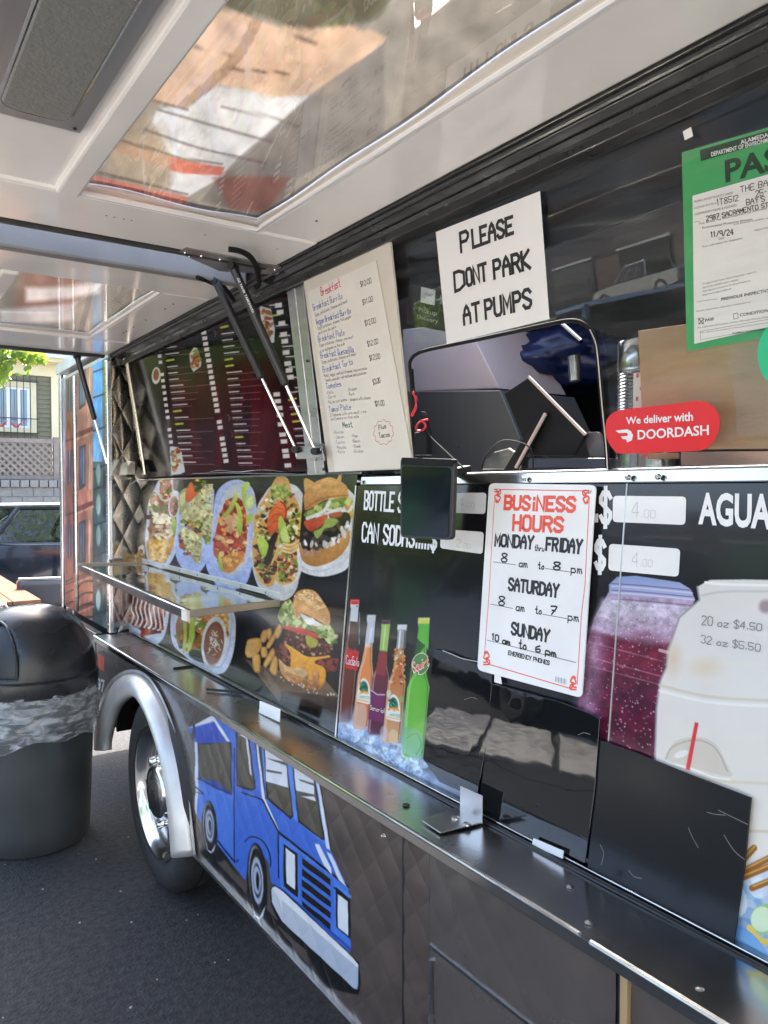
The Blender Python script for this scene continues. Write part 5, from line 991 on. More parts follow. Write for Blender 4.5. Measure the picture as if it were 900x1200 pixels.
for q, txt, tq in ((pa([(498, 142), (713, 140), (708, 234), (498, 226)]), '4.00', pa([(592, 166), (662, 168), (658, 206), (590, 200)])), (pa([(513, 300), (702, 313), (696, 410), (510, 384)]), '2.00', pa([(582, 345), (645, 352), (640, 384), (580, 376)])),
                   (JX([(190, 82), (526, 86), (521, 216), (188, 202)]), '4.00', JX([(276, 108), (385, 122), (382, 184), (274, 178)])), (JX([(172, 302), (498, 325), (490, 454), (168, 424)]), '4.00', JX([(278, 340), (372, 352), (368, 408), (276, 402)]))):
    mb = MB(); plate(mb, rrect(q), DISP, .0049, .0005); b_ = mb.build('price_box', 'white', truck)
    mb = MB(); x0, y0 = tq[0]; mid = [(tq[0][0] * .6 + tq[1][0] * .4, tq[0][1] * .6 + tq[1][1] * .4), (tq[3][0] * .6 + tq[2][0] * .4, tq[3][1] * .6 + tq[2][1] * .4)]
    strokes(mb, txt[0], [tq[0], (tq[0][0] + (tq[1][0] - tq[0][0]) * .3, tq[0][1] + (tq[1][1] - tq[0][1]) * .3), (tq[3][0] + (tq[2][0] - tq[3][0]) * .3, tq[3][1] + (tq[2][1] - tq[3][1]) * .3), tq[3]], DISP, .0056, .0013, 1, .1)
    lo = lambda a, b, t: (a[0] + (b[0] - a[0]) * t, a[1] + (b[1] - a[1]) * t)
    t1, t2 = lo(tq[0], tq[1], .42), tq[1]; b1, b2 = lo(tq[3], tq[2], .42), tq[2]
    strokes(mb, '.00', [lo(t1, b1, .45), lo(t2, b2, .45), b2, b1], DISP, .0056, .0009, 1, .1); mb.build('marker_price', 'faint', b_)
mb = MB(); strokes(mb, '20 oz $4.50', JX([(598, 632), (872, 672), (868, 702), (596, 672)]), DISP, LO, .0015, 1, .12); strokes(mb, '32 oz $5.50', JX([(594, 722), (866, 764), (862, 796), (592, 756)]), DISP, LO, .0015, 1, .12); mb.build('marker_price', mat('grey_marker', (.2, .2, .2), .6), truck)
dk = crop(390, 700, 5.457)
mb = MB(); strokes(mb, 'Coca', dk([(88, 372), (140, 376), (136, 434), (84, 424)]), DISP, LO, .0016, 1); strokes(mb, 'Cola', dk([(126, 378), (170, 384), (166, 440), (122, 430)]), DISP, LO, .0014, 1); mb.build('bottle_lettering', 'wlet', truck)
mb = MB(); strokes(mb, 'Squirt', dk([(512, 420), (612, 376), (614, 430), (516, 482)]), DISP, LO + .0004, .0046, 1); mb.build('bottle_lettering', 'cream', truck)
mb = MB(); strokes(mb, 'Squirt', dk([(514, 422), (610, 380), (612, 427), (518, 476)]), DISP, LO + .0009, .0024, 1); mb.build('bottle_lettering', 'redp', truck)
mb = MB(); line(mb, smoothpoly(dk([(520, 480), (505, 430), (528, 376), (570, 356), (602, 372)]), 4, False), DISP, LO, .0014); line(mb, smoothpoly(dk([(545, 492), (580, 488), (610, 450), (616, 420)]), 4, False), DISP, LO, .0014)
strokes(mb, 'Senorial', dk([(240, 690), (330, 712), (328, 740), (238, 716)]), DISP, LO, .0014, 1); mb.build('bottle_lettering', 'cream', truck)
mb = MB(); strokes(mb, 'JARRITOS', dk([(168, 628), (238, 636), (236, 652), (168, 642)]), DISP, LO, .0007); strokes(mb, 'JARRITOS', dk([(358, 742), (430, 752), (428, 768), (358, 756)]), DISP, LO, .0007); mb.build('bottle_lettering', mat('teal_ink', (.02, .16, .12), .4), truck)
# black cover sheets standing against the display wall
cs = crop(500, 740, 3.75)
for k, (q, o_) in enumerate((([(35, 75), (100, 92), (180, 128), (296, 160), (270, 470), (222, 745), (150, 700), (60, 660), (-12, 560), (10, 300)], .008), ([(290, 228), (420, 262), (600, 312), (730, 362), (765, 385), (742, 700), (700, 1018), (600, 968), (400, 880), (232, 800), (262, 520)], .014))):
    mb = MB(); plate(mb, cs(q), DISP, o_, .003); mb.build('cover_sheet', 'gloss', truck, bevel=.0008)
mb = MB(); line(mb, smoothpoly(cs([(70, 84), (110, 100), (160, 120), (230, 134)]), 3, False), DISP, .0125, .0025); mb.build('sheet_edge_glint', 'brushed', truck)
c3 = crop(650, 800, 3.0)
mb = MB(); plate(mb, c3([(160, 200), (300, 250), (480, 322), (695, 404), (672, 650), (632, 930), (500, 872), (320, 770), (118, 650), (140, 420)]), DISP, .010, .003); mb.build('cover_sheet', mat('matte_black_sheet', (.010, .012, .014), .22, spec=.22, rvar=.06, nscale=5), truck, bevel=.0008)
mb = MB()
for q in ([(535, 455), (560, 462), (600, 466)], [(575, 448), (620, 470), (678, 498)], [(470, 510), (485, 545), (505, 580)], [(595, 535), (630, 590), (668, 622)], [(260, 660), (280, 682), (305, 688)], [(160, 570), (172, 600), (164, 640)]): line(mb, smoothpoly(c3(q), 3, False), DISP, .0135, .0011)
for q in ([(165, 300), (200, 290), (222, 298)], [(665, 455), (690, 445), (718, 452)]): line(mb, smoothpoly(cs(q), 3, False), DISP, .0175, .0010)
mb.build('scratch', 'tube', truck)
mb = MB(); plate(mb, cs([(300, 188), (326, 194), (331, 232), (298, 222)]), DISP, .012, .001); tg = mb.build('paper_tag', 'paper'); tagm(tg, 'tiny white tag hanging below the left corner of the business hours sign', 'tag')
# ================================================================== MENU BOARD
mbd = crop(200, 280, 4.286); mb2 = crop(120, 320, 5.0)
def paint_menu(p):
    p.at(0, 0, 1)
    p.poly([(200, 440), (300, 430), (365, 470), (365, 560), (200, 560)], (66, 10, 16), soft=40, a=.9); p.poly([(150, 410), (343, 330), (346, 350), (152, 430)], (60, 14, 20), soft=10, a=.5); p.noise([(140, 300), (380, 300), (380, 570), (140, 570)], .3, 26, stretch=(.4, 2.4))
    W_, G_ = (206, 206, 206), (190, 206, 80)
    def col(x0, y0, x1, y1, xe, rows, seed):
        r = np.random.RandomState(seed)
        for i in range(rows):
            t = (i + .5) / rows; x = x0 + (x1 - x0) * t; y = y0 + (y1 - y0) * t; sl = -.14 * (1 - t)
            L = r.uniform(10, 17); hd = r.rand() < .12
            p.line([(x, y), (x + (8 if hd else L), y + sl * L)], G_ if hd else W_, 2.2 if hd else 1.5, a=.9)
            if hd: continue
            L2 = r.uniform(22, xe) ; xx = x; 
            while xx < x + L2: d = r.uniform(1.5, 4); p.line([(xx, y + 2.6 + sl * (xx - x)), (xx + d, y + 2.6 + sl * (xx + d - x))], (150, 150, 150), .7, a=.6); xx += d + .8
    col(196, 404, 216, 545, 46, 19, 1); col(262, 380, 284, 546, 38, 22, 2); col(318, 352, 352, 460, 14, 9, 3); col(340, 456, 356, 540, 10, 10, 4)
    for k in range(18):
        t = k / 17; x, y = 189 + 16 * t, 410 + 122 * t
        if k in (3, 12): continue
        p.poly([(x - 2, y - 1.6), (x + 2.2, y - 2.2), (x + 2.4, y + 1.8), (x - 1.8, y + 2.2)], (214, 210, 206))
    for k in range(24):
        if k in (15, 18): continue
        t = k / 23; x, y = 242 + 26 * t, 390 + 150 * t; p.poly([(x - 2.8, y - 2), (x + 3, y - 2.8), (x + 3.2, y + 1.6), (x - 2.6, y + 2.4)], (216, 212, 208))
    for x, y in ((330, 358), (332, 366), (334, 379), (336, 392), (337.5, 400), (339, 413), (341, 426), (342.5, 434), (344, 442)): p.poly([(x - 4, y - 2.4), (x + 4, y - 3.4), (x + 4.2, y + 2), (x - 3.8, y + 3)], (216, 212, 208))
    for x, y in ((328, 462), (329, 470), (331, 478), (332, 486), (333, 497), (335, 509), (336.5, 517), (338, 528), (339, 534), (341, 545)): p.poly([(x - 4, y - 2.2), (x + 3.6, y - 2.8), (x + 4, y + 2), (x - 3.6, y + 2.6)], (216, 212, 208))
    p.ell(186, 440, 5.2, 10, (214, 212, 206), 4); p.ell(186, 439, 3.4, 7, (140, 84, 60), 4)
    for q, cx, cy in (([(108, 580), (130, 545), (148, 548), (168, 620), (165, 640), (128, 668), (114, 640)], 0, 0), ([(462, 345), (472, 338), (520, 352), (540, 450), (536, 520), (512, 524), (475, 450)], 0, 0), ([(8, 1060), (22, 1042), (50, 1044), (68, 1070), (85, 1168), (62, 1180), (16, 1184)], 0, 0)):
        p.at(200, 280, 4.286); p.poly(q, (200, 204, 206)); p.scat([((x - sum(a for a, b in q) / len(q)) * .7 + sum(a for a, b in q) / len(q), (y - sum(b for a, b in q) / len(q)) * .75 + sum(b for a, b in q) / len(q)) for x, y in q], 30, [(170, 110, 60), (110, 130, 60), (150, 60, 40), (210, 190, 150)], 5, 11)
    for cx, cy in ((238, 474), (322, 980), (307, 895)): p.at(200, 280, 4.286); p.line([(cx - 6, cy - 14), (cx + 4, cy), (cx - 2, cy + 16)], (170, 40, 40) if cy > 900 and cx > 310 else (120, 120, 116), 3, sm=1)
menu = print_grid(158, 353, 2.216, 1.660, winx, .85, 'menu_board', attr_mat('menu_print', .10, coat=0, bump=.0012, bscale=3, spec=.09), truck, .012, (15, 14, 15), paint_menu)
mb = MB(); q = [wp(170, 1.658, .006), wp(363, 1.658, .006), wp(363, 2.218, .006), wp(170, 2.218, .006)]; mb.prism(q, (.01, 0, 0)); mb.build('menu_backing', 'black', menu)
# rumpled clear film along the foot of the menu board
mb = MB(); mb.tube([P(x, y, WIN, .02) for x, y in smoothpoly([(246, 553), (258, 551), (280, 553), (300, 551), (318, 551), (333, 553)], 4, False)], .0014, 6); mb.tube([P(x, y, WIN, .022) for x, y in smoothpoly([(225, 555), (262, 554), (300, 555), (345, 555)], 4, False)], .0012, 6); mb.build('film_edge', 'bright', truck)
# ================================================================== SIGNS AND PAPERS (each lies on the truck but is a thing of its own)
def sheet(name, label, cat, q, plane, off, th, m, bevel=0, curl=0):
    c = sum((P(x, y, plane, off) for x, y in q), Vector()) / len(q); t = thing(name, label, cat, tuple(c)); mb = MB()
    if curl:
        a, b, c_, d = [P(x, y, plane, off) for x, y in q]; n = plane[1]
        mb.grid(lambda u, v: (a.lerp(b, u)).lerp(d.lerp(c_, u), v) + n * (curl * (.5 + .5 * math.sin(u * 5 + 1)) * (v * .9 + .1) ** 2 + .0006), 20, 20); o = mb.build('sheet', m, t, smooth='all'); s_ = o.modifiers.new('s', 'SOLIDIFY'); s_.thickness = .0004
    else: plate(mb, q, plane, off, th); o = mb.build('sheet', m, t, bevel=bevel)
    return t
# breakfast board and its handwritten page
bd = sheet('backing_board', 'tall cream board leaning in the window behind the handwritten breakfast page', 'board', [(357, 325), (459, 279), (486, 549), (387, 553)], WIN, .016, .006, 'board')
bq = [(361, 342), (441, 305), (485, 547), (393, 553)]
bp = sheet('breakfast_menu', 'handwritten breakfast menu page with blue headings and red title beside the steel post', 'menu', bq, WIN, .024, .001, 'cream')
br = crop(330, 280, 3.0); OB = .0256
def wl(mb, txt, x0, y0, x1, y1, h, w, sm=1, jit=.25, plane=WIN, off=OB, cr_=br, lean=(-.16)):
    q = cr_([(x0 + lean * h * 1., y0 - h), (x1 + lean * h, y1 - h), (x1, y1), (x0, y0)]); strokes(mb, txt, q, plane, off, w, sm, jit)
mb = MB(); wl(mb, 'Breakfast', 140, 200, 208, 166, 27, .0024); mb.build('heading', mat('magenta_ink', (.62, .02, .16), .5), bp)
mb = MB(); wl(mb, 'Plus', 343, 672, 368, 664, 17, .0016); wl(mb, 'Tacos', 344, 700, 381, 694, 17, .0016); 
for t_, x, y, x1, y1 in (('$12.00', 278, 168, 316, 154), ('$11.00', 286, 232, 322, 218), ('$12.00', 294, 305, 332, 294), ('$12.00', 303, 378, 340, 367), ('$12.00', 310, 428, 347, 420), ('$3.00', 322, 512, 348, 505), ('$11.00', 330, 588, 362, 584)): wl(mb, t_, x, y, x1, y1, 17, .0015)
for t_, x, y, x1, y1 in (('Eggs, potatoes, cheese and meat', 118, 272, 232, 222), ('Eggs, potatoes, cheese, full pepper', 128, 318, 246, 276), ('and pico de gallo', 130, 336, 192, 312), ('Eggs, potatoes, cheese, one meat', 134, 378, 252, 348), ('rice and beans on the side', 138, 398, 222, 372), ('Eggs, potatoes, cheese and meat', 143, 438, 262, 408),
                        ('Meat, eggs, melted cheese, mayonnaise', 150, 486, 300, 458), ('tomato, avocado, refried bean and potatoes', 154, 502, 298, 474), ('-Pollo', 158, 548, 182, 542), ('-Carne', 160, 562, 190, 556), ('-Rajas con queso', 162, 580, 230, 568), ('-Chicken', 232, 536, 266, 530), ('-Pork', 234, 552, 256, 548), ('-Jalapeno with cheese', 236, 570, 313, 562),
                        ('2 tamales with one meat, rice', 172, 624, 298, 610), ('and beans on the side', 174, 638, 272, 628), ('-Chorizo', 182, 686, 218, 682), ('-Jamon', 184, 702, 220, 700), ('-Tocino', 187, 720, 222, 718), ('-Asada', 190, 738, 226, 736), ('-Pollo', 194, 754, 222, 752), ('-Ham', 246, 698, 268, 696), ('-Bacon', 248, 716, 276, 714), ('-Steak', 250, 734, 278, 732), ('-Chicken', 252, 752, 288, 750)): wl(mb, t_, x, y, x1, y1, 10.5, .0008)
mb.build('writing', 'ink', bp)
mb = MB()
for t_, x, y, x1, y1, h in (('Breakfast Burrito', 112, 252, 214, 208, 21), ('Veggie Breakfast Burrito', 122, 302, 244, 260, 20), ('Breakfast Plate', 130, 362, 222, 336, 20), ('Breakfast Quesadilla', 138, 420, 254, 398, 21), ('Breakfast Torta', 146, 470, 250, 440, 20), ('Tamales', 157, 526, 210, 517, 18), ('Tamal Plate', 168, 608, 244, 598, 18)): wl(mb, t_, x, y, x1, y1, h, .0016)
mb.build('headings', 'blue', bp); mb = MB(); wl(mb, 'Meat', 216, 664, 250, 660, 19, .0021); mb.build('heading', mat('green_ink', (.02, .12, .12), .5), bp)
mb = MB(); pts = [(358 + (34 + 2.5 * math.sin(a * 11)) * math.cos(a), 680 + (42 + 3 * math.sin(a * 11)) * math.sin(a)) for a in np.linspace(0, 2 * math.pi, 70)]; line(mb, br(pts), WIN, OB, .0012); mb.build('red_circle', 'redink', bp)
# PLEASE DONT PARK AT PUMPS
ps = sheet('parking_notice', 'large white paper notice asking not to park at pumps, taped high on the window', 'notice', [(511, 272), (633, 224), (644, 374), (524, 403)], WIN, .004, .001, 'paper')
p2 = crop(450, 0, 2.0); mb = MB()
strokes(mb, 'P', p2([(178, 547), (196, 540), (198, 584), (181, 590)]), WIN, .0056, .0080); strokes(mb, 'LEASE', p2([(206, 540), (300, 508), (302, 546), (209, 580)]), WIN, .0056, .0079)
strokes(mb, 'D', p2([(164, 640), (186, 631), (189, 674), (167, 683)]), WIN, .0056, .0080); strokes(mb, 'ONT', p2([(192, 632), (238, 617), (241, 655), (195, 670)]), WIN, .0056, .0079); strokes(mb, 'PARK', p2([(256, 612), (338, 587), (342, 628), (259, 652)]), WIN, .0056, .0079)
strokes(mb, 'AT', p2([(185, 720), (222, 709), (225, 750), (188, 760)]), WIN, .0056, .0079); strokes(mb, 'PUMPS', p2([(236, 705), (342, 677), (345, 719), (239, 746)]), WIN, .0056, .0079)
mb.build('notice_lettering', 'ink', ps)
# business hours
bz = crop(550, 560, 4.444); bs = sheet('business_hours_sign', 'white plastic business hours sign with red scroll border fixed over the drinks poster', 'sign', rrect(bz([(108, 28), (664, 38), (590, 1146), (46, 1000)]), .05), DISP, .016, .003, 'white')
OZ = .0193; mb = MB()
strokes(mb, 'BUSiNESS', bz([(188, 96), (552, 104), (546, 174), (184, 160)]), DISP, OZ, .0078); strokes(mb, 'HOURS', bz([(232, 196), (488, 210), (483, 280), (228, 270)]), DISP, OZ, .0078)
line(mb, bz([(160, 60), (606, 68)]), DISP, OZ, .002); line(mb, bz([(625, 100), (602, 560), (583, 720), (562, 1075)]), DISP, OZ, .0018); line(mb, bz([(530, 1098), (105, 972)]), DISP, OZ, .002); line(mb, bz([(132, 90), (105, 560), (100, 640), (78, 930)]), DISP, OZ, .0018)
for cx, cy, sx, sy in ((146, 92, 1, 1), (608, 98, -1, 1), (88, 940, 1, -1), (542, 1070, -1, -1)):
    for k, q in enumerate(([(-14, -32), (16, -30), (14, -8), (-12, 0), (-8, 20), (6, 34)], [(-14, -20), (2, -18), (-2, 0), (14, 8), (10, 26), (-2, 36), (-10, 28)], [(14, -30), (2, -4), (16, 10), (8, 24)])): line(mb, smoothpoly(bz([(cx + sx * x, cy + sy * y) for x, y in q]), 4, False), DISP, OZ + k * .0001, .0034)
mb.build('red_print', 'redp', bs)
mb = MB()
for t_, q, w in (('MONDAY', [(137, 296), (335, 306), (328, 368), (134, 352)], .0062), ('FRIDAY', [(404, 314), (588, 326), (580, 392), (400, 374)], .0062), ('SATURDAY', [(208, 524), (466, 558), (460, 620), (205, 582)], .0062), ('SUNDAY', [(223, 754), (418, 796), (409, 853), (220, 812)], .0062)): strokes(mb, t_, bz(q), DISP, OZ, w)
for t_, q in (('thru', [(343, 348), (392, 352), (388, 382), (340, 378)]),): strokes(mb, t_, bz(q), DISP, OZ, .0022)
for t_, q in (('am', [(260, 425), (304, 428), (302, 466), (258, 462)]), ('to', [(360, 438), (392, 442), (388, 476), (358, 472)]), ('pm', [(532, 450), (590, 456), (586, 498), (530, 492)]), ('am', [(244, 650), (290, 656), (286, 696), (242, 690)]), ('to', [(345, 668), (378, 674), (375, 710), (343, 704)]), ('pm', [(516, 698), (572, 706), (568, 748), (514, 740)])): strokes(mb, t_, bz(q), DISP, OZ, .0028)
strokes(mb, 'EMERGENCY PHONES', bz([(205, 900), (418, 954), (416, 974), (203, 920)]), DISP, OZ, .0023, adv=5.2)
for a_, b_ in (((125, 438), (242, 453)), ((397, 472), (523, 490)), ((110, 657), (226, 680)), ((380, 710), (508, 733)), ((93, 845), (555, 962))): line(mb, bz([a_, b_]), DISP, OZ, .0012)
for k in range(12): line(mb, bz([(450 + k * 5, 1036 + k * 1.2), (448 + k * 5, 1060 + k * 1.4)]), DISP, OZ, .0005 + .0006 * (k % 3 == 0))
mb.build('black_print', 'ink', bs)
mb = MB(); 
for t_, q in (('8', [(172, 394), (198, 396), (195, 438), (168, 436)]), ('8', [(442, 438), (474, 441), (470, 480), (438, 477)]), ('8', [(157, 616), (185, 619), (182, 664), (154, 661)]), ('7', [(428, 668), (458, 672), (453, 712), (424, 708)]), ('10 am', [(120, 812), (216, 840), (212, 872), (118, 842)]), ('to', [(262, 842), (298, 852), (296, 894), (258, 884)]), ('6 pm', [(350, 872), (456, 898), (452, 930), (346, 904)])): strokes(mb, t_, bz(q), DISP, OZ + .0004, .0036, 1, .2)
mb.build('marker_writing', 'ink', bs)
for x, y in ((628, 72), (150, 66)): 
    c = P(*bz([(x, y)])[0], DISP, .02); mb = MB(); mb.lathe([(.0005, -.003), (.003, -.002), (.004, 0)], tuple(c), 'X', 10); mb.build('sign_screw', 'steel', bs)
# delivery sticker
dd = crop(630, 360, 3.3333)
def stadium():
    a = [(345, 398), (620, 367)]; out = [(300, 412), (345, 398), (480, 384), (600, 368), (640, 367), (682, 382), (706, 412), (714, 448), (706, 490), (684, 530), (650, 556), (600, 562), (480, 566), (330, 571), (300, 556), (276, 520), (267, 480), (274, 438)]
    return smoothpoly(out, 4)
sk_ = sheet('delivery_sticker', 'glossy red pill-shaped delivery sticker with white lettering stuck on the window', 'sticker', dd(stadium()), WIN, .006, .002, 'sticker')
mb = MB(); lettering(mb, 'We deliver with', dd([(345, 430), (607, 408), (607, 444), (345, 458)]), WIN, .0086, .02); lettering(mb, 'DOORDASH', dd([(390, 480), (669, 459), (669, 499), (391, 518)]), WIN, .0086, .022)
lg = [(304, 482), (350, 477), (364, 484), (373, 500), (368, 520), (350, 528), (346, 516), (333, 515), (325, 505), (350, 503), (354, 495), (346, 490), (318, 492)]; v = [P(x, y, WIN, .0086) for x, y in dd(lg)]; mb.add(v, [tuple(range(len(v)))]); mb.build('sticker_print', 'wlet', sk_)
# green inspection placard
gc = crop(780, 130, 4.14)
gp_ = sheet('inspection_placard', 'green health inspection placard with a white form in a clear sleeve at the right edge', 'placard', gc([(80, 202), (680, 28), (720, 1060), (105, 1166)]), WIN, .005, .001, 'green')
mb = MB(); plate(mb, gc([(132, 412), (640, 268), (664, 1012), (140, 1130)]), WIN, .0062, .0006); mb.build('form_sheet', 'paper', gp_)
mb = MB(); plate(mb, gc([(165, 190), (660, 50), (662, 100), (172, 244)]), WIN, .0062, .0004); lettering(mb, 'PASS', gc([(286, 238), (640, 140), (642, 262), (290, 350)]), WIN, .0066, .03); mb.build('dark_print', 'dgreen', gp_)
mb = MB(); lettering(mb, 'ALAMEDA COUNTY', gc([(362, 142), (640, 64), (642, 86), (364, 162)]), WIN, .0070, .02); lettering(mb, 'DEPARTMENT OF ENVIRONMENTAL HEALTH', gc([(220, 200), (655, 90), (656, 110), (222, 222)]), WIN, .0070, .02); mb.build('white_print', 'wlet', gp_)
mb = MB(); OG = .0072
def gl(t, x, y, x1, y1, h, b=.0): lettering(mb, t, gc([(x, y - h), (x1, y1 - h), (x1, y1), (x, y)]), WIN, OG, b)
gl('MOBILE FOOD FACILITY NAME', 138, 446, 326, 402, 11); gl('LICENSE PLATE #', 140, 478, 246, 452, 11); gl('COMMISSARY NAME & ADDRESS', 142, 508, 345, 462, 11); gl('This facility has been inspected by Alameda County', 160, 556, 560, 462, 12); gl('Environmental Protection Division', 178, 572, 420, 530, 11); gl('and posted in public view', 330, 556, 520, 520, 9)
gl('Date', 258, 626, 284, 620, 11); gl('Registered Environmental Health Specialist', 432, 586, 640, 540, 11); gl('Scan code below for inspection', 178, 666, 372, 624, 12)
for k, (t_, x1) in enumerate((('A copy of the most recent inspection report is', 440), ('also to be available upon request.', 355), ('Find reports and scores for all permitted at', 410), ('http://www.acgov.org/aceh', 318))): gl(t_, 180, 846 + k * 18, x1, 846 + k * 18 - (x1 - 180) * .23, 11)
gl('PREVIOUS INSPECTION', 270, 922, 520, 874, 15, .02); gl('Results of previous inspection conducted on', 150, 978, 412, 932, 10); gl('PASS', 192, 1024, 234, 1014, 14, .02); gl('CONDITIONAL PASS', 360, 998, 590, 960, 15, .015); gl('For additional information contact Alameda County Dept', 155, 1058, 500, 1004, 10); gl('This report is the property of Alameda County Environmental Health', 168, 1082, 560, 1022, 8); gl('ALAMEDA COUNTY CODE', 322, 1084, 480, 1064, 9, .02)
mb.build('small_print', 'ink', gp_)
mb = MB()
for q in ([(150, 926), (250, 912)], [(138, 540), (165, 536)], [(168, 1070), (560, 1000)], [(168, 1070), (170, 1110)], [(170, 1110), (560, 1040)]): line(mb, gc(q), WIN, OG, .0005)
for x, y in ((160, 1008), (328, 984)): line(mb, gc([(x, y), (x + 22, y - 4), (x + 24, y + 22), (x + 2, y + 26), (x, y)]), WIN, OG, .0007)
mb.build('form_rules', 'ink', gp_)
mb = MB(); 
for t_, q, w in (('THE BAY', [(362, 368), (520, 328), (520, 356), (364, 396)], .0012), ('25-1', [(436, 388), (510, 372), (510, 400), (438, 418)], .0012), ("1T85I2", [(248, 430), (350, 408), (352, 434), (250, 458)], .0012), ("BAY'S", [(392, 432), (480, 414), (482, 438), (394, 458)], .0012), ('2987 SACRAMENTO ST', [(196, 512), (496, 444), (498, 464), (198, 534)], .0012), ('11/9/24', [(220, 588), (326, 574), (328, 600), (222, 612)], .0014)): strokes(mb, t_, gc(q), WIN, OG + .0002, w, 1, .2)
line(mb, gc([(158, 1006), (184, 1034)]), WIN, OG, .0012); line(mb, gc([(186, 1008), (160, 1034)]), WIN, OG + .0001, .0012); mb.build('pen_writing', 'ink', gp_)
mb = MB(); n_ = WIN[1]; qa = [P(x, y, WIN, .010) for x, y in gc([(74, 196), (690, 18), (730, 1064), (100, 1176)])]
mb.grid(lambda u, v: qa[0].lerp(qa[1], u).lerp(qa[3].lerp(qa[2], u), v) + n_ * .0016 * (math.sin(u * 17 + v * 5) * math.sin(v * 13 - u * 4)), 40, 40); mb.build('clear_sleeve', 'plasticfilm', gp_, smooth='all')
mb = MB(); plate(mb, gc([(84, 100), (124, 78), (134, 122), (94, 142)]), WIN, .004, .0006); o = mb.build('tape_piece', 'paper'); tagm(o, 'small pale square of tape on dark glass above the green placard', 'tape')
ci = [(560 + 112 * math.cos(a), 1180 + 160 * math.sin(a)) for a in np.linspace(0, 2 * math.pi, 40)[:-1]]
o = sheet('round_sticker', 'bright green round sticker cut off by the right edge below the placard', 'sticker', gc(ci), WIN, .016, .0012, 'greenb')
uc = crop(330, 280, 3.0)
ub = sheet('pickup_card', 'small black card about pickup and delivery, half hidden by the parking notice', 'card', uc([(447, 158), (560, 182), (600, 330), (440, 300)]), WIN, -.012, .001, 'black')
mb = MB(); plate(mb, uc([(491, 168), (541, 180), (538, 234), (489, 222)]), WIN, -.0108, .0004); mb.build('logo_square', 'white', ub)
mb = MB(); lettering(mb, 'Uber', uc([(500, 184), (532, 191), (531, 204), (499, 197)]), WIN, -.0100, .03); lettering(mb, 'Eats', uc([(500, 203), (530, 209), (529, 222), (499, 215)]), WIN, -.0100, .0); mb.build('logo_print', 'faint', ub)
mb = MB(); lettering(mb, 'Pickup', uc([(482, 240), (545, 252), (545, 276), (482, 260)]), WIN, -.0105, .0); lettering(mb, 'Delivery', uc([(476, 266), (550, 282), (549, 302), (476, 284)]), WIN, -.0105, .0); mb.build('card_lettering', 'faint', ub)
# number and small sign at the far lower corner
mb = MB(); lettering(mb, '97', crop(100, 750, 2.727)([(38, 120), (62, 128), (62, 172), (38, 160)]), BODY, .0012, .02); mb.build('vehicle_number', 'wlet', truck)
mb = MB(); plate(mb, crop(0, 660, 3.0)([(346, 318), (368, 330), (366, 382), (346, 366)]), BODY, .001, .001); o = mb.build('small_decal', 'redp', truck)
# ================================================================== INSIDE THE SERVING WINDOW
mb = MB(); mb.box((1.262, YN, 1.62), (1.72, 3.85, 1.636)); mb.build('inner_shelf', 'brushed', truck)
xi = lambda x: pl((x, 0, 0), (-1, 0, 0))
ci_ = crop(460, 360, 3.4615)
mb = MB(); mb.prism([P(x, y, xi(1.62)) for x, y in ci_([(40, 345), (40, 90), (300, 60), (432, 330)])], (.30, 0, 0)); cab = mb.build('upper_cabinet', 'pinkgrey', truck, bevel=.004)
mb = MB(); mb.prism([P(x, y, xi(1.55)) for x, y in ci_([(40, 342), (434, 336), (470, 420), (515, 530), (515, 700), (40, 700)])], (.32, 0, 0)); mb.build('steel_hood', 'grey', truck, bevel=.003)
mb = MB(); mb.prism([P(x, y, xi(1.40)) for x, y in ci_([(360, 660), (372, 620), (410, 585), (470, 570), (520, 600), (520, 660)])], (.10, 0, 0)); mb.build('steel_pan', 'steel', truck, bevel=.004)
mb = MB(); c = P(*ci_([(268, 567)])[0], xi(1.548)); mb.lathe([(.0005, -.002), (.003, 0)], tuple(c), 'X', 8); mb.build('rivet', 'black', truck)
def rumple(c, r, name, m, label, cat, seed):
    rr = np.random.RandomState(seed); ph = rr.rand(8) * 6
    t = thing(name, label, cat, c); mb = MB(); n = 40
    def f(u, v):
        a, b = u * 2 * math.pi, v * math.pi; k = 1 + .10 * math.sin(5 * a + ph[0] + 3 * b) + .08 * math.sin(9 * a - 6 * b + ph[1]) + .06 * math.sin(14 * b + 4 * a + ph[2])
        return Vector(c) + Vector((r[0] * k * math.cos(a) * math.sin(b), r[1] * k * math.sin(a) * math.sin(b), r[2] * k * math.cos(b)))
    mb.grid(f, n, n // 2); mb.build('bag', m, t, smooth='all'); return t
q = P(*ci_([(560, 240)])[0], xi(2.0)); rumple((2.0, q.y, q.z), (.2, .36, .12), 'plastic_bag', 'navy', 'crumpled blue plastic bags hanging in the dark inside the serving window', 'bags', 3)
q = P(*ci_([(440, 300)])[0], xi(2.05)); rumple((2.05, q.y, q.z), (.15, .25, .07), 'plastic_bag', mat('blue_bag', (.02, .06, .30), .3), 'small bright blue bag low behind the pale cabinet in the serving window', 'bag', 5)
q = P(*ci_([(760, 130)])[0], xi(1.5)); mb = MB(); mb.tube([P(x, y, xi(1.5)) for x, y in ci_([(690, 70), (765, 138)])], .006, 8); mb.tube([P(x, y, xi(1.5)) for x, y in ci_([(735, 200), (742, 300)])], .016, 10); mb.build('rack_arm', 'steel', truck, smooth=True)
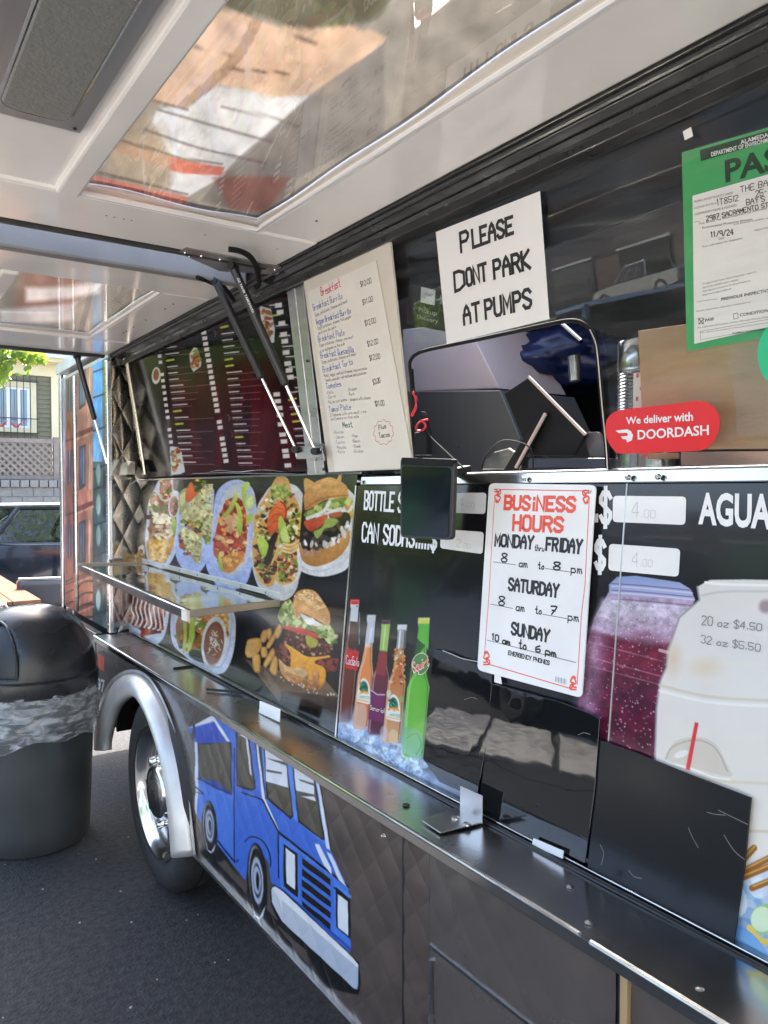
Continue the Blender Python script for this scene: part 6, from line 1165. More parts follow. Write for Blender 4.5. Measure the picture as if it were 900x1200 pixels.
# register tablet seen from behind on its folding stand
pt = thing('register_tablet', 'black register tablet seen from behind on a folding stand in the serving window', 'tablet', tuple(P(*ci_([(600, 655)])[0], xi(1.34))))
mb = MB(); mb.prism([P(x, y, xi(1.36)) for x, y in ci_([(452, 350), (552, 284), (782, 516), (735, 600), (560, 600), (540, 560)])], (.012, 0, 0)); mb.build('back_shell', 'case', pt, bevel=.002)
mb = MB(); mb.bar(P(*ci_([(552, 282)])[0], xi(1.352)), P(*ci_([(782, 516)])[0], xi(1.352)), .006, .006); mb.build('pale_edge', 'pinkgrey', pt)
mb = MB(); mb.prism([P(x, y, xi(1.345)) for x, y in ci_([(448, 662), (520, 545), (606, 426), (620, 430), (560, 560), (495, 662)])], (.012, 0, 0)); mb.build('stand_leg', 'case', pt, bevel=.002)
mb = MB(); mb.bar(P(*ci_([(620, 432)])[0], xi(1.338)), P(*ci_([(500, 652)])[0], xi(1.338)), .006, .006); mb.build('pale_edge', 'pinkgrey', pt)
mb = MB(); mb.prism([P(x, y, xi(1.33)) for x, y in ci_([(545, 655), (552, 612), (868, 612), (872, 655)])], (.03, 0, 0)); mb.build('foot_plate', mat('navy_case', (.02, .025, .05), .4), pt, bevel=.003)
mb = MB(); mb.prism([P(x, y, xi(1.38)) for x, y in ci_([(790, 505), (835, 505), (862, 560), (868, 610), (800, 606), (785, 560)])], (.01, 0, 0)); o = mb.build('cup_stack', mat('smoky_cup', (.10, .09, .10), .2), None, bevel=.002); tagm(o, 'smoky dark plastic cup in the lower right corner of the serving window', 'cup')
def cable(name, pts, r, m, plane, label, k=5):
    mb = MB(); mb.tube([P(x, y, plane) for x, y in smoothpoly(pts, k, False)], r, 6); o = mb.build(name, m, None, smooth=True); tagm(o, label, 'cable'); return o
cable('power_cable', ci_([(82, 250), (90, 340), (120, 450), (150, 520), (210, 580), (285, 650)]), .0022, 'cable', xi(1.19), 'long black cable running down the left side of the serving window to the payment tablet')
cable('power_cable', ci_([(362, 655), (380, 600), (430, 548), (480, 540), (545, 560), (568, 600), (570, 655)]), .0018, 'cable', xi(1.25), 'thin black cable arched over the steel pan in the serving window')
cable('wire_loop', ci_([(145, 455), (118, 462), (98, 480), (100, 500), (125, 498), (134, 478), (118, 460)]), .0028, 'red', xi(1.185), 'small red wire loop hanging at the left edge of the serving window')
cable('red_strap', ci_([(78, 340), (94, 365), (96, 400), (78, 440)]), .004, 'red', xi(1.19), 'dark red strap curling against the backing board edge')
mb = MB(); mb.prism([P(x, y, xi(1.19)) for x, y in ci_([(84, 510), (108, 505), (112, 420), (120, 440), (136, 505), (138, 600), (88, 600)])], (.02, 0, 0)); o = mb.build('phone_charger', 'case', None, bevel=.003); tagm(o, 'small black charger brick standing beside the payment tablet', 'charger')
# steel canister with a printed card, and the sheet of cardboard behind the glass
c7 = crop(630, 360, 3.3333)
q0 = P(*c7([(420, 622)])[0], xi(1.34)); CR = .070
cn = thing('steel_canister', 'ribbed silver canister behind the glass, left of the cardboard sheet', 'canister', (1.36, q0.y, 1.637))
prof = [(.0005, 0), (CR, 0), (CR, .05)]
for k in range(22): z = .055 + k * .0068; prof += [(CR, z), (CR * .975, z + .0034)]
prof += [(CR, .21), (CR, .262), (CR * .98, .266), (CR * .95, .262), (.0005, .258)]
mb = MB(); mb.lathe(prof, (1.36, q0.y, 1.637), 'Z', 48); mb.build('shell', 'bright', cn, smooth=True)
mb = MB(); ca = math.atan2(-q0.y, -1.36) - .25
mb.grid(lambda u, v: Vector((1.36 + (CR + .001) * math.cos(ca + (u - .5) * .55), q0.y + (CR + .001) * math.sin(ca + (u - .5) * .55), 1.637 + .12 + .075 * v)), 10, 2); lbm = mb.build('paper_label', 'paper', cn, smooth='all')
mb = MB()
for i in range(9):
    u, v = random.uniform(-.2, .2), random.uniform(.125, .19); mb.grid(lambda a, b: Vector((1.36 + (CR + .0016) * math.cos(ca + u + a * .07), q0.y + (CR + .0016) * math.sin(ca + u + a * .07), 1.637 + v + b * .008)), 1, 1)
mb.build('label_print', mat('pink_print', (.6, .08, .16), .5), lbm)
cb = thing('cardboard_sheet', 'plain brown cardboard sheet behind the glass under the green placard', 'cardboard', tuple(P(*c7([(640, 560)])[0], xi(1.262))))
mb = MB(); q = [P(x, y, xi(1.262)) for x, y in c7([(393, 92), (585, 66), (1300, -40), (1340, 520), (1300, 548), (900, 552), (640, 556), (412, 556)])]; n = 14
mb.prism(q, (.005, 0, 0)); mb.build('sheet', 'card', cb, bevel=.001)
mb = MB(); mb.prism([P(x, y, xi(1.300)) for x, y in c7([(425, 570), (550, 568), (552, 592), (428, 592)])], (.005, 0, 0)); mb.build('flap', 'card', cb)
mb = MB(); mb.prism([P(x, y, xi(1.29)) for x, y in c7([(560, 565), (1300, 560), (1300, 612), (560, 618)])], (.02, 0, 0)); mb.build('inner_rail', 'pinkgrey', truck)
# ================================================================== PAYMENT TABLET ON THE LEDGE
tb = thing('payment_tablet', 'black payment tablet hanging in front of the steel ledge over the drink prices', 'tablet', (1.10, P(500, 600, xi(1.10)).y, 1.50))
tp = xi(1.10)
mb = MB(); mb.prism([P(x, y, tp) for x, y in rrect([(469, 536), (532, 538), (529, 633), (469, 630)], .10)], (.012, 0, 0)); mb.build('case', mat('case_grey', (.05, .05, .052), .3, .5), tb, bevel=.0015)
mb = MB(); mb.prism([P(x, y, xi(1.0985)) for x, y in rrect([(471, 546), (528, 548), (525, 630), (471, 627)], .08)], (.001, 0, 0)); mb.build('screen', 'screen', tb)
mb = MB(); mb.prism([P(x, y, xi(1.097)) for x, y in rrect([(470, 536), (531, 538), (530, 547), (470, 545)], .3)], (.014, 0, 0)); mb.build('hinge_cap', 'case', tb, bevel=.001)
mb = MB(); a = P(500, 560, xi(1.112)); mb.bar(a, (1.24, a.y, 1.648), .03, .02); mb.build('mount_arm', 'black', tb, bevel=.003)
# ================================================================== LITTER BIN
bx_, by_ = .655, 3.79
bin_ = thing('trash_can', 'round charcoal trash can with a black domed lid beside the truck wheel', 'trash can', (bx_, by_, 0))
mb = MB(); mb.lathe([(.0005, .012), (.225, .012), (.232, .004), (.238, .012), (.243, .10), (.256, .40), (.264, .66), (.270, .685), (.270, .70), (.262, .702), (.255, .66), (.24, .1), (.0005, .02)], (bx_, by_, 0), 'Z', 72); mb.build('body', 'plastic', bin_, smooth=True)
ld = Vector((bx_, by_, 0)); da = math.radians(212)
def dome(a, t, s=1.0):                                            # t 0 at rim .. 1 at top
    ph = t * math.pi / 2; r = .276 * math.cos(ph) ** .72 * s; return ld + Vector((r * math.cos(a), r * math.sin(a), .765 + .305 * math.sin(ph) ** 1.1 * (1 if s == 1 else .99)))
mb = MB(); na, nt_ = 96, 28; idx = {}
for i in range(na):
    for j in range(nt_ + 1): idx[i, j] = len(mb.v); mb.v.append(tuple(dome(2 * math.pi * i / na, j / nt_)))
def inop(a, t):
    d = (a - da + math.pi) % (2 * math.pi) - math.pi; return abs(d) < .62 * (1 - max(0, (t - .16) / .5) ** 2) ** .5 if .06 < t < .66 else False
for i in range(na):
    for j in range(nt_):
        if not inop(2 * math.pi * (i + .5) / na, (j + .5) / nt_): mb.f.append((idx[i, j], idx[(i + 1) % na, j], idx[(i + 1) % na, j + 1], idx[i, j + 1]))
lid = mb.build('lid', 'lid', bin_, smooth='all'); s_ = lid.modifiers.new('s', 'SOLIDIFY'); s_.thickness = .006
mb = MB(); mb.lathe([(.276, .770), (.284, .764), (.286, .735), (.282, .700), (.274, .695), (.270, .72), (.270, .765)], (bx_, by_, 0), 'Z', 72); mb.build('lid_rim', 'lid', lid, smooth=True)
mb = MB(); mb.grid(lambda u, v: dome(da + (u - .5) * 1.5, .03 + v * .72, .90 - .05 * v), 20, 14); mb.build('push_flap', 'black', lid, smooth='all')
arc = [(da + .62 * (1 - max(0, (t - .16) / .5) ** 2) ** .5 * sgn, t) for sgn, ts in ((-1, np.linspace(.06, .655, 16)), (1, np.linspace(.655, .06, 16))) for t in ts]
mb = MB(); mb.tube([dome(a, t, 1.004) for a, t in arc], .006, 8); mb.build('opening_rim', 'lid', lid, smooth=True)
lb_ = thing('bin_liner', 'clear crinkled bin liner folded down round the top of the trash can', 'bin liner', (bx_, by_, .5))
for nm, dr, s0 in (('film', .0, 1), ('film_fold', .005, 2)):
    rr = np.random.RandomState(s0); ph = rr.rand(9) * 6.28; mb = MB()
    def f(u, v):
        a = u * 2 * math.pi; z = .71 - v * (.215 + .018 * math.sin(3 * a + ph[0]) + .012 * math.sin(7 * a + ph[1])) * (1 - .25 * (s0 - 1))
        r = .2745 + dr + .0035 * math.sin(11 * a + 9 * v + ph[2]) + .0028 * math.sin(23 * a - 14 * v + ph[3]) + .0018 * math.sin(41 * a + 25 * v + ph[4]) + .003 * v
        return ld + Vector((r * math.cos(a), r * math.sin(a), z))
    mb.grid(f, 260, 26); mb.build(nm, 'bag', lb_, smooth='all')
# ================================================================== TABLE AND FOLDING CHAIRS
tx0, tx1, ty0, ty1 = -.05, 1.17, 6.35, 8.45
tab = thing('picnic_table', 'sunlit table with reddish wooden planks beyond the trash can', 'table', ((tx0 + tx1) / 2, (ty0 + ty1) / 2, 0))
npk = 6; pm = None
for k in range(npk):
    a = tx0 + (tx1 - tx0) * k / npk; mb = MB(); mb.box((a + .003, ty0, .722), (a + (tx1 - tx0) / npk - .003, ty1, .750)); mb.build('plank', 'wood', tab, bevel=.003)
for y in (ty0 + .3, ty1 - .3):
    for s in (0, 1):
        x = (tx0 + .12, tx1 - .12)[s]; mb = MB(); mb.bar((x, y, .72), (x + (.06 if s else -.06), y, 0), .05, .05, (0, 1, 0)); mb.build('leg', 'iron', tab)
    mb = MB(); mb.bar((tx0 + .1, y, .70), (tx1 - .1, y, .70), .05, .035); mb.build('rail', 'iron', tab)
def folding_chair(loc, rz, label):
    t = thing('folding_chair', label, 'chair', loc, 'black folding chairs round the wooden table'); l = Vector(loc); R_ = Matrix.Rotation(rz, 3, 'Z')
    w = lambda x, y, z: l + R_ @ Vector((x, y, z))
    mb = MB(); mb.grid(lambda u, v: w(-.20 + .40 * u, -.21 + .40 * v, .44 + .012 * math.sin(math.pi * u)), 8, 8); s_ = mb.build('seat', 'chairp', t, smooth='all'); s_.modifiers.new('s', 'SOLIDIFY').thickness = .02
    mb = MB(); mb.grid(lambda u, v: w(-.20 + .40 * u, .255 + .03 * v + .03 * math.sin(math.pi * u), .60 + .22 * v), 12, 6); s_ = mb.build('backrest', 'chairp', t, smooth='all'); s_.modifiers.new('s', 'SOLIDIFY').thickness = .016
    for s in (-1, 1):
        mb = MB(); mb.tube([w(s * .215, -.30, 0), w(s * .215, .02, .40), w(s * .215, .26, .70), w(s * .212, .29, .81), w(s * .19, .296, .835)], .0115, 8); mb.build('leg', 'brushed', t, smooth=True)
        mb = MB(); mb.tube([w(s * .19, .30, 0), w(s * .19, .10, .30), w(s * .19, -.14, .44)], .0105, 8); mb.build('leg', 'brushed', t, smooth=True)
    mb = MB(); mb.tube([w(-.20, .296, .836), w(.20, .296, .836)], .0115, 8); mb.tube([w(-.19, .24, .09), w(.19, .24, .09)], .008, 8); mb.build('cross_rail', 'brushed', t, smooth=True)
    return t
folding_chair((1.42, 7.3, 0), math.radians(160), 'black folding chair with silver frame at the right side of the wooden table')
folding_chair((.52, 5.80, 0), math.radians(200), 'black folding chair at the near end of the wooden table, half behind the lid')
folding_chair((-.55, 7.2, 0), math.radians(85), 'black folding chair at the far left side of the wooden table')
# ================================================================== VEHICLES
def car(name, label, cat, loc, rz, prof, roof, wheels, W2, paint, gm, bed=None, wr=.34, group=None):
    t = thing(name, label, cat, loc, group); l = Vector(loc); R_ = Matrix.Rotation(rz, 3, 'Z'); w = lambda x, y, z: l + R_ @ Vector((x, y, z))
    # lower body: profile swept across the width with rounded flanks
    mb = MB(); n = len(prof); K_ = 9; vs = []
    cx = sum(x for x, z in prof) / n; 
    for k in range(K_):
        a = -1 + 2 * k / (K_ - 1); y = W2 * math.sin(a * math.pi / 2); s = 1 - .035 * abs(a) ** 4
        for x, z in prof: vs.append(w(cx + (x - cx) * s, y, z if z < .5 else z - .05 * abs(a) ** 5))
    mb.add(vs, [(k * n + i, k * n + (i + 1) % n, (k + 1) * n + (i + 1) % n, (k + 1) * n + i) for k in range(K_ - 1) for i in range(n)] + [tuple(range(n)), tuple(range((K_ - 1) * n, K_ * n))[::-1]])
    mb.build('body', paint, t, smooth=True)
    (x0, z0), (x1, z1), (x2, z2), (x3, z3) = roof; wi, wo = W2 * .72, W2 * .93
    B4 = [(x0, z0), (x3, z3)]; c8 = [w(x0, -wo, z0), w(x3, -wo, z3), w(x3, wo, z3), w(x0, wo, z0), w(x1, -wi, z1), w(x2, -wi, z2), w(x2, wi, z2), w(x1, wi, z1)]
    mb = MB(); mb.add(c8, [(0, 1, 5, 4), (1, 2, 6, 5), (2, 3, 7, 6), (3, 0, 4, 7)]); mb.build('cabin_glass', gm, t)
    mb = MB(); mb.add([c8[4], c8[5], c8[6], c8[7]] + [c + Vector((0, 0, .05)) for c in (w(x1 + .08, -wi * .85, z1), w(x2 - .08, -wi * .85, z2), w(x2 - .08, wi * .85, z2), w(x1 + .08, wi * .85, z1))], [(4, 5, 6, 7), (0, 1, 5, 4), (1, 2, 6, 5), (2, 3, 7, 6), (3, 0, 4, 7)]); mb.build('roof', paint, t, smooth=True, bevel=.02)
    mb = MB()
    for a, b in ((0, 4), (1, 5), (2, 6), (3, 7)): mb.tube([c8[a], c8[b]], .045, 8)
    for s in (-1, 1):
        for f in (.36, .66): xa = x0 + (x3 - x0) * f; xb = x1 + (x2 - x1) * (f * 1.1 - .06); za = z0 + (z3 - z0) * f; mb.tube([w(xa, s * wo, za), w(xb, s * wi, (z1 + z2) / 2)], .035, 8)
        mb.tube([c8[4 if s < 0 else 7], c8[5 if s < 0 else 6]], .035, 8)
    mb.build('pillars', paint, t, smooth=True)
    for x in wheels:
        for s in (-1, 1):
            we = bpy.data.objects.new('wheel', None); COL.objects.link(we); we.parent = t
            mb = MB(); vs = []; pr = [(wr * .62, -.09), (wr * .9, -.10), (wr, -.07), (wr, .07), (wr * .9, .10), (wr * .62, .09)]; N = 28
            for i in range(N): a = 2 * math.pi * i / N; vs += [w(x + r * math.cos(a), s * (W2 - .09) + h, wr + r * math.sin(a)) for r, h in pr]
            mb.add(vs, [(i * 6 + j, ((i + 1) % N) * 6 + j, ((i + 1) % N) * 6 + (j + 1) % 6, i * 6 + (j + 1) % 6) for i in range(N) for j in range(6)]); mb.build('tyre', 'rubber', we, smooth=True)
            mb = MB(); mb.tube([w(x, s * (W2 - .14), wr), w(x, s * (W2 - .005), wr)], wr * .30, 14)
            for k in range(5): a = 2 * math.pi * k / 5; mb.bar(w(x, s * (W2 - .02), wr), w(x + wr * .6 * math.cos(a), s * (W2 - .02), wr + wr * .6 * math.sin(a)), .05, .03, R_ @ Vector((0, 1, 0)))
            mb.build('rim', 'steel', we)
    xe0, xe1 = min(x for x, z in prof), max(x for x, z in prof)
    for s in (-1, 1):
        mb = MB(); mb.box((-.02, -.14, -.07), (.02, .14, .07)); vs = mb.v; mb.v = [tuple(w(xe1 - .04 + x, s * W2 * .72 + y, .72 + z)) for x, y, z in vs]; mb.build('headlight', 'alu', t, bevel=.01)
        mb = MB(); mb.box((-.02, -.09, -.11), (.02, .09, .11)); vs = mb.v; mb.v = [tuple(w(xe0 + .035 + x, s * W2 * .82 + y, .82 + z)) for x, y, z in vs]; mb.build('tail_light', 'redb', t, bevel=.01)
        mb = MB(); mb.bar(w(x3 - .25, s * (wo + .0), z3 + .03), w(x3 - .25, s * (wo + .17), z3 + .07), .10, .10); mb.build('mirror', paint, t, bevel=.02)
        mb = MB()
        for f in (.34, .64): mb.bar(w(x0 + (x3 - x0) * f, s * (W2 * .985), z0 - .13), w(x0 + (x3 - x0) * f + .16, s * (W2 * .985), z0 - .13), .02, .025)
        mb.build('door_handle', 'steel', t)
    return t
SUV = [(-2.25, .35), (-2.3, .75), (-2.24, 1.0), (-1.7, 1.02), (.9, .98), (1.6, .93), (2.1, .80), (2.25, .62), (2.25, .33), (1.85, .28), (1.0, .26), (-1.0, .26), (-1.9, .28)]
SR = [(-2.15, 1.0), (-1.55, 1.40), (.35, 1.38), (1.05, .97)]
cc = C0 + 9.6 * ray(24, 573); car('parked_car', 'black parked car glinting in the sun behind the wooden table', 'car', (cc.x, cc.y, 0), -YAW + math.pi, SUV, SR, (-1.42, 1.42), .90, 'carp', 'carg')
PK = [(-2.8, .50), (-2.82, .95), (-2.75, 1.02), (-.9, 1.02), (1.0, 1.02), (1.9, .98), (2.5, .88), (2.6, .62), (2.6, .40), (2.0, .36), (1.0, .34), (-1.0, .34), (-2.2, .40)]
PR = [(-.95, 1.02), (-.80, 1.68), (.35, 1.66), (1.05, 1.02)]
car('pickup_truck', 'silver pickup parked across the street, seen mirrored in the window glass', 'pickup', (-28.3, 21.9, 2.68), math.radians(90 + 10), PK, PR, (-1.75, 1.75), .95, 'silver', 'carg', wr=.38)
VN = [(-2.5, .40), (-2.55, 1.0), (-2.5, 1.30), (1.2, 1.25), (1.9, 1.10), (2.4, .95), (2.5, .6), (2.5, .36), (1.8, .3), (-1.8, .3)]
VR = [(-2.5, 1.28), (-2.42, 2.15), (.75, 2.12), (1.7, 1.15)]
car('delivery_van', 'blue grey van parked across the lot, mirrored in the dark glass', 'van', (-5.4, 7.4, 0), math.radians(108), VN, VR, (-1.55, 1.5), .95, 'vanp', 'carg', wr=.34)
# ================================================================== HOUSE BEYOND
HY = 19.0
hs = thing('house', 'olive clapboard house with cream trim and a barred window beyond the car', 'house', (0, HY + 3, 0))
hx = lambda px, Y=HY: P(px, 573, pl((0, Y, 0), (0, -1, 0))).x
hz = lambda py, Y=HY: P(36, py, pl((0, Y, 0), (0, -1, 0))).z
mb = MB(); xr = hx(70)
z = 2.5; sid = MB()
wx0, wx1, wz0, wz1 = hx(-14), hx(37), hz(502), hz(455)
while z < hz(441):
    z1 = z + .105
    for a, b in (((-6), wx0), (wx1, xr)) if (z1 > wz0 and z < wz1) else (((-6), xr),):
        sid.add([(a, HY - .028, z), (b, HY - .028, z), (b, HY - .004, z1 + .01), (a, HY - .004, z1 + .01), (a, HY, z), (b, HY, z)], [(0, 1, 2, 3), (4, 5, 1, 0)])
    z = z1
sid.build('siding', 'siding', hs, kind='stuff')
mb.box((-6, HY, 0), (xr, HY + 7, hz(425))); mb.build('wall', 'siding', hs)
mb = MB(); mb.box((-6.2, HY - .45, hz(425)), (xr + .5, HY - .02, hz(421))); mb.build('soffit', 'trim', hs); mb = MB(); mb.box((-6.3, HY - .55, hz(421)), (xr + .6, HY + 8, hz(411))); mb.build('fascia', mat('white_fascia', (.6, .6, .58), .6), hs)
mb = MB(); mb.add([(-6.4, HY - .6, hz(411)), (xr + .7, HY - .6, hz(411)), (xr - .8, HY + 3.5, hz(411) + 1.9), (-6.4, HY + 3.5, hz(411) + 1.9)], [(0, 1, 2, 3)]); mb.build('roof', 'roofm', hs)
mb = MB(); mb.box((-6, HY - .05, hz(440)), (xr + .02, HY - .03, hz(425))); mb.build('frieze_board', 'trim', hs)
mb = MB(); mb.box((xr - .17, HY - .06, 2.0), (xr + .03, HY - .029, hz(440) - .003)); mb.build('corner_board', 'trim', hs)
wn_ = MB(); wn_.box((wx0, HY - .02, wz0), (wx1, HY + .05, wz1)); wdw = wn_.build('window', 'white', hs)
mb = MB(); d = .12
for lo, hi in (((wx0 - d, wz0 - d), (wx0, wz1 + d)), ((wx1, wz0 - d), (wx1 + d, wz1 + d)), ((wx0, wz1), (wx1, wz1 + d)), ((wx0, wz0 - d), (wx1, wz0))): mb.box((lo[0], HY - .07, lo[1]), (hi[0], HY - .031, hi[1]))
mb.build('casing', 'trim', wdw)
nx = 4
for k in range(nx):
    a = wx0 + .05 + (wx1 - wx0 - .05) * k / nx; mb = MB(); mb.box((a, HY - .03, wz0 + .05), (a + (wx1 - wx0) / nx - .09, HY - .022, wz1 - .05)); mb.build('pane', 'wglass', wdw)
mb = MB()
for k in range(9): x = wx0 - .1 + (wx1 - wx0 + .2) * k / 8; mb.bar((x, HY - .2, wz0 - .25), (x, HY - .2, wz1 + .25), .016, .016, (1, 0, 0))
for z in (wz0 - .12, wz0 + .2, wz1 + .12): mb.bar((wx0 - .15, HY - .2, z), (wx1 + .15, HY - .2, z), .016, .02)
mb.build('window_bars', 'iron', hs)
mb = MB()
for k, (px, py) in enumerate(((2, 500), (20, 500))): x, z = hx(px), hz(py); mb.add([(x - .14, HY - .035, z + .10), (x + .0, HY - .035, z), (x + .14, HY - .035, z + .12), (x, HY - .035, z - .10)], [(0, 1, 2, 3)])
o = mb.build('paper_flag', 'redb'); tagm(o, 'red and white paper hearts hung inside the barred house window', 'decoration')
# deck wall and lattice
dw = thing('lattice_fence', 'weathered wooden lattice fence on the deck edge below the barred window', 'fence', (0, HY - .8, 1.8)); LY = HY - .8
lz0, lz1, lx0, lx1 = hz(558, LY), hz(519, LY), -.2, hx(62, LY)
s = .155; k = 0; x = lx0 - (lz1 - lz0)
slat = {}
while x < lx1 + (lz1 - lz0):
    for sg in (1, -1):
        a = [x, lz0] if sg > 0 else [x, lz1]; b = [x + (lz1 - lz0), lz1] if sg > 0 else [x + (lz1 - lz0), lz0]
        if a[0] < lx0: f = (lx0 - a[0]) / (b[0] - a[0]); a = [lx0, a[1] + (b[1] - a[1]) * f]
        if b[0] > lx1: f = (lx1 - a[0]) / (b[0] - a[0]); b = [lx1, a[1] + (b[1] - a[1]) * f]
        if b[0] - a[0] > .06: mb = MB(); mb.bar((a[0], LY + sg * .008, a[1]), (b[0], LY + sg * .008, b[1]), .012, .050, (0, 0, 1)); mb.build('lattice_slat', 'lattice', dw)
    x += s
for z0_, z1_ in ((lz1, lz1 + .09), (lz0 - .07, lz0)): mb = MB(); mb.box((lx0 - .1, LY - .04, z0_), (lx1 + .1, LY + .05, z1_)); mb.build('rail', 'lattice', dw)
for x in (lx1 + .02, lx1 - 1.9): mb = MB(); mb.box((x, LY - .05, lz0 - .1), (x + .11, LY + .06, lz1 + .14)); mb.build('post', 'lattice', dw)
mb = MB(); mb.box((lx1 + .13, LY - .02, lz0), (lx1 + .55, LY, lz1 + .05)); mb.build('end_board', 'lattice', dw)
bw = thing('block_wall', 'low grey block retaining wall under the lattice fence', 'wall', (0, LY - .1, 0))
mb = MB(); mb.box((-7, LY - .12, 0), (6, LY + .8, lz0 - .24)); mb.build('wall_core', 'block', bw)
for r in range(3):
    for c in range(10):
        x = 1.1 + c * .42 + (r % 2) * .2; z = lz0 - .44 - r * .21; mb = MB(); mb.box((x, LY - .14, z), (x + .40, LY - .121, z + .195)); mb.build('block', 'block', bw)
mb = MB()
for k in range(26): x = -.3 + k * .19; mb.box((x, LY - .22, lz0 - .235), (x + .165, LY + .2, lz0 - .09))
mb.build('cap_blocks', 'block', bw)
# ================================================================== TREE whose branch hangs into view at the upper left
def leafcloud(mb, n, f, smin, smax, seed):
    rr = random.Random(seed)
    for i in range(n):
        c = Vector(f(rr)); s_ = rr.uniform(smin, smax); a = Vector((rr.gauss(0, 1), rr.gauss(0, 1), rr.gauss(0, .7))).normalized(); b = a.cross(Vector((rr.gauss(0, 1), rr.gauss(0, 1), rr.gauss(0, 1)))).normalized(); nrm = a.cross(b)
        mb.add([c - a * s_, c - a * s_ * .2 + b * s_ * .5 + nrm * s_ * .12, c + a * s_, c - a * s_ * .2 - b * s_ * .5 + nrm * s_ * .12], [(0, 1, 2), (0, 2, 3)])
def tree(name, label, loc, h, r, n, ls_, seed, tr=.12, group=None, extra=None):
    t = thing(name, label, 'tree', loc, group); l = Vector(loc); rr = random.Random(seed); mb = MB()
    mb.tube([l, l + Vector((.08, .05, h * .3)), l + Vector((-.05, .1, h * .62))], [tr, tr * .75, tr * .45], 10); ends = []
    for k in range(7):
        a = k * .9 + rr.random(); e = l + Vector((r * .75 * math.cos(a), r * .75 * math.sin(a), h * rr.uniform(.6, .95))); s0 = l + Vector((0, 0, h * rr.uniform(.35, .6))); mb.tube([s0, s0.lerp(e, .5) + Vector((0, 0, .15)), e], [tr * .4, tr * .22, tr * .08], 6); ends.append(e)
    mb.build('trunk', 'bark', t, smooth=True); cl = [l + Vector((rr.gauss(0, r * .45), rr.gauss(0, r * .45), h * rr.uniform(.5, 1.0))) for _ in range(16)] + ends
    mb = MB(); leafcloud(mb, n, lambda q: (lambda c: (c.x + q.gauss(0, r * .2), c.y + q.gauss(0, r * .2), c.z + q.gauss(0, r * .16)))(q.choice(cl)), ls_[0], ls_[1], seed)
    if extra: extra(mb)
    mb.build('crown', 'leaf', t); return t
def hang(mb):
    rr = random.Random(5)
    for px, py, w_, h_, n in ((4, 424, 16, 16, 170), (2, 442, 9, 9, 60), (33, 418, 12, 9, 90), (48, 420, 7, 7, 40), (20, 414, 20, 6, 90), (33, 434, 3, 5, 10), (14, 408, 40, 8, 160)):
        for i in range(n):
            c = C0 + (6.6 + rr.uniform(-.3, .3)) * ray(px + rr.gauss(0, w_ * .45), py + rr.gauss(0, h_ * .45)); s_ = rr.uniform(.022, .042)
            a = Vector((rr.gauss(0, 1), rr.gauss(0, .5), rr.gauss(0, 1) - .6)).normalized(); b = a.cross(Vector((rr.gauss(0, 1), rr.gauss(0, 1), rr.gauss(0, 1)))).normalized()
            mb.add([c - a * s_, c - a * s_ * .5 + b * s_ * .7, c + a * s_ * .4 + b * s_ * .5, c + a * s_, c + a * s_ * .4 - b * s_ * .5, c - a * s_ * .5 - b * s_ * .7], [(0, 1, 2, 3, 4, 5)])
tree('leafy_tree', 'backlit bright green leafy branch hanging at the upper left edge above the house', (-.9, 8.6, 0), 4.6, 1.5, 5200, (.03, .055), 4, .09, extra=hang)
# ================================================================== ACROSS THE STREET (behind the photographer's left shoulder; seen in the glossy sheets)
mb = MB(); hp = [(-13, 0), (-18, 1.3), (-20, 2.6), (-60, 2.75)]
mb.add([(x, y, z + .004) for y in (-40, 45) for x, z in hp] , [(i, i + 1, i + 5, i + 4) for i in range(3)]); mb.add([(-13, 45, .004), (-13, 45, 0)], []); g = mb.build('terrace', 'asphalt'); g['kind'] = 'structure'
bl = thing('garage_building', 'long brown building with green and black doors on the terrace, mirrored in the truck', 'building', (-32, 16, 2.6))
mb = MB(); mb.box((-38, -12, 2.5), (-32, 34, 6.6)); mb.build('wall', 'pinkw', bl)
mb = MB(); mb.box((-38.3, -12.3, 6.6), (-31.5, 34.3, 6.95)); mb.build('roof', 'roofm', bl)
for k in range(9):
    y = -10 + k * 4.7; mb = MB(); mb.box((-31.998, y, 2.7), (-31.9, y + 2.9, 5.5)); dd_ = mb.build('door', ('greenw', 'black', 'roofm')[k % 3], bl)
    mb = MB(); mb.box((-31.998, y - .1, 5.52), (-31.85, y + 3.0, 5.65)); mb.build('lintel', 'whitew', dd_)
pv = MB(); pv.box((-4.5, 3.85, -.1), (-2.2, 6.0, .006)); pv.box((-12.4, -9, -.1), (-2.0, 1.6, .006)); pv.box((-1.9, -10.6, -.1), (7.6, -4.0, .006)); g = pv.build('pavement', 'asphalt'); g['kind'] = 'structure'  # the two larger pads are added to bounce sunlight up to the awnings
_e, _g = Vector((-.75, .66, 0)), Vector((.66, .75, 0))
for k in range(4):
    q = Vector((-3.35, 4.95, 0)) + _g * (k - 1.5) * .66; mb = MB(); mb.bar(q - _e * .95 + Vector((0, 0, .018)), q + _e * .95 + Vector((0, 0, .018)), .60, .036); mb.build('paving_slab', 'paving', g, bevel=.008)
for x0_, y0_, nx_, ny_ in ((-12.3, -8.9, 7, 7), (-1.8, -10.5, 6, 4)):  # pale slabs of the two added bounce pads
    for r_ in range(nx_):
        for k in range(ny_): mb = MB(); mb.box((x0_ + r_ * 1.48, y0_ + k * 1.5, 0), (x0_ + 1.44 + r_ * 1.48, y0_ + 1.46 + k * 1.5, .035)); mb.build('paving_slab', 'paving', g, bevel=.008)
kk = thing('green_shed', 'green and blue shed with dark door beyond the pale paving', 'shed', (-8.4, 9, 0))
mb = MB(); mb.box((-9.5, 4.6, 0), (-7.4, 13.5, 1.78)); mb.build('wall', 'greenw', kk)
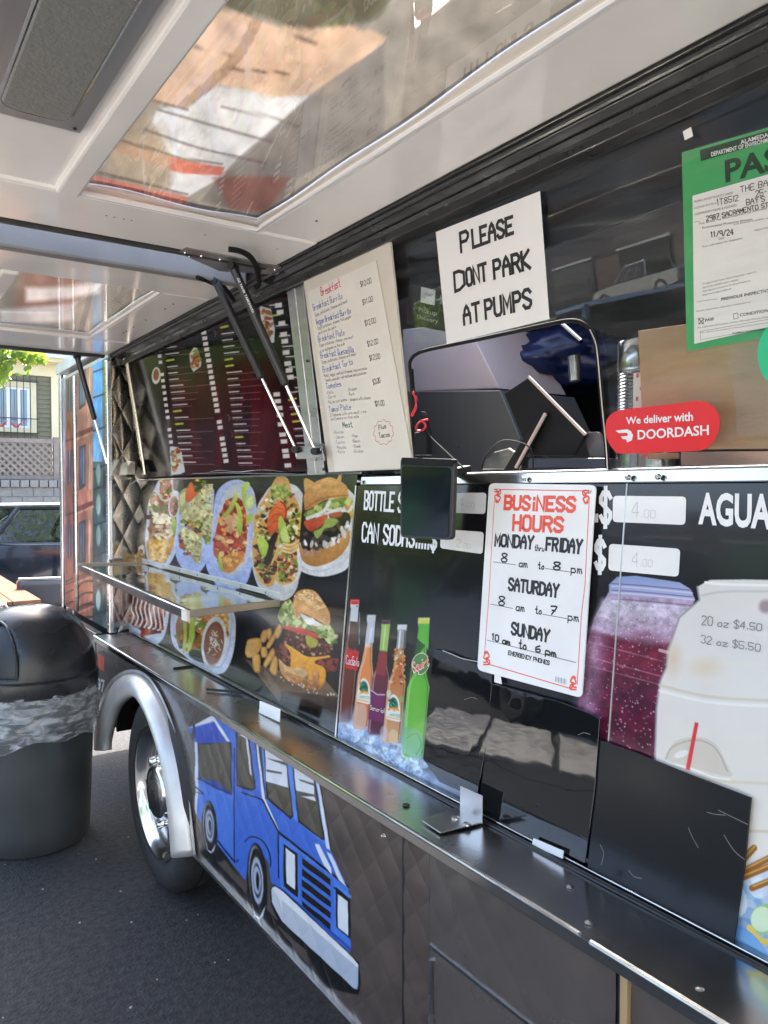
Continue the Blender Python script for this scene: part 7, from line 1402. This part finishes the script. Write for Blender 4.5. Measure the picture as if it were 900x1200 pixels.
for k, (y, m_) in enumerate(((5.0, 'bluew'), (7.2, 'black'), (9.4, 'bluew'), (11.2, 'black'))): mb = MB(); mb.box((-7.398, y, .1), (-7.35, y + 1.2, 1.66)); mb.build('door', m_, kk)
mb = MB(); mb.box((-9.7, 4.4, 1.78), (-7.2, 13.7, 1.86)); mb.build('roof', 'black', kk)
b2 = thing('corner_shop', 'white stucco building with a red awning band beyond the parked cars', 'building', (-9, 26, 0))
mb = MB(); mb.box((-14, 24, 0), (-3, 30, 5.4)); mb.build('wall', 'whitew', b2); mb = MB(); mb.box((-14.1, 23.2, 2.9), (-3, 23.998, 3.4)); mb.build('awning_band', 'redb', b2)
for k in range(4): mb = MB(); mb.box((-13 + k * 2.6, 23.95, .8), (-11.2 + k * 2.6, 23.999, 2.6)); mb.build('window', 'wglass', b2)
b3 = thing('added_rear_building', 'two storey grey stucco building added unseen behind the photographer', 'building', (-3, -14, 0))  # unseen building added for ambient light and reflections in the awnings
mb = MB(); mb.box((-12, -20, 0), (8, -11, 6.5)); mb.build('wall', 'concrete', b3)
for k in range(5):
    for z in (1, 4): mb = MB(); mb.box((-11 + k * 3.8, -10.999, z), (-9.2 + k * 3.8, -10.95, z + 1.4)); mb.build('window', 'wglass', b3)
for k, (x, y, h, r) in enumerate(((-11.5, 15.5, 3.4, 1.9), (-12, 20, 4.0, 2.4), (-11.6, 2.2, 6, 2.4), (-6, 20.5, 6.5, 2.3), (-12, -4, 7, 2.8))):  # trees added to block part of the sky
    tree('sky_screen_tree', ('bushy green added tree in front of the pale building, mirrored in the glass', 'wide low added tree beside the white shop, mirrored in the glass', 'added tree beyond the pale paving, mirrored in the glass', 'added green tree in front of the red awning band', 'added tree farthest behind the photographer')[k], (x, y, 0), h, r, 2600, (.10, .2), 20 + k, .16, group='added trees screening the sky across the road')
for k, (x, y) in enumerate(((-9.9, 6), (-9.9, 22))):
    t = thing('utility_pole', ('wooden utility pole near the silver pickup', 'wooden utility pole at the far street corner')[k], 'pole', (x, y, 0)); mb = MB(); mb.tube([(x, y, 0), (x, y, 9)], [.15, .10], 12); mb.build('shaft', 'bark', t, smooth=True); mb = MB(); mb.bar((x, y - 1.1, 8.2), (x, y + 1.1, 8.2), .1, .12); mb.build('cross_arm', 'bark', t)
